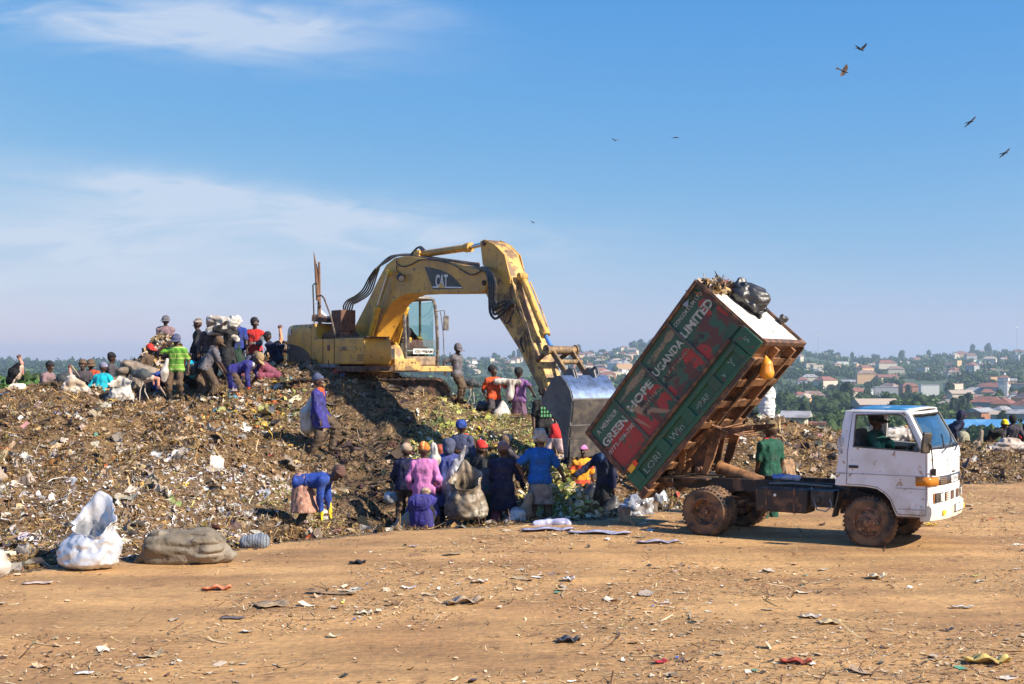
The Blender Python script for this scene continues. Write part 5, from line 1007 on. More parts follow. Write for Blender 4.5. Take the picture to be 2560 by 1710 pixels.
person(524, 955, 34.4, 1.66, 20, 'person with a folded tan hood and dark clothes, head bowed', c['dgrey'], 'jacket', c['black'], hat=c['beige'], hk='wrap', lean=16, hp=20)
o_, i_ = person(568, 960, 34.2, 1.80, 60, 'person in black carrying a pale plastic sack over the head', c['black'], 'coat', c['black'], hat=c['black'], hk='beanie', lean=18, hands=[(.28, -.05, 1.55), (-.26, -.1, 1.5)], hem=.4)
bag('sack', 'pale grey plastic sack held up over the black clothed person', 'sack', at(555, 840, 34.1), [((-.32, 0, .12), (.30, 0, .35), .12, .20), ((-.30, 0, .45), (.25, 0, .38), .15, .14), ((-.05, 0, .2), (.42, 0, -.1), .18, .10)], WB, .05, (6, 6, 6), seed=3)
person(593, 950, 34.6, 1.72, 8, 'woman in royal blue top, dark green skirt and white bucket hat', c['blue'], 'shirt', c['dgreen'], 'skirt', hat=c['white'], hk='bucket', hands=HD(-.12), hem=.3)
person(637, 960, 34.8, 1.78, -8, 'man in red vest and black beanie holding a white bundle', c['red'], 'sleeveless', c['slate'], hat=c['black'], hands=[(.06, -.3, 1.05), (-.1, -.3, 1.0)], sleeve=c['grey'], hy=40)
person(590, 1000, 33.2, 1.5, 60, 'crouched person in red with a pale hat, between the grey shirt and the blue overall', c['maroon'], 'jacket', c['black'], hat=c['beige'], hk='bucket', lean=45, hip=.55, hands=DOWN(.2))
person(583, 1016, 31.2, 1.74, 85, 'woman in dark blue overall and tan cap bending over with an orange glove', c['indigo'], 'coat', c['brown'], hat=c['tan'], hk='cap', lean=72, hip=.97, hem=.42, hands=[(.12, -.72, .55), (-.14, -.42, .42)], glove=c['orange'], scarf=c['white'], feet=[(.15, .14, 0), (-.15, -.16, 0)], hp=6)
person(690, 975, 31.6, 1.62, -80, 'crouching person in maroon T-shirt facing left, beside the excavator tail', c['maroon'], 'shirt', c['maroon'], hat=c['brown'], lean=52, hip=.42, hands=[(.1, -.62, .18), (-.1, -.62, .15)], feet=[(.15, -.1, 0), (-.15, -.2, 0)], skin=SKIN2)
person(694, 955, 34.4, 1.6, -100, 'person in navy blue behind the excavator counterweight', c['navy'], 'jacket', c['navy'], hat=c['black'], lean=30, hip=.75)
# --- middle of the mound
person(1142, 1011, 33.6, 1.58, 62, 'man in grey shirt and cap standing with hands behind him, right of the excavator', c['grey'], 'shirt', MUDC, hat=c['grey'], hk='cap', hands=[(.30, .22, .92), (-.26, .24, .95)], feet=[(.16, .04, 0), (-.14, -.2, .02)], hp=16, sleeve=c['grey'])
person(1234, 1072, 33.0, 1.60, 25, 'woman in orange-red T-shirt and dark headscarf holding a sack', c['orange'], 'shirt', c['dgrey'], hat=c['black'], hk='wrap', hands=[(.32, -.25, 1.15), (-.22, .0, .85)], hy=20)
person(1297, 1076, 33.0, 1.58, 172, 'woman in purple dress and black headscarf seen from behind', c['purple'], 'shirt', cloth((.17, .095, .15)), 'skirt', hat=c['black'], hk='wrap', hands=[(-.0, -.1, .85) if False else (.27, .0, .84), (-.42, .12, 1.02)], hem=.16, boots=None)
person(797, 1145, 26.9, 1.74, 78, 'man in long blue coat and light blue beanie walking down the slope', c['indigo'], 'coat', MUDC, hat=c['slate'], hands=[(.2, -.14, .83), (-.26, -.12, .80)], feet=[(.10, -.24, .14), (-.12, .12, 0)], hem=.62, scarf=c['orange'])
o_ = bag('sack', 'white sack slung on the back of the man in the long blue coat', 'sack', at(768, 1040, 27.0), [((.12, 0, .42), (.02, 0, .05), .05, .15), ((.02, 0, .05), (.0, .0, -.22), .17, .16)], WB, .02, (10, 10, 3), seed=5)
person(752, 1326, 21.3, 1.62, 82, 'woman in blue sweater and dotted skirt bending down with yellow gloves', c['royal'], 'long', DOTS, 'skirt', hat=BRSTR, lean=84, hip=.96, hands=[(.12, -.50, .16), (-.12, -.40, .12)], glove=c['yellow'], hem=.33, feet=[(.12, .12, 0), (-.12, .0, 0)], hp=10, flare=.27)
# --- the crowd at the foot
person(1014, 1325, 23.3, 1.55, 165, 'person in navy overall with red straps and a beige knit hat', c['navy'], 'long', c['brown'], hat=c['beige'], hands=[(.3, -.3, .9), (-.3, -.3, .9)], lean=6)
person(1060, 1338, 22.7, 1.62, 172, 'woman in pink tunic and orange striped beanie seen from behind', c['pink'], 'coat', c['black'], hat=ORSTR, hem=.66, sleeve=c['mauve'], hands=[(.27, -.1, .85), (-.27, -.1, .85)])
person(1050, 1345, 21.6, 1.6, 176, 'person in bright blue skirt bent right over away from the camera', c['indigo'], 'shirt', c['indigo'], 'skirt', hat=c['beige'], lean=92, hip=.72, hands=[(.34, -.30, .12), (-.24, -.55, .12)], hem=.03, hp=20, skin=SKIN2, flare=.20)
person(1102, 1330, 25.2, 1.72, 175, 'person in rust red hooded cloak behind the slate blue hood', c['rustc'], 'coat', c['black'], hat=c['rustc'], hk='hood', hem=.5)
person(1118, 1328, 24.0, 1.74, 165, 'person in faded blue coat with slate blue hood', cloth((.07, .085, .26)), 'coat', c['black'], hat=c['slate'], hk='hood', lean=12, hem=.45, hands=[(.3, -.3, .9), (-.3, -.25, .9)])
person(1136, 1330, 25.4, 1.75, 140, 'person in navy beanie behind the slate blue hood', c['slate'], 'jacket', c['black'], hat=c['navy'], lean=8)
person(1155, 1250, 27.0, 1.65, 160, 'person with bright blue head wrap and red collar at the back of the crowd', c['slate'], 'jacket', c['black'], hat=c['royal'], hk='wrap', scarf=c['red'])
person(1180, 1330, 23.6, 1.68, 120, 'person in black coat and red beanie looking right', c['black'], 'coat', c['black'], hat=c['red'], lean=20, hem=.5, hands=[(.2, -.4, .8), (-.3, -.3, .9)])
person(1197, 1334, 23.2, 1.55, 130, 'stooping person in black with a dark green cap', c['black'], 'jacket', c['black'], hat=c['dgreen'], lean=46, hip=.95, hands=[(.2, -.5, .5), (-.2, -.5, .5)])
person(1215, 1338, 22.6, 1.50, 150, 'person in charcoal top and black hood beside the large brown sack', c['dgrey'], 'hoodie', c['dgreen'], 'skirt', hat=c['black'], hk='hood', lean=32, hip=.97, hands=[(.3, -.4, .7), (-.3, -.4, .7)], hem=.35)
person(1258, 1340, 22.3, 1.62, 168, 'person in long navy coat and mauve beanie seen from behind', c['navy'], 'coat', c['maroon'], hat=c['mauve'], hem=.46, hands=[(.18, -.35, .98), (-.32, -.3, .9)], wide=1.05)
person(1350, 1320, 22.2, 1.66, 176, 'woman in blue polo shirt and white plastic hat with a grey plastic apron', cloth((.015, .12, .42)), 'shirt', PLAS, 'apron', hat=WB, hk='plastic', hem=.42, flare=.20, hands=[(.30, -.02, .92), (-.42, -.25, .86)], skin=SKIN2, arm_hint=[(1, .5, -.2), (-.8, .6, -.6)], wide=1.08)
person(1292, 1260, 26.0, 1.5, -80, 'person in brown hood and orange scarf crouching behind the blue polo shirt', c['dgrey'], 'jacket', c['brown'], hat=c['brown'], hk='hood', scarf=c['orange'], lean=30, hip=.95)
def greenprint(o, q):
    mb = MB()
    for a in range(4):
        for b in range(3): mb.box((-.10+.065*a, -.165, 1.05+.08*b), (.035, .012, .055))
    mb.build('shirt_print', mat('print_green', (.10, .35, .16), .8), o)
person(1360, 1160, 27.6, 1.66, 15, 'person in black T-shirt with green leaf print and hooded head', c['black'], 'shirt', c['black'], hat=c['brown'], hk='wrap', extra=greenprint, hands=HD(-.1))
bag('sack', 'red white and blue cloth bundle hanging by the excavator bucket', 'bundle', at(1392, 1095, 27.2), [((-.05, 0, .22), (.03, 0, .0), .10, .15), ((.03, 0, 0), (.10, 0, -.2), .13, .14), ((-.1, 0, 0), (-.16, 0, -.2), .09, .09)], banded('tricolour', [(0, (.62, .03, .03)), (.42, (.62, .03, .03)), (.60, (.7, .68, .66))], 1.3, (.6, .05, .05)), .02, seed=8)
person(1515, 1318, 23.6, 1.62, -40, 'woman in navy top with blue scarf stretching an arm to the left under the skip', c['navy'], 'long', c['black'], 'skirt', hat=c['black'], hk='wrap', scarf=cloth((.06, .12, .24)), hands=[(.25, -.1, .75), (-.45, -.42, .98)], lean=6, hem=.2)
person(1452, 1300, 25.6, 1.5, 20, 'person in flame orange and yellow top with pink beanie under the bucket', banded('flame', [(0, (.75, .40, .02)), (.4, (.70, .06, .05)), (.7, (.72, .35, .03))], .3, (.7, .2, .04)), 'shirt', c['black'], hat=c['pink'], lean=10)
person(1424, 1310, 26.2, 1.58, 150, 'person in navy hood half hidden under the bucket', c['navy'], 'hoodie', c['black'], hat=c['navy'], hk='hood')
person(1480, 1316, 26.8, 1.6, 180, 'person in grey coat behind the bucket teeth', c['grey'], 'coat', c['brown'], hat=c['black'], hem=.5)
person(1628, 1290, 26.5, 1.6, 10, 'person in red skirt seen between the skip and the rear wheel', c['maroon'], 'shirt', c['red'], 'skirt', hat=c['black'], hem=.5, lean=10)
person(1672, 1290, 26.9, 1.62, -10, 'person in striped boots behind the rear wheel', c['navy'], 'coat', c['black'], hat=c['black'], lean=20, hem=.55, boots=STRIPE)
# --- right
def backprint(o, q):
    for j in range(3):
        me = text(('KEEP CLEAN', 'OUR CITY', 'GREEN')[j], .045, None, 't', None, Matrix.Identity(4), depth=.004, mesh_only=True); w = np.empty(len(me.vertices)*3); me.vertices.foreach_get('co', w); w = w.reshape(-1, 3)
        x0, x1 = w[:, 0].min(), w[:, 0].max(); P = np.c_[(x0+x1)/2-w[:, 0], .172+w[:, 2], 1.37-.055*j+w[:, 1]]; me.vertices.foreach_set('co', P.ravel()); me.update(); link('back_letters', me, o, M_white2)
    q['part']('belt', [cap((-.08, 0, .95), (.08, 0, .95), .152)], CL['red'], planes=[((0, 0, .975), (0, 0, 1)), ((0, 0, .925), (0, 0, -1))])
person(1925, 1308, 22.4, 1.76, -152, 'man in dark green work suit with red belt, red collar and khaki cap', c['green'], 'shirt', c['green'], hat=cloth((.20, .15, .07)), hk='cap', hands=[(.22, -.12, .72), (-.36, -.14, .70)], extra=None, scarf=c['red'], hy=20)
person(2532, 1182, 38.0, 1.72, 165, 'dark clothed man standing behind the right hand heap', c['dgrey'], 'shirt', c['black'], hands=HD(-.02, .85), sleeve=SKIN)
person(2470, 1158, 37.0, 1.6, 60, 'person in black and yellow hood bending behind the right hand heap', c['black'], 'jacket', c['black'], hat=c['yellow'], lean=50, hip=.8)
person(2378, 1165, 34.0, 1.62, 90, 'person in navy hood just behind the truck windscreen', c['navy'], 'hoodie', c['navy'], hat=c['navy'], hk='hood', lean=30, hip=.9)
person(2556, 1175, 38.5, 1.6, 0, 'person in red at the right edge behind the heap', c['red'], 'jacket', c['red'], hat=c['black'], lean=30, hip=.8)
# drivers (seated inside the vehicles)
def seated(frame, x, y, z, face, label, top, hat, hk, hands, h=1.7, skin=SKIN):
    o, i = person(1280, 907, 20, h, face, label, top, 'shirt', CL['black'], hat=hat, hk=hk, sit=True, hip=.12, feet=[(.12, -.55, -.22), (-.12, -.52, -.22)], hands=hands, lean=4, scarf=None)
    p = frame.o+frame.d*x+frame.n*y; o.location = (p[0], p[1], frame.z0+z); return o
o = seated(FT, 2.50, -.40, 1.06, 90-32.5, 'driver in dark green shirt and dark cap at the wheel of the truck', CL['green'], CL['black'], 'cap', [(.14, -.48, .40), (-.30, -.42, .34)], h=1.62)
o = seated(EF, -.35, .82, 1.50, 90-54, 'operator in dark jacket inside the excavator cab', CL['black'], None, None, [(.25, -.42, .32), (-.25, -.42, .32)], h=1.6)
# ================================================================ rubbish: loose stuff lying on heap and ground
def normals(X, Y):
    e = .06; return np.c_[-(zt(X+e, Y)-zt(X-e, Y))/(2*e), -(zt(X, Y+e)-zt(X, Y-e))/(2*e), np.ones(len(X))]
def frames(n, tilt, rg):
    n = n/np.linalg.norm(n, axis=1)[:, None]; n = n+rg.normal(0, 1, n.shape)*tilt[:, None]; n /= np.linalg.norm(n, axis=1)[:, None]
    a = rg.normal(0, 1, n.shape); a[:, 2] *= .3; u = a-(a*n).sum(1)[:, None]*n; u /= np.linalg.norm(u, axis=1)[:, None]; return u, np.cross(n, u), n
def grid_items(P, N_, L_, W_, tilt, nu, nv, crump, curl, col, rg, lift=0.):
    """every item is a small bent (nu x nv) sheet of its own shape"""
    n = len(P); u, v, w = frames(N_, tilt, rg); a, b = np.meshgrid(np.linspace(-.5, .5, nu), np.linspace(-.5, .5, nv), indexing='ij'); a, b = a.ravel(), b.ravel(); m = len(a)
    A = a[None]*L_[:, None]; Bv = b[None]*W_[:, None]*(1-.5*rg.random((n, 1))*np.abs(a)[None]*2)
    A = A+rg.normal(0, .12, (n, m))*L_[:, None]/nu; Bv = Bv+rg.normal(0, .12, (n, m))*W_[:, None]/nv
    Z = rg.normal(0, 1, (n, m))*crump[:, None]*W_[:, None]+curl[:, None]*(a[None]**2)*L_[:, None]*2
    bend = rg.normal(0, .35, (n, 1))*(a[None]**2)*L_[:, None]; Bv = Bv+bend
    V = P[:, None]+u[:, None]*A[..., None]+v[:, None]*Bv[..., None]+w[:, None]*(Z+lift)[..., None]
    i, j = np.meshgrid(np.arange(nu-1), np.arange(nv-1), indexing='ij'); q = (i*nv+j).ravel(); f = np.stack([q, q+1, q+1+nv, q+nv], 1)
    Fc = (np.arange(n)[:, None, None]*m+f[None]).reshape(-1, 4); C = np.repeat(col, m, 0); return V.reshape(-1, 3), Fc, C
def merge(parts):
    V, Fq, C, o = [], [], [], 0
    for v, f, c in parts: V.append(v); Fq.append(f+o); C.append(c); o += len(v)
    return np.concatenate(V), np.concatenate(Fq), np.concatenate(C)
def pal(n, table, rg):
    w = np.array([t[0] for t in table], float); k = rg.choice(len(table), n, p=w/w.sum()); c = np.array([t[1] for t in table])[k]; return np.clip(c*rg.uniform(.65, 1.35, (n, 1))+rg.normal(0, .008, (n, 3)), .005, .9)
M_lit = mat('rubbish_mix', (.3, .2, .1), .7, attr=True, col2=(.13, .08, .04), scale=30, lo=.54, hi=.74, spec=.2)
BR = [(20, (.25, .140, .050)), (18, (.145, .078, .030)), (15, (.36, .22, .085)), (20, (.055, .033, .017)), (9, (.48, .32, .15)), (3, (.26, .22, .07)), (4, (.03, .024, .018))]
SH = [(18, (.36, .27, .18)), (14, (.44, .38, .31)), (9, (.27, .23, .20)), (5, (.56, .52, .47)), (5, (.05, .048, .048)), (1.6, (.52, .36, .10)), (.8, (.42, .09, .05)), (.5, (.10, .15, .32)), (.9, (.42, .20, .20)), (.5, (.10, .22, .16)), (3, (.42, .29, .17)), (.5, (.52, .22, .07))]
WHT = [(16, (.62, .59, .55)), (10, (.48, .43, .38)), (4, (.40, .37, .41)), (2, (.5, .38, .2)), (8, (.22, .15, .09))]
GRN = [(10, (.30, .33, .09)), (8, (.46, .40, .14)), (5, (.16, .22, .06)), (6, (.62, .56, .36)), (4, (.30, .20, .09)), (1.5, (.66, .42, .05))]
DRK = [(12, (.035, .028, .022)), (8, (.06, .045, .032)), (4, (.015, .015, .016)), (4, (.13, .09, .055)), (1, (.30, .25, .20))]
rg = np.random.default_rng(11)
def spots(n, x0, x1, y0, y1, dens=None):
    out = []
    while sum(map(len, out)) < n:
        x = rg.uniform(x0, x1, n); y = rg.uniform(y0, y1, n); px_ = 1280+F*x/y; ok = (y > ybase(x)+.12+.25*rg.random(n)) & (px_ > -160) & (px_ < 2720)
        if dens is not None: ok &= rg.random(n) < dens(x, y)
        out.append(np.c_[x[ok], y[ok]])
    return np.concatenate(out)[:n]
near = lambda x, y: np.clip(1.5*(22/y)**2.2, .12, 1)
def zone(XY):
    X, Y = XY[:, 0], XY[:, 1]; n = fbm(np.c_[X*.9, Y*.9, X*0], 4, 21); px_ = 1280+F*X/Y
    g = lambda cx_, cy_, rx, ry: np.exp(-((X-cx_)/rx)**2-((Y-cy_)/ry)**2)
    wh = np.clip((1.2*g(-6.0, 21.5, 1.8, 3.2)+.9*g(-4.6, 22.5, .9, 2)+.6*g(-8.5, 23, .9, 1.6)+.3*g(-7.5, 28, 2.5, 2)+n*.5-.34)*2.0, 0, .88)
    dk = np.clip((1.7*g(-2.9, 27.2, .6, 3.4)+.9*g(-3.9, 27.5, .7, 1.5)+.8*g(-2.2, 23.5, .7, 1.6)+.6*g(-4.0, 21.4, .6, .6)+.5*g(-3, 30.3, 1.6, .8)+n*.30-.30)*1.8, 0, .95)
    gr = np.clip((g(-1.2, 28, 1.3, 2.8)+g(.9, 24.2, .8, 1.8)+.6*g(-3.9, 22.5, .9, 2.2)+.35*g(-4.6, 29, 2, 1.5)+.6*g(.2, 30, 1.6, 3)+n*.3-.2)*1.3, 0, .8)
    return wh, dk, gr
def colours(XY, base, rg, k=1.):
    c = pal(len(XY), base, rg); wh, dk, gr = zone(XY); n = len(XY)
    for p, t, s in ((gr, GRN, 1), (wh, WHT, k), (dk, DRK, 1)):
        m = rg.random(n) < p*s; c[m] = pal(m.sum(), t, rg)
    return c
parts = []
def add(n, L0, L1, ar, nu, nv, tilt, crump, curl, table, box=(-12, 14, 15, 41), dens=near, lift=.02, k=1., xy=None):
    XY = spots(n, *box, dens) if xy is None else xy; n = len(XY); P = np.c_[XY, zt(XY[:, 0], XY[:, 1])]; N_ = normals(XY[:, 0], XY[:, 1])
    L_ = rg.uniform(L0, L1, n)*rg.uniform(.7, 1.3, n); W_ = L_*rg.uniform(*ar, n); s = lambda a: rg.uniform(0, 1, n)*a
    parts.append(grid_items(P+np.c_[0*P[:, :2], s(lift)], N_, L_, W_, np.full(n, tilt), nu, nv, s(crump), rg.normal(0, 1, n)*curl, colours(XY, table, rg, k), rg))
add(105000, .045, .17, (.04, .12), 4, 2, .75, .5, .6, BR, k=.3)
add(14000, .15, .34, (.02, .05), 5, 2, .7, .8, .7, BR, k=.2)
add(46000, .022, .065, (.3, .9), 3, 3, .7, .25, .3, BR+[(a*.35, b) for a, b in SH], k=.85)
add(9000, .05, .13, (.3, .9), 4, 4, .7, .3, .3, BR+[(a*1.2, b) for a, b in SH], k=.9)
add(2300, .12, .28, (.35, .9), 7, 6, .6, .20, .3, [(4, (.20, .13, .08))]+SH, k=.7)
add(260, .25, .5, (.35, .8), 9, 7, .5, .12, .25, [(6, (.16, .12, .09)), (6, (.30, .25, .20)), (3, (.05, .05, .05)), (2, (.5, .46, .4))], lift=.03, k=.2)
add(600, .3, .8, (.02, .05), 5, 2, .35, .3, .25, [(5, (.42, .32, .18)), (5, (.25, .16, .08)), (2, (.06, .05, .04))], lift=.08)
hp_ = np.c_[rg.normal(-1.3, .6, 900), rg.normal(27.3, 1.0, 900)]; add(0, .05, .16, (.3, .8), 4, 4, .7, .25, .3, [(4, (.55, .16, .30)), (4, (.40, .26, .50)), (2, (.55, .06, .05)), (8, (.6, .56, .54)), (4, (.6, .45, .12))], xy=hp_)
hp_ = np.c_[rg.normal(-5.9, .65, 520), rg.normal(29.6, 1.0, 520)]; add(0, .05, .22, (.3, .8), 5, 4, .6, .3, .4, [(4, (.55, .36, .06)), (2, (.50, .14, .05)), (1, (.08, .25, .3)), (6, (.52, .48, .42)), (5, (.3, .3, .12)), (12, (.25, .15, .07))], xy=hp_)
hp_ = np.c_[rg.normal(.95, .42, 3200), rg.normal(23.4, .75, 3200)]; add(0, .06, .18, (.2, .8), 3, 3, .7, .25, .25, GRN+[(26, (.62, .57, .44)), (10, (.50, .36, .14))], xy=hp_[hp_[:, 1] > ybase(hp_[:, 0])+.2])
hp_ = np.c_[rg.normal(-9.9, .9, 2500), rg.normal(36.2, .8, 2500)]; add(0, .1, .3, (.2, .8), 3, 3, .7, .25, .25, BR+SH, xy=hp_)
hp_ = np.c_[rg.normal(-6.6, .7, 2000), rg.normal(36.4, .6, 2000)]; add(0, .1, .3, (.2, .8), 3, 3, .7, .25, .25, BR+SH, xy=hp_)
V_, F_, C_ = merge(parts); tag(link('loose_rubbish', npmesh('loose_rubbish', V_, F_, C_, smooth=False), None, M_lit), 'dense mix of straw, peelings, rags and plastic covering the heap', kind='stuff')
# straw, chips and scraps pressed into the dirt ground
parts = []
def gspots(n, dens=None):
    out = []
    while sum(map(len, out)) < n:
        y = 8.0*(32/8.0)**rg.random(n*2)*1.0; x = rg.uniform(-.46, .46, n*2)*y; cl = fbm(np.c_[x*.8, y*.5, x*0], 3, 71); ok = (y < ybase(x)+.5) & (rg.random(n*2) < np.clip(.45+cl*.9+.12*x/ y*4, .06, 1))
        ok &= rg.random(n*2) < np.clip(y/20, .3, 1); out.append(np.c_[x[ok], y[ok]])
    return np.concatenate(out)[:n]
def gadd(n, L0, L1, ar, nu, nv, tilt, crump, curl, table, lift=.008):
    XY = gspots(n); P = np.c_[XY, zt(XY[:, 0], XY[:, 1])+.004]; N_ = normals(XY[:, 0], XY[:, 1]); L_ = rg.uniform(L0, L1, n)*rg.uniform(.6, 1.3, n); W_ = L_*rg.uniform(*ar, n); s = lambda a: rg.uniform(0, 1, n)*a
    parts.append(grid_items(P+np.c_[0*P[:, :2], s(lift)], N_, L_, W_, np.full(n, tilt), nu, nv, s(crump), np.abs(rg.normal(0, 1, n))*curl, pal(n, table, rg), rg))
STW = [(10, (.50, .36, .19)), (8, (.36, .22, .11)), (6, (.60, .47, .30)), (5, (.20, .12, .06)), (2, (.09, .06, .04))]
gadd(22000, .02, .08, (.06, .22), 3, 2, .16, .25, .2, STW); gadd(5500, .015, .05, (.3, .9), 3, 3, .14, .15, .2, STW+[(4, (.66, .58, .46))])
gadd(520, .04, .11, (.3, .9), 4, 4, .09, .10, .25, [(10, (.50, .36, .21)), (7, (.56, .45, .31)), (1.5, (.62, .58, .50)), (3, (.08, .07, .065)), (2, (.30, .18, .10)), (.5, (.62, .10, .05)), (.5, (.55, .6, .1)), (.3, (.1, .16, .45)), (.4, (.1, .3, .2))], lift=.012)
gadd(110, .10, .22, (.3, .8), 5, 5, .06, .06, .22, [(8, (.52, .38, .22)), (6, (.62, .52, .38)), (3, (.70, .67, .62)), (2, (.07, .065, .06))], lift=.015)
gadd(900, .10, .40, (.02, .05), 5, 2, .08, .3, .2, STW+[(6, (.14, .08, .04))])
V_, F_, C_ = merge(parts); tag(link('ground_litter', npmesh('ground_litter', V_, F_, C_, smooth=False), None, M_lit), 'straw, chips and paper scraps strewn over the brown dirt', kind='stuff')
# ---------------------------------------------------------------- single pieces one could pick up
def gat(px, py): Y = F*HC/(py-907.); x = (px-1280)/F*Y; return Vector((x, Y, z1(x, Y)))
def scrap(name, label, cat, px, py, L_, W_, col, face=0., curl=.3, crump=.06, n=9, rough=.8, seed=0, loc=None, th=.004, tiltx=0., group=None, h=.0):
    r2 = np.random.default_rng(seed+int(px)); a, b = np.meshgrid(np.linspace(-.5, .5, n), np.linspace(-.5, .5, n), indexing='ij'); q = np.c_[a.ravel(), b.ravel(), a.ravel()*0]
    z = np.abs(fbm(q*2.2+seed, 2, seed))*min(crump, .32)*W_+curl*(a.ravel()**2)*L_*.5; z -= z.min(); V = np.c_[a.ravel()*L_*(1+.08*fbm(q*4+5, 2, seed)), b.ravel()*W_*(1+.15*fbm(q*4+9, 2, seed)), z+.01+h]
    i, j = np.meshgrid(np.arange(n-1), np.arange(n-1), indexing='ij'); f = (i*n+j).ravel(); me = npmesh(name, V, np.stack([f, f+1, f+1+n, f+n], 1))
    key = 'scrap_%s' % '_'.join('%02d' % int(c*99) for c in col); o = link(name, me, None, mat(key, col, rough, col2=tuple(c*.6 for c in col), scale=14)); sd = o.modifiers.new('s', 'SOLIDIFY'); sd.thickness = th
    o.location = loc or gat(px, py); o.rotation_euler = (R(tiltx), 0, R(face)); return tag(o, label, cat, group)
scrap('cardboard', 'large stained cardboard sheet lying in the left foreground', 'cardboard', 680, 1513, .38, .34, (.36, .25, .14), 30, .35, .10)
scrap('cardboard', 'long curled strip of brown cardboard right of the stained sheet', 'cardboard', 835, 1485, .62, .12, (.33, .21, .11), -14, .5, .05)
scrap('flip_flop', 'worn grey sandal sole on the dirt left of centre', 'sandal', 583, 1547, .27, .10, (.16, .13, .13), -8, .1, .05)
scrap('rag', 'crumpled orange rag lying on the dirt at the left', 'rag', 543, 1473, .34, .16, (.70, .24, .12), 10, .1, .9, 13)
scrap('paper', 'white oval paper plate on the dirt near the bottom left', 'paper', 212, 1682, .15, .09, (.72, .68, .60), 5, .1, .1)
scrap('paper', 'flat pinkish paper sheet beside the foot of the heap at far left', 'paper', 95, 1461, .36, .14, (.62, .48, .40), 12, .1, .1)
scrap('paper', 'cream paper leaf curled up near the middle foreground', 'paper', 910, 1536, .18, .12, (.68, .58, .42), 12, .4, .3)
scrap('paper', 'cream paper sack end lying at middle foreground, right of the leaf', 'paper', 1200, 1460, .20, .12, (.66, .56, .42), 0, .3, .5)
scrap('plastic_film', 'thin brown plastic film lying flat in the middle of the dirt', 'plastic film', 1160, 1512, .42, .22, (.36, .26, .17), 20, .1, .5, 13, .35)
scrap('cup', 'torn red and white paper cup lying in the foreground', 'cup', 1650, 1655, .13, .09, (.50, .03, .04), 20, 1.1, .1)
scrap('rag', 'dusty red cloth scrap in the right foreground', 'rag', 1990, 1662, .28, .13, (.38, .07, .04), -10, .3, .9, 13)
scrap('rag', 'yellow plastic wrapper crumpled at the bottom right', 'wrapper', 2465, 1662, .40, .20, (.55, .40, .12), -5, .3, 1.0, 15)
scrap('cardboard', 'tan cardboard square near the right foreground', 'cardboard', 2075, 1560, .24, .18, (.58, .42, .22), 8, .2, .2)
scrap('cardboard', 'pale cardboard piece left of the tan square', 'cardboard', 2028, 1543, .22, .16, (.58, .48, .38), -8, .3, .2)
scrap('cardboard', 'small upright cardboard tag in the foreground', 'cardboard', 1921, 1622, .10, .14, (.60, .45, .30), 80, .1, .1, tiltx=55)
scrap('plastic_bag', 'thin white plastic bag standing up on the dirt at centre', 'bag', 1421, 1456, .16, .14, (.62, .60, .62), 0, 1.2, .6)
scrap('paper', 'crumpled cream paper cone on the dirt, right of centre', 'paper', 2190, 1442, .22, .18, (.68, .56, .38), 0, 1.0, .8)
scrap('plastic_bottle', 'flattened clear bottle lying on the right of the dirt', 'bottle', 2405, 1520, .24, .08, (.62, .58, .50), -8, .3, .3, rough=.3)
scrap('plastic_bag', 'black plastic scrap on the dirt left of centre', 'bag', 895, 1412, .22, .14, (.03, .03, .035), 0, .3, 1.2, 11, .4)
scrap('plastic_bag', 'dark grey crushed bag in the middle foreground', 'bag', 1420, 1603, .22, .15, (.06, .06, .07), 10, .2, .8, 11, .4)
scrap('cup', 'clear plastic cup lying by the foot of the crowd', 'cup', 1034, 1370, .14, .10, (.55, .45, .42), 0, 1.0, .2, rough=.3)
scrap('banana_skin', 'yellow peel on the dirt in front of the truck bumper', 'peel', 2325, 1320, .22, .10, (.72, .42, .03), 0, .6, .9)
scrap('plastic_sheet', 'torn lilac plastic sheet at the edge of the dirt by the waste pile', 'plastic sheet', 1370, 1328, .85, .30, (.36, .35, .48), 5, .0, .13, 17, .3)
scrap('plastic_sheet', 'long pale lilac plastic strip lying in front of the waste pile', 'plastic sheet', 1500, 1336, 1.0, .28, (.40, .39, .50), -9, .0, .14, 17, .3)
scrap('plastic_sheet', 'short end of lilac plastic lying left of the rear wheel', 'plastic sheet', 1645, 1360, .62, .20, (.40, .39, .50), 4, .05, .2, 15, .3)
scrap('paper', 'white paper on the dirt beside the skip shadow', 'paper', 1625, 1302, .16, .12, (.75, .70, .58), 12, .1, .1)
o = scrap('cardboard', 'upright cardboard piece printed with a ring near the black bags', 'cardboard', 1560, 1308, .28, .20, (.42, .28, .18), 90, .05, .03, tiltx=0); o.rotation_euler = (R(8), R(-78), R(82)); o.location = gat(1560, 1308)+Vector((0, 0, .14))
scrap('board', 'leaning brown board behind the chassis, right of the man in green', 'board', 0, 0, .50, .22, (.32, .19, .10), 0, .4, .05, loc=at(1975, 1180, 24.5)).rotation_euler = (0, R(70), R(-70))
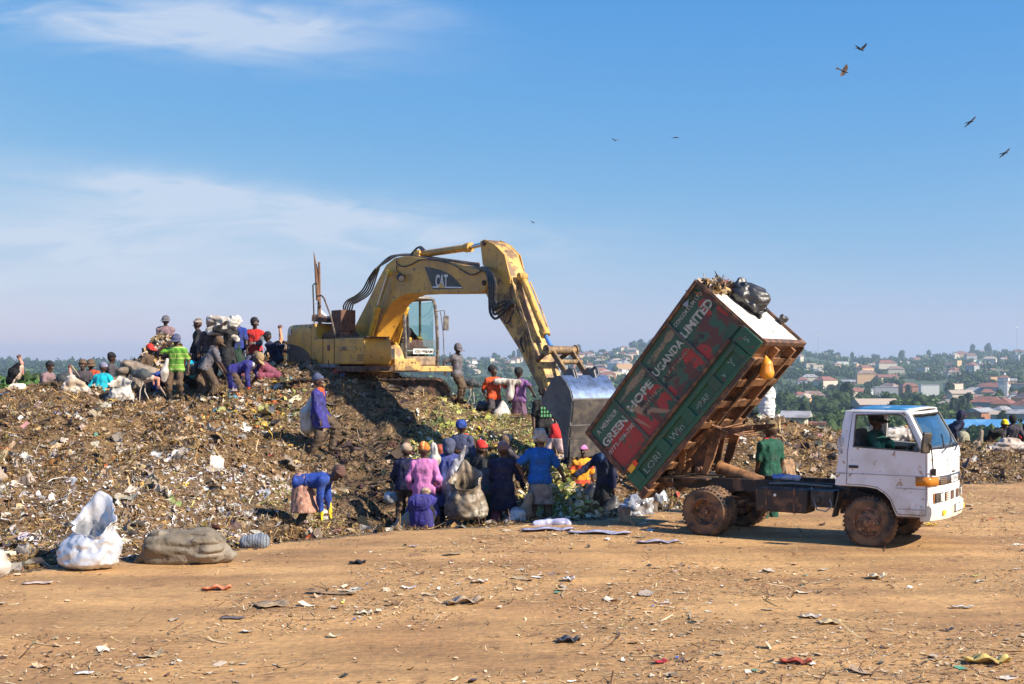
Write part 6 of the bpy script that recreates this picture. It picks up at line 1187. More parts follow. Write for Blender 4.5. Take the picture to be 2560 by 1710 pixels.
# sacks and bundles
def open_sack(label, loc, R0, H, m, seed, tilt=.5, squash=.8, lean=(0, 0), face=0.):
    nphi, nt = 72, 34; ph, tt = np.meshgrid(np.linspace(0, 2*math.pi, nphi, endpoint=False), np.linspace(0, 1, nt)); ph, tt = ph.ravel(), tt.ravel()
    prof_ = np.interp(tt, [0, .02, .12, .3, .55, .75, .9, 1], [.05, .70, .95, 1.0, .92, .74, .70, .80]); q = np.c_[np.cos(ph)*1.6, np.sin(ph)*1.6, tt*2.2]
    rip = (.03+.035*tt**1.5)*np.sin(6*ph+4*vnoise(q*.8, seed)+2*tt)+.17*fbm(q*.9, 2, seed+1)-.15*np.abs(fbm(q*1.9, 2, seed+2))+.03*vnoise(q*7, seed+3); r = R0*prof_*(1+rip)
    z = H*tt+H*tilt*tt**3*(.5*np.sin(ph)+.35*np.exp(-((ph-1.75)/.45)**2))-H*.10*tt*np.abs(vnoise(q*1.7, seed+5)); V = np.c_[r*np.cos(ph)+lean[0]*tt**2, r*np.sin(ph)*squash+lean[1]*tt**2, np.maximum(z, 0)]
    i, j = np.meshgrid(np.arange(nt-1), np.arange(nphi), indexing='ij'); f = np.stack([i*nphi+j, i*nphi+(j+1) % nphi, (i+1)*nphi+(j+1) % nphi, (i+1)*nphi+j], -1).reshape(-1, 4)
    o = link('sack', npmesh('sack', V, f), None, m); sd = o.modifiers.new('s', 'SOLIDIFY'); sd.thickness = .006; o.location = loc; o.rotation_euler = (0, 0, R(face)); return tag(o, label, 'sack')
open_sack('shiny white open sack standing at the foot of the heap, far left', gat(222, 1424), .40, .66, WS, 11, .62, .75, (.06, .05), -15)
bag('sack', 'big grey brown sack lying on its side at the foot of the heap', 'sack', gat(455, 1408), [((-.30, 0, .22), (.35, 0, .22), .24, .26), ((.35, 0, .2), (.62, 0, .10), .22, .12), ((-.3, 0, .2), (-.62, -.05, .03), .18, .04)], mat('dirty_sack', (.16, .13, .09), .75, col2=(.24, .20, .15), scale=3, col3=(.08, .065, .045), scale3=10, bump=.03, bscale=7), .04, (3, 8, 9), seed=12, h=.02)
bag('bundle', 'small rolled bundle of grey plastic cord right of the big lying sack', 'bundle', gat(635, 1368), [((-.12, 0, .08), (.12, 0, .10), .10, .12)], banded('cord', [(0, (.20, .23, .27)), (.7, (.05, .05, .06))], .04, (.2, .22, .25), 0), .02, seed=13, h=.015)
bag('sack', 'pale round sack cut off by the left edge of the picture', 'sack', gat(-12, 1445), [((0, 0, .16), (0, 0, .22), .20, .16)], WB, .02, seed=14)
TI = M_lit
open_sack('large white sack standing on the heap in front of the stork', at(300, 1012, 31.6), .34, .56, WB, 15, .35, .8)
bag('sack', 'tall brown and white sack slumped on the heap under the red cap', 'sack', at(330, 965, 33.2), [((-.5, 0, -.1), (-.1, 0, .55), .22, .14), ((-.1, 0, .55), (.5, 0, .30), .16, .24), ((.2, 0, 0), (.5, 0, .0), .42, .36)], BS, .06, (5, 5, 5), seed=16, h=.025)
bag('sheet', 'crumpled tan plastic sheet heaped beside the hunched stork', 'plastic sheet', at(180, 985, 32.2), [((-.35, 0, 0), (.0, 0, .40), .10, .10), ((.0, 0, .42), (.55, 0, -.08), .10, .09), ((-.1, 0, .05), (.3, 0, .05), .2, .14)], mat('tan_sheet', (.40, .30, .20), .4, col2=(.58, .50, .42), scale=5, bump=.01), .05, (7, 7, 7), seed=17)
bag('cardboard', 'pale cardboard box piece on the lap of the seated person at far left', 'cardboard', at(139, 974, 32.3), [((-.12, 0, .04), (.12, 0, -.02), .07, .07)], mat('card_pale', (.52, .36, .20), .8), .0, seed=18, h=.02)
bag('sack', 'white sack hanging left of the man in the striped polo', 'sack', at(412, 940, 31.9), [((.06, 0, .42), (0, 0, .1), .04, .10), ((0, 0, .1), (0, 0, -.08), .11, .10)], WB, .02, (10, 10, 3), seed=19)
bag('bag', 'black bag with bright cyan side on the back of the crouching person', 'bag', at(480, 925, 32.5), [((0, 0, .1), (.02, 0, -.08), .17, .16)], mat('bag_cyan', (.01, .45, .62), .4, col2=(.03, .03, .035), scale=3.4, lo=.47, hi=.5), .03, seed=20)
bag('sack', 'pale sack held between the woman in orange and the woman in purple', 'sack', at(1257, 1055, 32.6), [((.0, 0, .55), (-.05, 0, .1), .06, .26), ((-.05, 0, .1), (.0, 0, -.12), .28, .20)], WB, .045, (7, 7, 3), seed=21)
bag('sack', 'rolled white sack carried level between the two standing women', 'sack', at(1268, 955, 32.8), [((-.28, 0, .02), (.3, 0, 0), .09, .08), ((.1, 0, -.05), (.06, 0, -.35), .09, .12)], WB, .02, seed=22)
bag('sack', 'white and grey long sack slung over the black coat in the crowd', 'sack', at(1130, 1195, 22.9), [((.22, 0, .55), (.05, 0, .1), .03, .12), ((.05, 0, .1), (-.05, 0, -.15), .13, .14), ((-.03, 0, -.2), (.0, 0, -.42), .11, .12)], GS, .03, (10, 10, 3), seed=23, h=.018)
bag('sack', 'white sack raised behind the orange striped beanie', 'sack', at(1085, 1160, 23.2), [((-.02, 0, .42), (.02, 0, .1), .03, .10), ((.02, 0, .1), (-.12, 0, -.22), .11, .14)], WB, .03, (10, 10, 3), seed=24, h=.018)
open_sack('large round brown and white sack with open mouth in front of the crowd', at(1166, 1300, 21.9), .36, .72, mat('big_sack', (.20, .155, .105), .5, col2=(.52, .47, .38), scale=3.2, lo=.58, hi=.64, col3=(.09, .07, .05), scale3=7, lo3=.5, hi3=.62, bump=.012, bscale=12), 25, .5, .75)
bag('sack', 'brown sack on the ground left of the person in the bright blue skirt', 'sack', at(1012, 1325, 21.8), [((-.12, 0, -.02), (.12, 0, .15), .16, .16), ((.1, 0, .2), (.2, 0, .32), .1, .05)], BS, .03, seed=26)
bag('bag', 'grey plastic bag lying by the left end of the crowd', 'bag', at(975, 1245, 23.4), [((0, 0, 0), (.1, 0, .02), .13, .11)], CB, .035, seed=27)
bag('bag', 'crushed silvery bag on the ground beside the long navy coat', 'bag', at(1287, 1318, 21.9), [((0, 0, .05), (.05, 0, .18), .19, .17)], CB, .04, (8, 8, 8), seed=28, h=.018)
bag('sack', 'brown cloth sack hanging left of the grey plastic apron', 'sack', at(1312, 1275, 22.0), [((.08, 0, .25), (0, 0, -.05), .05, .14), ((0, 0, -.05), (-.03, 0, -.14), .14, .12)], BS, .03, (9, 9, 4), seed=29)
bag('bag', 'pale lilac plastic bag on the ground below the grey apron', 'bag', at(1375, 1310, 21.2), [((-.22, 0, 0), (.25, 0, .02), .08, .09)], mat('lilac_bag', (.46, .46, .60), .25, col2=(.3, .3, .42), scale=6, bump=.01), .04, (7, 7, 7), seed=30)
bag('bag', 'big black rubbish bag under the raised skip, behind the waste pile', 'bag', at(1470, 1245, 24.4), [((-.12, 0, -.2), (.15, 0, 0), .32, .30), ((.2, 0, -.35), (.3, 0, -.3), .25, .22)], BB, .06, (5, 5, 5), seed=31)
bag('bag', 'dark bag held by the woman in navy', 'bag', at(1530, 1275, 23.3), [((0, 0, -.1), (.02, 0, .02), .24, .2), ((.02, 0, .05), (.05, 0, .3), .12, .04)], mat('dark_bag', (.05, .045, .04), .4, col2=(.12, .11, .10), scale=5, bump=.01), .05, (6, 6, 5), seed=32)
bag('bag', 'shiny grey plastic bag under the low corner of the skip', 'bag', at(1588, 1268, 22.8), [((-.1, 0, -.05), (.12, 0, .1), .21, .2), ((.1, 0, -.15), (.2, 0, -.1), .16, .14)], CB, .06, (6, 6, 6), seed=33, h=.02)
bag('bag', 'grey plastic bag between the skip corner and the rear wheel', 'bag', at(1650, 1255, 26.0), [((0, 0, .1), (.02, 0, -.15), .17, .2)], CB, .04, (6, 6, 6), seed=34)
bag('bag', 'black rubbish bag lying on the trailing slope behind the red T-shirt', 'bag', at(1215, 1020, 33.4), [((-.1, 0, 0), (.1, 0, 0), .2, .18)], BB, .05, seed=35)
bag('bag', 'small blue plastic bottle lying on the truck chassis', 'bottle', Vector((FT.o+FT.d*1.15+FT.n*-.40).tolist()+[.93]), [((-.2, 0, 0), (.18, 0, 0), .055, .05)], mat('bottle_blue', (.12, .25, .55), .2, col2=(.45, .5, .6), scale=8), .02, (12, 12, 12), face=-32, seed=36, h=.014)
bag('bag', 'tall white bale standing on the far heap behind the skip', 'bale', at(1917, 1010, 31.5), [((0, 0, -.55), (0, 0, .30), .22, .20)], banded('bale_white', [(0, (.72, .72, .70)), (.8, (.42, .42, .42))], .09, (.7, .7, .68)), .035, (7, 7, 12), seed=37)
bag('sack', 'beige sack just behind the truck windscreen', 'sack', at(2408, 1120, 33.0), [((0, 0, 0), (0, 0, .28), .17, .16)], mat('beige_sack', (.34, .32, .20), .7, col2=(.2, .18, .12), scale=6, bump=.01), .03, seed=38)
bag('sack', 'wide tangle of pale netting on the right hand heap', 'net', at(2520, 1120, 32.0), [((-.4, 0, -.05), (0, 0, .08), .14, .2), ((0, 0, .08), (.6, 0, -.05), .2, .16)], mat('net_tan', (.36, .28, .22), .8, col2=(.52, .45, .40), scale=6), .05, (6, 6, 9), seed=39)
bag('sack', 'upright grey slab of sacking beside the yellow hooded person', 'sack', at(2450, 1110, 33.0), [((0, 0, -.05), (.03, 0, .32), .07, .06)], BS, .01, seed=40)
bag('sack', 'pale sack seen through the cab window on the far heap', 'sack', at(2245, 1090, 33.5), [((-.4, 0, 0), (.4, 0, 0), .24, .22), ((0, 0, .1), (.1, 0, .2), .18, .1)], WB, .05, (5, 5, 8), seed=41)
bag('sack', 'rusty brown sack seen through the cab window, right of the pale one', 'sack', at(2280, 1088, 34.2), [((-.1, 0, 0), (.25, 0, .05), .28, .25)], mat('rusty_sack', (.30, .13, .06), .9, col2=(.5, .3, .14), scale=9, bump=.02), .04, seed=42)
# things in and on the skip (placed in the skip's own axes)
def inskip(u, v, y): p = B(u, v, y); q = FT.o+FT.d*p.x+FT.n*p.y; return Vector((q[0], q[1], p.z+TR.location.z))
bag('bag', 'big black rubbish bag caught on the top front edge of the skip', 'bag', inskip(1.045, .64, .10), [((-.12, 0, .08), (.12, 0, -.08), .24, .23)], BB, .07, (6, 6, 6), seed=43, h=.018)
nl = 1500; uu, vv_, yy = rg.uniform(.90, 1.02, nl), rg.uniform(.80, .97, nl), rg.uniform(-.80, .35, nl); vv_ += .05*np.exp(-((yy+.2)/.3)**2)*(uu > .96); PL = np.array([inskip(a_, b_, c_) for a_, b_, c_ in zip(uu, vv_, yy)])
lv, lf, lc = grid_items(PL, np.tile([-.5, -.3, 1.], (nl, 1)), rg.uniform(.08, .3, nl), rg.uniform(.03, .14, nl), np.full(nl, .8), 5, 3, np.full(nl, .2), rg.normal(0, .5, nl), pal(nl, SH+BR+[(14, (.5, .44, .38)), (8, (.36, .24, .2))], rg), rg)
tag(link('load', npmesh('load', lv, lf, lc, smooth=False), None, M_lit), 'rubbish, film and paper heaped at the top front of the skip', 'rubbish load')
bag('cardboard', 'flattened pale carton with a blue mark wedged at the top of the skip', 'cardboard', inskip(1.0, .90, -.1), [((-.16, 0, .08), (.18, 0, -.07), .07, .07)], mat('carton', (.50, .40, .28), .7, col2=(.05, .22, .48), scale=4.5, lo=.60, hi=.61), .0, seed=45, h=.02)
bag('bag', 'small black knotted bag on the far top corner of the skip front', 'bag', inskip(1.03, .35, .84), [((0, 0, 0), (.03, 0, .0), .075, .06)], BB, .02, (12, 12, 12), seed=46, h=.012)
jc = bag('jerrycan', 'orange yellow plastic jerrycan hanging under the front of the skip', 'jerrycan', inskip(.885, -.14, -.50), [((0, 0, -.05), (0, 0, .06), .115, .09), ((0, 0, .1), (-.02, 0, .19), .05, .025)], mat('jerry', (.75, .33, .03), .4, col2=(.70, .22, .03), scale=6), .0, seed=47, h=.012)
mb = MB(); p = FT.loc(inskip(.885, -.14, -.50)); mb.tube([(-.02, 0, .18), (.0, 0, .26), (.02, 0, .34)], .007, 5); mb.build('cord', M_black, jc)
# ---------------------------------------------------------------- birds
FEA = mat('feather_black', (.008, .008, .009), .8, col2=(.022, .022, .024), scale=9, bump=.004, spec=.1); FEG = mat('feather_grey', (.045, .052, .055), .7, col2=(.22, .21, .2), scale=3, lo=.62, hi=.64, bump=.006, stretch=(1, 1, 8)); FEW = mat('feather_white', (.42, .33, .26), .7, col2=(.5, .36, .27), scale=5); PNK = mat('stork_skin', (.55, .25, .18), .6, col2=(.35, .15, .12), scale=8); LEGW = mat('stork_leg', (.50, .42, .36), .7); BILL = mat('stork_bill', (.30, .22, .18), .5)
def stork(px, py, Y, face, s, label, body_tilt=30, neck=((.02, 1.0), (.10, 1.22)), bill=(.36, 1.02), gm=FEA, legs=True, neckm=PNK):
    """marabou stork; x is forward before turning. heights in metres before scaling by s"""
    o = empty('stork', at(px, py, Y), R(face), label, 'stork', 'storks on the heap'); o.scale = (s, s, s); t = R(body_tilt); c = (0, 0, .74); d = V3(math.cos(t), 0, math.sin(t))
    b0, b1 = V3(*c)-d*.24, V3(*c)+d*.22; body = imp_obj('body', [cap(b0, V3(*c), .09, .16), cap(V3(*c), b1, .16, .10), cap(V3(*c)+V3(.05, 0, -.10), b1+V3(0, 0, -.02), .10, .08)], FEW, o, h=.02, fold=.01)
    imp_obj('wing', [cap(b0-d*.12, b0+d*.1, .03, .10), cap(V3(*c)-V3(.02, .0, -.02), b1-V3(.04, 0, -.02), .185, .115), cap(b0, V3(*c), .12, .18)], gm, o, h=.018, fold=.014, fs=(6, 20, 14), planes=[(V3(*c)-V3(-math.sin(t), 0, math.cos(t))*.10, (math.sin(t), 0, -math.cos(t)))])
    n0, n1 = neck; P_ = [b1-d*.02, V3(n0[0]+b1[0], 0, (n0[1]+b1[2])/2), V3(n1[0]+.12, 0, n1[1])]; imp_obj('neck', [cap(P_[0], P_[1], .075, .05), cap(P_[1], P_[2], .048, .035), cap(P_[0]+V3(.06, 0, 0), P_[0]+V3(.08, 0, -.18), .045, .03)], neckm, o, h=.014)
    hd_ = imp_obj('head', [cap(P_[2], P_[2]+V3(.03, 0, .02), .055, .045)], mat('stork_head', (.12, .06, .05), .7), o, h=.012)
    mb = MB(); q = P_[2]+V3(.05, 0, .01); e = V3(bill[0]+.12, 0, bill[1]); mb.tube([q, q*.5+e*.5+V3(0, 0, .008), e], [.032, .022, .004], 8); mb.build('bill', BILL, hd_)
    if legs:
        for s2, fx_ in ((-1, -.10), (1, .14)):
            mb = MB(); mb.tube([(0, s2*.06, .62), (-.02+fx_*.2, s2*.07, .46)], [.045, .016], 7); mb.tube([(-.02+fx_*.2, s2*.07, .46), (-.05+fx_*.3, s2*.07, .33), (fx_, s2*.07, .02)], [.014, .018, .011], 6)
            for a in (-.6, 0, .6): mb.tube([(fx_, s2*.07, .02), (fx_+.10*math.cos(a), s2*.07+.10*math.sin(a), .006)], [.010, .005], 5)
            mb.build('leg', LEGW, o)
    return o
stork(38, 1000, 33.0, 8, .93, 'upright marabou stork with black wings at the far left of the heap', 52, ((.04, 1.12), (-.03, 1.20)), (.12, .86))
stork(158, 1012, 32.8, 5, .88, 'hunched grey winged stork seen behind the tan plastic sheet', 35, ((.02, 1.05), (.06, 1.12)), (.36, .80), FEG)
stork(360, 1008, 31.8, -6, .92, 'grey winged stork with its head down behind the polo shirt', -14, ((.18, .62), (.28, .42)), (.50, .18), FEG)
stork(684, 940, 36.4, 20, 1.0, 'stork with an orange red neck on the peak left of the excavator', 40, ((.05, 1.25), (.05, 1.40)), (.02, 1.08), FEA, True, mat('neck_orange', (.62, .28, .14), .6))
stork(1178, 1010, 36.0, 170, .78, 'pale stork bending its neck behind the man in the grey shirt', 10, ((.16, .82), (.22, .68)), (.42, .40), FEG)
eg = EF; p = EF.o+EF.d*-2.3+EF.n*-.5; o = empty('egret', (p[0], p[1], 1.5+2.20), R(150), 'small white egret perched on the excavator tail', 'egret')
imp_obj('body', [cap((-.14, 0, .22), (.08, 0, .34), .03, .07)], MT['sign_white'], o, h=.012); imp_obj('neck', [cap((.08, 0, .36), (.14, 0, .50), .03, .018), cap((.14, 0, .5), (.10, 0, .60), .018, .022)], MT['sign_white'], o, h=.008, k=.01)
mb = MB(); mb.tube([(.11, 0, .60), (.22, 0, .58)], [.012, .003], 6); mb.build('bill', M_amber, o)
for s2 in (-1, 1): mb = MB(); mb.tube([(0, s2*.025, .24), (.0, s2*.025, .0)], .007, 5); mb.build('leg', M_black, o)
def flyer(px, py, Y, span, roll, yaw, label, up=.15):
    o = empty('bird', at(px, py, Y), 0, label, 'bird', 'birds flying in the sky'); o.rotation_euler = (R(yaw), R(roll), R(20)); m = mat('kite_brown', (.06, .04, .03), .8, col2=(.16, .09, .05), scale=6)
    mb = MB(); mb.tube([(0, -.28, 0), (0, -.2, .01), (0, 0, .02), (0, .22, 0), (0, .34, -.01)], [.01, .045, .06, .035, .015], 8); mb.build('body', m, o)
    for s in (-1, 1):
        mb = MB(); pts = [(s*.04, -.12, .02), (s*span*.22, -.16, up*.5), (s*span*.36, -.10, up*.8), (s*span*.5, .02, up*1.0), (s*span*.47, .08, up), (s*span*.36, .09, up*.7), (s*span*.22, .12, up*.4), (s*.04, .12, .02)]
        mb.loft([pts, [(a, b, c_-.012) for a, b, c_ in pts]]); mb.build('wing', m, o)
    mb = MB(); t_ = [(-.03, .28, 0), (.03, .28, 0), (.10, .52, 0), (0, .46, 0), (-.10, .52, 0)]; mb.loft([t_, [(a, b, c_-.008) for a, b, c_ in t_]]); mb.build('tail', m, o); return o
flyer(2152, 124, 72, .8, -12, 25, 'dark bird with raised wings, highest in the sky at the right', .3)
flyer(2110, 178, 75, .85, -60, 60, 'brown bird banking in the sky just below the highest one', .1)
flyer(2426, 305, 84, 1.2, -41, 3, 'soaring bird tilted steeply at the upper right', .02)
flyer(2512, 383, 88, 1.15, -39, 3, 'soaring bird tilted steeply, nearest the right edge', .02)
flyer(1538, 351, 130, 1.0, 5, 15, 'tiny bird above the middle of the picture, left of the pair', .2)
flyer(1690, 344, 130, 1.0, 0, 2, 'tiny bird gliding level above the raised skip', .0)
flyer(1334, 557, 160, .9, 10, 5, 'faint speck of a bird above the excavator arm', .2)
# ================================================================ valley: trees, houses, woods
def leafball(n, R_, seed, squash=.8, leaf=.5, clumps=14):
    r = np.random.default_rng(seed); cc = r.normal(0, 1, (clumps, 3)); cc /= np.linalg.norm(cc, axis=1)[:, None]; cc *= r.uniform(.35, .8, (clumps, 1)); cc[:, 2] = cc[:, 2]*squash
    k = r.integers(0, clumps, n); d = r.normal(0, 1, (n, 3)); d /= np.linalg.norm(d, axis=1)[:, None]; rad = r.uniform(.18, .42, clumps)[k]
    P = cc[k]+d*rad[:, None]*r.uniform(.6, 1.05, (n, 1)); P *= R_; P[:, 2] = np.maximum(P[:, 2], -.5*R_*squash+r.uniform(-.2, .2, n)*R_)
    nn = d+r.normal(0, .5, (n, 3)); nn /= np.linalg.norm(nn, axis=1)[:, None]; u = np.cross(nn, r.normal(0, 1, (n, 3))); u /= np.linalg.norm(u, axis=1)[:, None]; v = np.cross(nn, u); s = leaf*r.uniform(.6, 1.4, (n, 1))
    q = np.stack([P-u*s, P+v*s*.55, P+u*s, P-v*s*.55], 1)+0; F_ = np.arange(n*4).reshape(n, 4); cl = np.repeat(r.uniform(.55, 1.35, clumps)[k]*r.uniform(.8, 1.2, n), 4); return q.reshape(-1, 3), F_, cl
def core(R_, seed, squash=.8):
    bm = bmesh.new(); bmesh.ops.create_icosphere(bm, subdivisions=3, radius=1); P = np.array([v.co for v in bm.verts]); F_ = np.array([[v.index for v in f.verts] for f in bm.faces]); bm.free()
    P = P*(1+.28*fbm(P*1.8+seed, 3, seed))[:, None]*R_*.72; P[:, 2] *= squash; return P, F_
LEAF = mat('leaves', (.05, .09, .03), .8, attr=True, spec=.2)
def tree_mesh(name, seed, R_, col, squash=.8, n=900, leaf=None, palm=False):
    if palm:
        mb = MB(); r = random.Random(seed)
        for k in range(26):
            a = r.uniform(0, 6.28); e = r.uniform(-.5, 1.1); L_ = R_*r.uniform(.8, 1.1); d = Vector((math.cos(a)*math.cos(e), math.sin(a)*math.cos(e), math.sin(e))); sd = Vector((-math.sin(a), math.cos(a), 0))*.10*R_; prev = None
            for t in range(6):
                p = d*L_*t/5-Vector((0, 0, .45*L_*(t/5)**2)); w = sd*math.sin(math.pi*(t+.6)/6.2); row = (mb.bm.verts.new(p-w), mb.bm.verts.new(p+w))
                if prev: mb.bm.faces.new((prev[0], prev[1], row[1], row[0]))
                prev = row
        me = bpy.data.meshes.new(name); mb.bm.to_mesh(me); mb.bm.free(); V = np.empty(len(me.vertices)*3); c = np.tile(np.array(col), (len(me.vertices), 1))*np.random.default_rng(seed).uniform(.7, 1.4, (len(me.vertices), 1))
        ca = me.color_attributes.new('Col', 'FLOAT_COLOR', 'POINT'); ca.data.foreach_set('color', np.c_[c, np.ones(len(c))].astype(np.float32).ravel()); me.materials.append(LEAF); return me
    V, F_, cl = leafball(n, R_, seed, squash, leaf or R_*.085); C_ = np.outer(cl, col)
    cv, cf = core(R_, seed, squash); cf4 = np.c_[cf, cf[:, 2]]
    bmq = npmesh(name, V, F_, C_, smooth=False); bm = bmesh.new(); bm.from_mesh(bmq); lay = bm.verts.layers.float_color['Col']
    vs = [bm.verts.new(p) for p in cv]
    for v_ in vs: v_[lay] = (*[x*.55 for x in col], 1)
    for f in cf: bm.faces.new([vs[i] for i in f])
    bm.to_mesh(bmq); bm.free(); bmq.materials.append(LEAF); return bmq
GR = [(.045, .080, .022), (.060, .105, .028), (.034, .060, .022), (.075, .12, .035)]
BARK = mat('bark', (.10, .07, .05), .9)
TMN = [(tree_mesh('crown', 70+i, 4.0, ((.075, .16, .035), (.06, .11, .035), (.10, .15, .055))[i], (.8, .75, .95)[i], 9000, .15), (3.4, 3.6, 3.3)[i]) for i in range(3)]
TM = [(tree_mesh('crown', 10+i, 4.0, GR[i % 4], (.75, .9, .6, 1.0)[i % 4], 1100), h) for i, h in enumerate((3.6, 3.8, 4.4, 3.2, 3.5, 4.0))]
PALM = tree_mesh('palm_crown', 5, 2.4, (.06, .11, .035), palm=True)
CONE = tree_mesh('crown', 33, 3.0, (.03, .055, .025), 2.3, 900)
def trunk_mesh(h, r):
    mb = MB(); mb.tube([(0, 0, -1), (.1, 0, h*.5), (0, .1, h)], [r*1.3, r, r*.7], 7)
    for k in range(4): a = k*1.6; mb.tube([(0, .05, h*.75), (math.cos(a)*1.2, math.sin(a)*1.2, h*1.15)], [r*.5, r*.25], 5)
    me = bpy.data.meshes.new('trunk'); mb.bm.to_mesh(me); mb.bm.free(); me.materials.append(BARK); return me
TRK, TRP = trunk_mesh(3.6, .22), trunk_mesh(7, .16)
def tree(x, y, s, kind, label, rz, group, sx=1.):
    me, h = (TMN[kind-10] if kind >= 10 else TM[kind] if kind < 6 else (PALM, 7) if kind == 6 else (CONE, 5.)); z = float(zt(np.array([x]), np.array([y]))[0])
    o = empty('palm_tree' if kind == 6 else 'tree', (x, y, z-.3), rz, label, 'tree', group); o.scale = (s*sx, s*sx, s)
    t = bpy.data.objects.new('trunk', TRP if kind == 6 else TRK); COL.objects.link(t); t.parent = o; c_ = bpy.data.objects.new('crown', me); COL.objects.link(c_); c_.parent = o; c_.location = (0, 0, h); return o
def at_y(px, Y): return (px-1280)/F*Y
rt = random.Random(3)
# near trees on the left
for px, Y, s, kd, lab, sx in [(120, 62, 1.0, 11, 'round dark green tree right of the upright stork', 1.25), (172, 66, .95, 10, 'broad green tree left of centre of the left skyline', 1.5), (60, 55, .72, 10, 'bright green bush behind the stork legs', 1.2), (-30, 70, .95, 12, 'pale green tree cut off by the left edge', 1.3),
                          (238, 74, 1.05, 11, 'dark rounded tree behind the seated group', .9), (205, 60, .6, 12, 'low leafy bush behind the person in purple', 1.3), (15, 90, .9, 4, 'distant dull green tree at the left edge', 1.5), (330, 85, .8, 2, 'dark bush seen past the brown sack', 1.1)]:
    x = at_y(px, Y); o = tree(x, Y, s, kd, lab, rt.uniform(0, 6), 'trees behind the heap on the left', sx); z = o.location.z; top = {120: 908, 172: 920, 60: 926, -30: 925, 238: 900, 205: 940, 15: 915, 330: 918}[px]
    hh = {10: 6.7, 11: 6.6, 12: 7.1, 0: 6.6, 1: 7.4, 2: 6.8, 3: 7.2, 4: 6.5, 5: 7.6}[kd]; want = HC+(907-top)/F*Y; o.scale[2] = max(.3, (want-z)/hh)
# trees across the valley
LOOK = ['dark', 'green', 'dusky', 'bright green', 'rounded', 'spreading', 'feathery', 'pointed dark']
ntree = 0
def valley_tree(px, Y, s, kd):
    global ntree; x = at_y(px, Y); dens = 'in the valley behind the truck' if px > 2000 else ('beyond the excavator arm' if px < 1500 else 'on the slope behind the skip')
    LATER.append((px, Y, tree(x, Y, s, kd, 'x', rt.uniform(0, 6), 'trees spread over the valley'), LOOK[kd]+' tree')); ntree += 1
HOUSE_XY = []; LATER = []; MARKS = []
RF = [mat('roof_red', (.27, .10, .065), .7, col2=(.17, .085, .065), scale=.4), mat('roof_rust', (.20, .115, .085), .7, col2=(.32, .24, .19), scale=.5), mat('roof_grey', (.36, .35, .34), .5, col2=(.22, .20, .19), scale=.4), mat('roof_bluetin', (.07, .22, .42), .45, col2=(.12, .30, .50), scale=.3), mat('roof_tan', (.42, .33, .25), .7)]
WL = [mat('wall_cream', (.56, .49, .38), .8), mat('wall_white', (.66, .65, .61), .8), mat('wall_brick', (.34, .16, .10), .85), mat('wall_grey', (.34, .34, .35), .85), mat('wall_orange', (.62, .38, .20), .8)]
WIND = mat('window_dark', (.05, .055, .065), .3)
HM = {}
def house_parts(w, d, h, fl, roof):
    key = (w, d, h, fl, roof)
    if key in HM: return HM[key]
    mb = MB(); mb.box2((-w/2, -d/2, -2.5), (w/2, d/2, h)); wallmb = mb; n0 = len(mb.bm.faces)
    mb = MB(); e = .5
    if roof == 'hip': rh = min(w, d)*.30; t = w*.5-d*.35; mb.loft([[(-w/2-e, -d/2-e, h+.01), (w/2+e, -d/2-e, h+.01), (w/2+e, d/2+e, h+.01), (-w/2-e, d/2+e, h+.01)], [(-t, -.05, h+rh), (t, -.05, h+rh), (t, .05, h+rh), (-t, .05, h+rh)]])
    elif roof == 'gable': rh = d*.22; mb.prism([(-d/2-e, h+.01), (d/2+e, h+.01), (0, h+rh)], -w/2-e, w/2+e, 'x')
    else: mb.box2((-w/2-.2, -d/2-.2, h+.01), (w/2+.2, d/2+.2, h+.35))
    b = bpy.data.meshes.new('roof'); mb.bm.to_mesh(b); mb.bm.free()
    mb = wallmb; nf = max(1, fl); nw = max(2, int(w/3))
    for f in range(nf):
        for k in range(nw):
            cx_ = -w/2+(k+.5)*w/nw; z0 = h*(f+.35)/nf; mb.box((cx_, -d/2-.02, z0+h/nf*.2), (w/nw*.45, .12, h/nf*.42))
        for k in range(max(1, int(d/3))): mb.box((-w/2-.02, -d/2+(k+.5)*d/max(1, int(d/3)), h*(f+.35)/nf+h/nf*.2), (.12, 1.1, h/nf*.42)); mb.box((w/2+.02, -d/2+(k+.5)*d/max(1, int(d/3)), h*(f+.35)/nf+h/nf*.2), (.12, 1.1, h/nf*.42))
    mb.bm.faces.ensure_lookup_table()
    for f_ in mb.bm.faces[n0:]: f_.material_index = 1
    a = bpy.data.meshes.new('wall'); mb.bm.to_mesh(a); mb.bm.free(); HM[key] = (a, b); return HM[key]
hm_var = {}
def house(px, Y, w, d, h, fl, roof, rm, wmat, rz, label, base_py=None, cat='house'):
    x = at_y(px, Y); z = float(zt(np.array([x]), np.array([Y]))[0]) if base_py is None else HC+(907-base_py)/F*Y
    o = empty('house' if cat == 'house' else 'building', (x, Y, z), rz, label, cat, 'houses across the valley'); a, b = house_parts(w, d, h, fl, roof)
    for nm, me, m in (('wall', a, wmat), ('roof', b, rm)):
        k = (me.name, m.name)
        if k not in hm_var:
            q = me.copy() if me.materials else me; q.materials.clear(); q.materials.append(m); (q.materials.append(WIND) if nm == 'wall' else None); hm_var[k] = q
        s = bpy.data.objects.new(nm, hm_var[k]); COL.objects.link(s); s.parent = o
    HOUSE_XY.append((x, Y, max(w, d))); return o
CN = ['red', 'rust brown', 'grey', 'blue', 'tan']; WN = ['cream', 'white', 'brick', 'grey', 'orange']
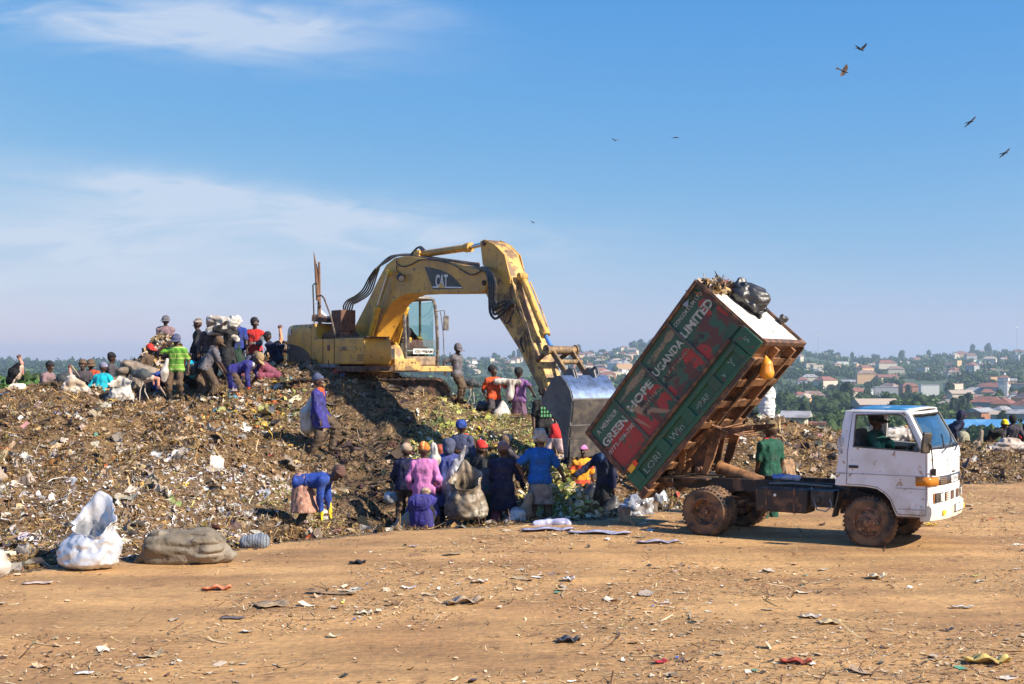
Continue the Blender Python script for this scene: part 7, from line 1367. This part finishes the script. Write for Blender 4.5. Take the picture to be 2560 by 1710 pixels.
# named buildings seen clearly: centre px, base py, distance, width px, height px
def hpx(px, by, Y, wp, hp_, fl, roof, rm, wm, rz, label, cat='house', d=None): w = round(wp*Y/F, 1); MARKS.append((px, by, label)); house(px, Y, w, d or round(w*.55+2, 1), round(hp_*Y/F, 1), fl, roof, rm, wm, R(rz), label, by, cat)
hpx(2480, 1100, 300, 300, 33, 1, 'gable', RF[3], WL[3], -4, 'long grey shed with a bright blue tin roof behind the right hand heap', 'warehouse', 8)
hpx(2452, 1050, 480, 66, 20, 1, 'gable', RF[2], WL[2], 35, 'brick red gabled warehouse above the long blue roofed shed', 'warehouse')
hpx(2500, 1052, 470, 44, 16, 1, 'gable', RF[4], WL[0], -20, 'cream walled house right of the brick red warehouse')
hpx(2556, 1056, 420, 60, 22, 1, 'gable', RF[2], WL[3], -40, 'grey gabled warehouse at the right edge of the valley', 'warehouse')
hpx(2490, 1018, 620, 36, 24, 3, 'flat', RF[4], WL[4], -25, 'three storey orange apartment house with balconies at the right', 'apartment house')
hpx(2508, 998, 800, 22, 44, 5, 'flat', RF[2], WL[1], -25, 'tall white block behind the orange apartment house', 'apartment block')
hpx(2155, 992, 900, 46, 20, 3, 'flat', RF[2], WL[1], 8, 'long white office block above the truck cab', 'office block')
hpx(2212, 984, 930, 58, 16, 3, 'flat', RF[2], WL[3], -5, 'unfinished grey concrete block right of the white office', 'unfinished block')
hpx(2322, 984, 900, 44, 22, 4, 'flat', RF[2], WL[1], -6, 'white four storey block with dark windows, right of the red roof', 'apartment block')
hpx(2272, 978, 980, 42, 12, 2, 'hip', RF[0], WL[2], 5, 'large red roofed house between the two blocks')
hpx(2216, 950, 1200, 50, 7, 1, 'gable', RF[0], WL[0], 5, 'long red roofed house in the trees above the grey concrete block')
hpx(2188, 1020, 560, 100, 9, 1, 'gable', RF[4], WL[0], 5, 'long low cream roofed hall just above the truck cab', 'hall')
hpx(2400, 992, 700, 56, 8, 1, 'gable', RF[4], WL[0], 4, 'long pale roofed hall left of the white block with the mast', 'hall')
hpx(1990, 1068, 150, 52, 26, 1, 'gable', RF[2], WL[0], -20, 'cream walled low house just behind the far heap')
hpx(2040, 1076, 175, 44, 14, 1, 'flat', RF[0], WL[0], -10, 'small cream wall end right of the low house', 'shed')
hpx(1948, 1068, 165, 60, 14, 1, 'hip', RF[2], WL[3], 10, 'dark grey hipped roof house left of the cream walled one')
hpx(1998, 992, 700, 26, 6, 1, 'hip', RF[0], WL[0], 15, 'small bright red roofed house above the grey hipped roof')
hpx(1530, 958, 1300, 40, 28, 8, 'flat', RF[4], WL[0], 25, 'cream tower block left of the skip, front one of the pair', 'tower block')
hpx(1567, 957, 1320, 34, 34, 9, 'flat', RF[4], WL[1], 15, 'white tower block nearest the skip edge', 'tower block')
hpx(1558, 935, 1500, 40, 26, 7, 'flat', RF[4], WL[4], 10, 'orange tinted tower above the front pair', 'tower block')
hpx(1425, 902, 2500, 62, 16, 4, 'hip', RF[0], WL[2], 5, 'long red brick college on the ridge right of the bucket link', 'college')
hpx(1468, 904, 2450, 24, 20, 5, 'hip', RF[0], WL[0], -8, 'cream end block of the ridge top college', 'college')
hpx(2404, 892, 2500, 32, 7, 3, 'hip', RF[0], WL[4], -5, 'orange school on the ridge at the right', 'school')
hpx(2455, 912, 1900, 18, 10, 3, 'flat', RF[2], WL[1], 0, 'white building in the trees below the orange school', 'apartment block')
hpx(1575, 898, 2000, 34, 10, 4, 'flat', RF[2], WL[1], 3, 'white four storey block on the slope by the skip edge', 'office block')
hpx(2104, 913, 1800, 30, 9, 3, 'flat', RF[2], WL[1], 3, 'white stepped block on the hillside right of the skip', 'office block')
hpx(2026, 925, 1500, 26, 17, 4, 'flat', RF[0], WL[0], 3, 'cream block beside the chain at the skip corner', 'apartment block')
hpx(2215, 918, 1700, 46, 10, 2, 'hip', RF[0], WL[0], 3, 'long pink walled house with red roof high above the cab', 'house')
# the spread of houses
rh_ = random.Random(21); nh = 0
TY = [(10, 8, 3.2, 1, 'hip'), (12, 9, 3.4, 1, 'gable'), (9, 8, 6.2, 2, 'hip'), (14, 9, 6.5, 2, 'hip'), (12, 10, 9.5, 3, 'flat'), (16, 8, 3.5, 1, 'gable'), (11, 9, 6.5, 2, 'flat'), (18, 11, 9, 3, 'hip')]
def put_house(px, Y, dens=1.):
    global nh; t = rh_.choice(TY[:4]+TY[:3]+TY) if Y > 380 else rh_.choice(TY[:3]+TY[5:6]); ri = rh_.choice([0, 0, 1, 1, 2, 4]); wi = rh_.choice([0, 0, 1, 1, 2, 4, 3]); sc = 'on the far slope' if Y > 1300 else 'in the valley'
    wh = 'left of the excavator arm' if px < 1350 else 'between bucket and skip' if px < 1650 else 'right of the skip' if px < 2150 else 'above the truck cab' if px < 2380 else 'near the right edge'
    LATER.append((px, Y, house(px, Y, *t, RF[ri], WL[wi], rh_.uniform(-1, 1), 'x'), '%s %s house with %s roof' % ({1: 'low', 2: 'two-storey', 3: 'three-storey'}[t[3]], WN[wi], CN[ri].replace('rust brown', 'rusty')))); nh += 1
for k in range(70): put_house(rh_.uniform(1090, 1660), rh_.uniform(1500, 2700))
for k in range(60): put_house(rh_.uniform(1380, 1640), rh_.uniform(1150, 2500))
for k in range(60): put_house(rh_.uniform(1990, 2600), rh_.uniform(1500, 2750))
for k in range(34): put_house(rh_.uniform(2000, 2600), rh_.uniform(620, 1500))
for k in range(48): put_house(rh_.uniform(2370, 2590), rh_.uniform(520, 1200))
for k in range(14): put_house(rh_.uniform(-20, 420), rh_.uniform(1300, 2500))
def clear(px, Y): x = at_y(px, Y); return all((x-a)**2+(Y-b)**2 > (c_*.55+2)**2 for a, b, c_ in HOUSE_XY)
def strew(n, p0, p1, y0, y1, s0, s1, kinds):
    k = 0
    while k < n:
        px = rt.uniform(p0, p1); Y = y0*(y1/y0)**rt.random()
        if clear(px, Y): valley_tree(px, Y, rt.uniform(s0, s1), rt.choice(kinds)); k += 1
strew(30, 1930, 2600, 110, 230, .45, .8, [0, 1, 2, 3, 4, 5, 6]); strew(75, 1960, 2610, 230, 520, .6, 1.1, [0, 1, 2, 3, 4, 5, 6, 7]); strew(90, 1960, 2620, 520, 1200, .9, 1.5, [0, 1, 2, 3, 4, 5, 7]); strew(30, 1100, 1680, 700, 1500, 1.1, 1.7, [0, 1, 2, 3, 4, 5]); strew(14, 1120, 1640, 2500, 2800, 1.6, 2.6, [7, 2, 0]); strew(12, 1560, 1680, 2600, 2830, 2.4, 3.6, [7, 2, 0]); strew(16, 1990, 2600, 2550, 2830, 1.6, 2.6, [7, 2, 0]); strew(16, -40, 600, 250, 900, 1.0, 1.6, [0, 1, 2, 4])
# far woods: too many crowns to count, one mesh
def woods(n, seed, y0, y1, s, name, label, pr=(-100, 2660), cone=.0):
    r = np.random.default_rng(seed); Y = y0*(y1/y0)**r.random(n*3); px = r.uniform(pr[0], pr[1], n*3); X = (px-1280)/F*Y; d = fbm(np.c_[X/70, Y/90, X*0], 3, 8); keep = (d > -.15+.35*r.random(n*3)); X, Y = X[keep][:n], Y[keep][:n]; n = len(X)
    Z = zt(X, Y, False); V_, F_, C_ = [], [], []; off = 0
    sc = s*r.uniform(.6, 1.4, n)*np.clip(Y/1500, .6, 1.2); hz_ = r.uniform(.8, 1.5, n); kind = r.integers(0, 5, n); base = np.array(GR)[r.integers(0, 4, n)]*r.uniform(.6, 1.3, (n, 1))
    for q in range(5):
        tv, tf, tc = leafball(64, 1., seed*10+q, .9, .26, 7); cv, cf = core(1., seed*10+q, .9); cf = cf[::1]; bmx = cv.copy(); i = np.where(kind == q)[0]; m = len(tv)
        P = np.stack([X[i], Y[i], Z[i]+sc[i]*.55], 1)[:, None]+tv[None]*sc[i][:, None, None]*np.array([1.15, 1.15, 1.])*np.stack([np.ones(len(i)), np.ones(len(i)), hz_[i]], 1)[:, None]
        V_.append(P.reshape(-1, 3)); F_.append((np.arange(len(i))[:, None, None]*m+tf[None]).reshape(-1, 4)+off); C_.append((base[i][:, None]*tc[None, :, None]).reshape(-1, 3)); off += len(i)*m
    tag(link(name, npmesh(name, np.concatenate(V_), np.concatenate(F_), np.concatenate(C_), smooth=False), None, LEAF), label, kind='stuff')
woods(9500, 4, 480, 2850, 4.6, 'woodland', 'tree cover between the houses across the valley')
woods(2200, 6, 1500, 2850, 7, 'woodland', 'bluish tree cover along the far left ridge', (-100, 1150))
# green crops and bushes below the heap
def bushes():
    n = 70000; X = rg.uniform(-30, 75, n); Y = 44*(240/44)**rg.random(n); px_ = 1280+F*X/Y; k = ((px_ > 1850) & (px_ < 2620)) | ((px_ < 420) & (px_ > -60) & (Y < 120)); X, Y = X[k], Y[k]; n = len(X); P = np.c_[X, Y, zt(X, Y, False)+rg.uniform(.0, 1.6, n)*np.clip(1+fbm(np.c_[X/5, Y/7, X*0], 2, 3), .2, 2)]
    L_ = rg.uniform(.2, .6, n)*np.clip(P[:, 1]/80, .8, 2); return grid_items(P, np.tile([0, -.3, 1.], (n, 1)), L_, L_*.35, np.full(n, .9), 4, 2, np.full(n, .2), rg.normal(0, .4, n), pal(n, [(5, (.06, .13, .025)), (4, (.09, .17, .035)), (3, (.04, .08, .02)), (1, (.16, .18, .06))], rg), rg)
V_, F_, C_ = bushes(); tag(link('undergrowth', npmesh('undergrowth', V_, F_, C_, smooth=False), None, LEAF), 'rough green crops and undergrowth below the heap', kind='stuff')
def mast(px, Y, h, label, w=1.2):
    x = at_y(px, Y); z = float(zt(np.array([x]), np.array([Y]))[0]); mb = MB()
    for a in range(4): c_, s_ = math.cos(a*math.pi/2+.4), math.sin(a*math.pi/2+.4); mb.tube([(c_*w, s_*w, 0), (c_*w*.25, s_*w*.25, h)], w*.10, 4)
    for k in range(10):
        t = k/10; q = w*(1-.75*t); mb.tube([(q*math.cos(a*math.pi/2+.4), q*math.sin(a*math.pi/2+.4), h*t) for a in (0, 1, 2, 3, 0)], w*.05, 4)
    o = mb.build('mast', mat('mast_steel', (.35, .34, .34), .5), None); o.location = (x, Y, z); tag(o, label, 'radio mast'); q = MB(); q.box((0, 0, h*.9), (w*1.3, w*1.3, h*.05)); q.build('antenna', MT['sign_white'], o)
mast(2512, 780, 22, 'lattice phone mast beside the tall white block', .8); mast(2542, 2600, 62, 'tall thin radio mast on the right ridge', 2); mast(2045, 2700, 50, 'radio mast on the ridge right of the skip', 1.8)

# say where each house and tree of the valley stands: counted off from the buildings one can name
SHORT = ['blue roofed shed', 'brick red warehouse', None, 'grey gabled warehouse', 'orange apartment house', 'white mast block', 'white office block', 'unfinished grey block', 'white four-storey block', 'large red roof', 'long red roof', 'long cream hall', 'long pale hall', 'cream walled house', None, 'dark grey hipped roof', 'small bright red roof', 'cream tower block', 'white tower block', 'orange tinted tower', 'brick college', None, 'ridge school', 'white hill building', 'white skip-side block', 'white stepped block', 'cream chain block', 'pink walled house']
ORD = lambda n: 'nearest' if n == 1 else '%d%s nearest' % (n, {2: 'nd', 3: 'rd', 22: 'nd', 23: 'rd', 32: 'nd', 33: 'rd', 21: 'st', 31: 'st'}.get(n, 'th'))
LM = [(m[0], m[1], n) for m, n in zip(MARKS, SHORT) if n]+[(880, 915, 'excavator tail'), (1180, 900, 'grey shirted man'), (300, 915, 'seated group'), (60, 915, 'upright stork')]
G2 = {}
for px, Y, o, d in LATER:
    py = 907+F*(HC-o.location.z-3)/Y; q = min(LM, key=lambda m: math.hypot((m[0]-px), (m[1]-py)*1.5)); dx, dy2 = px-q[0], py-q[1]; side = ('right of' if dx > 0 else 'left of') if abs(dx) > abs(dy2) else ('below' if dy2 > 0 else 'above')
    kd_ = d.split()[-1] if 'tree' in d else 'house'; G2.setdefault((q[2], side, kd_), []).append((math.hypot(dx, dy2), o, d))
for (nm, side, kd_), L_ in G2.items():
    for i, (_, o, d) in enumerate(sorted(L_, key=lambda t: t[0])): o['label'] = '%s, %s %s the %s' % (d, ORD(i+1), side, nm)
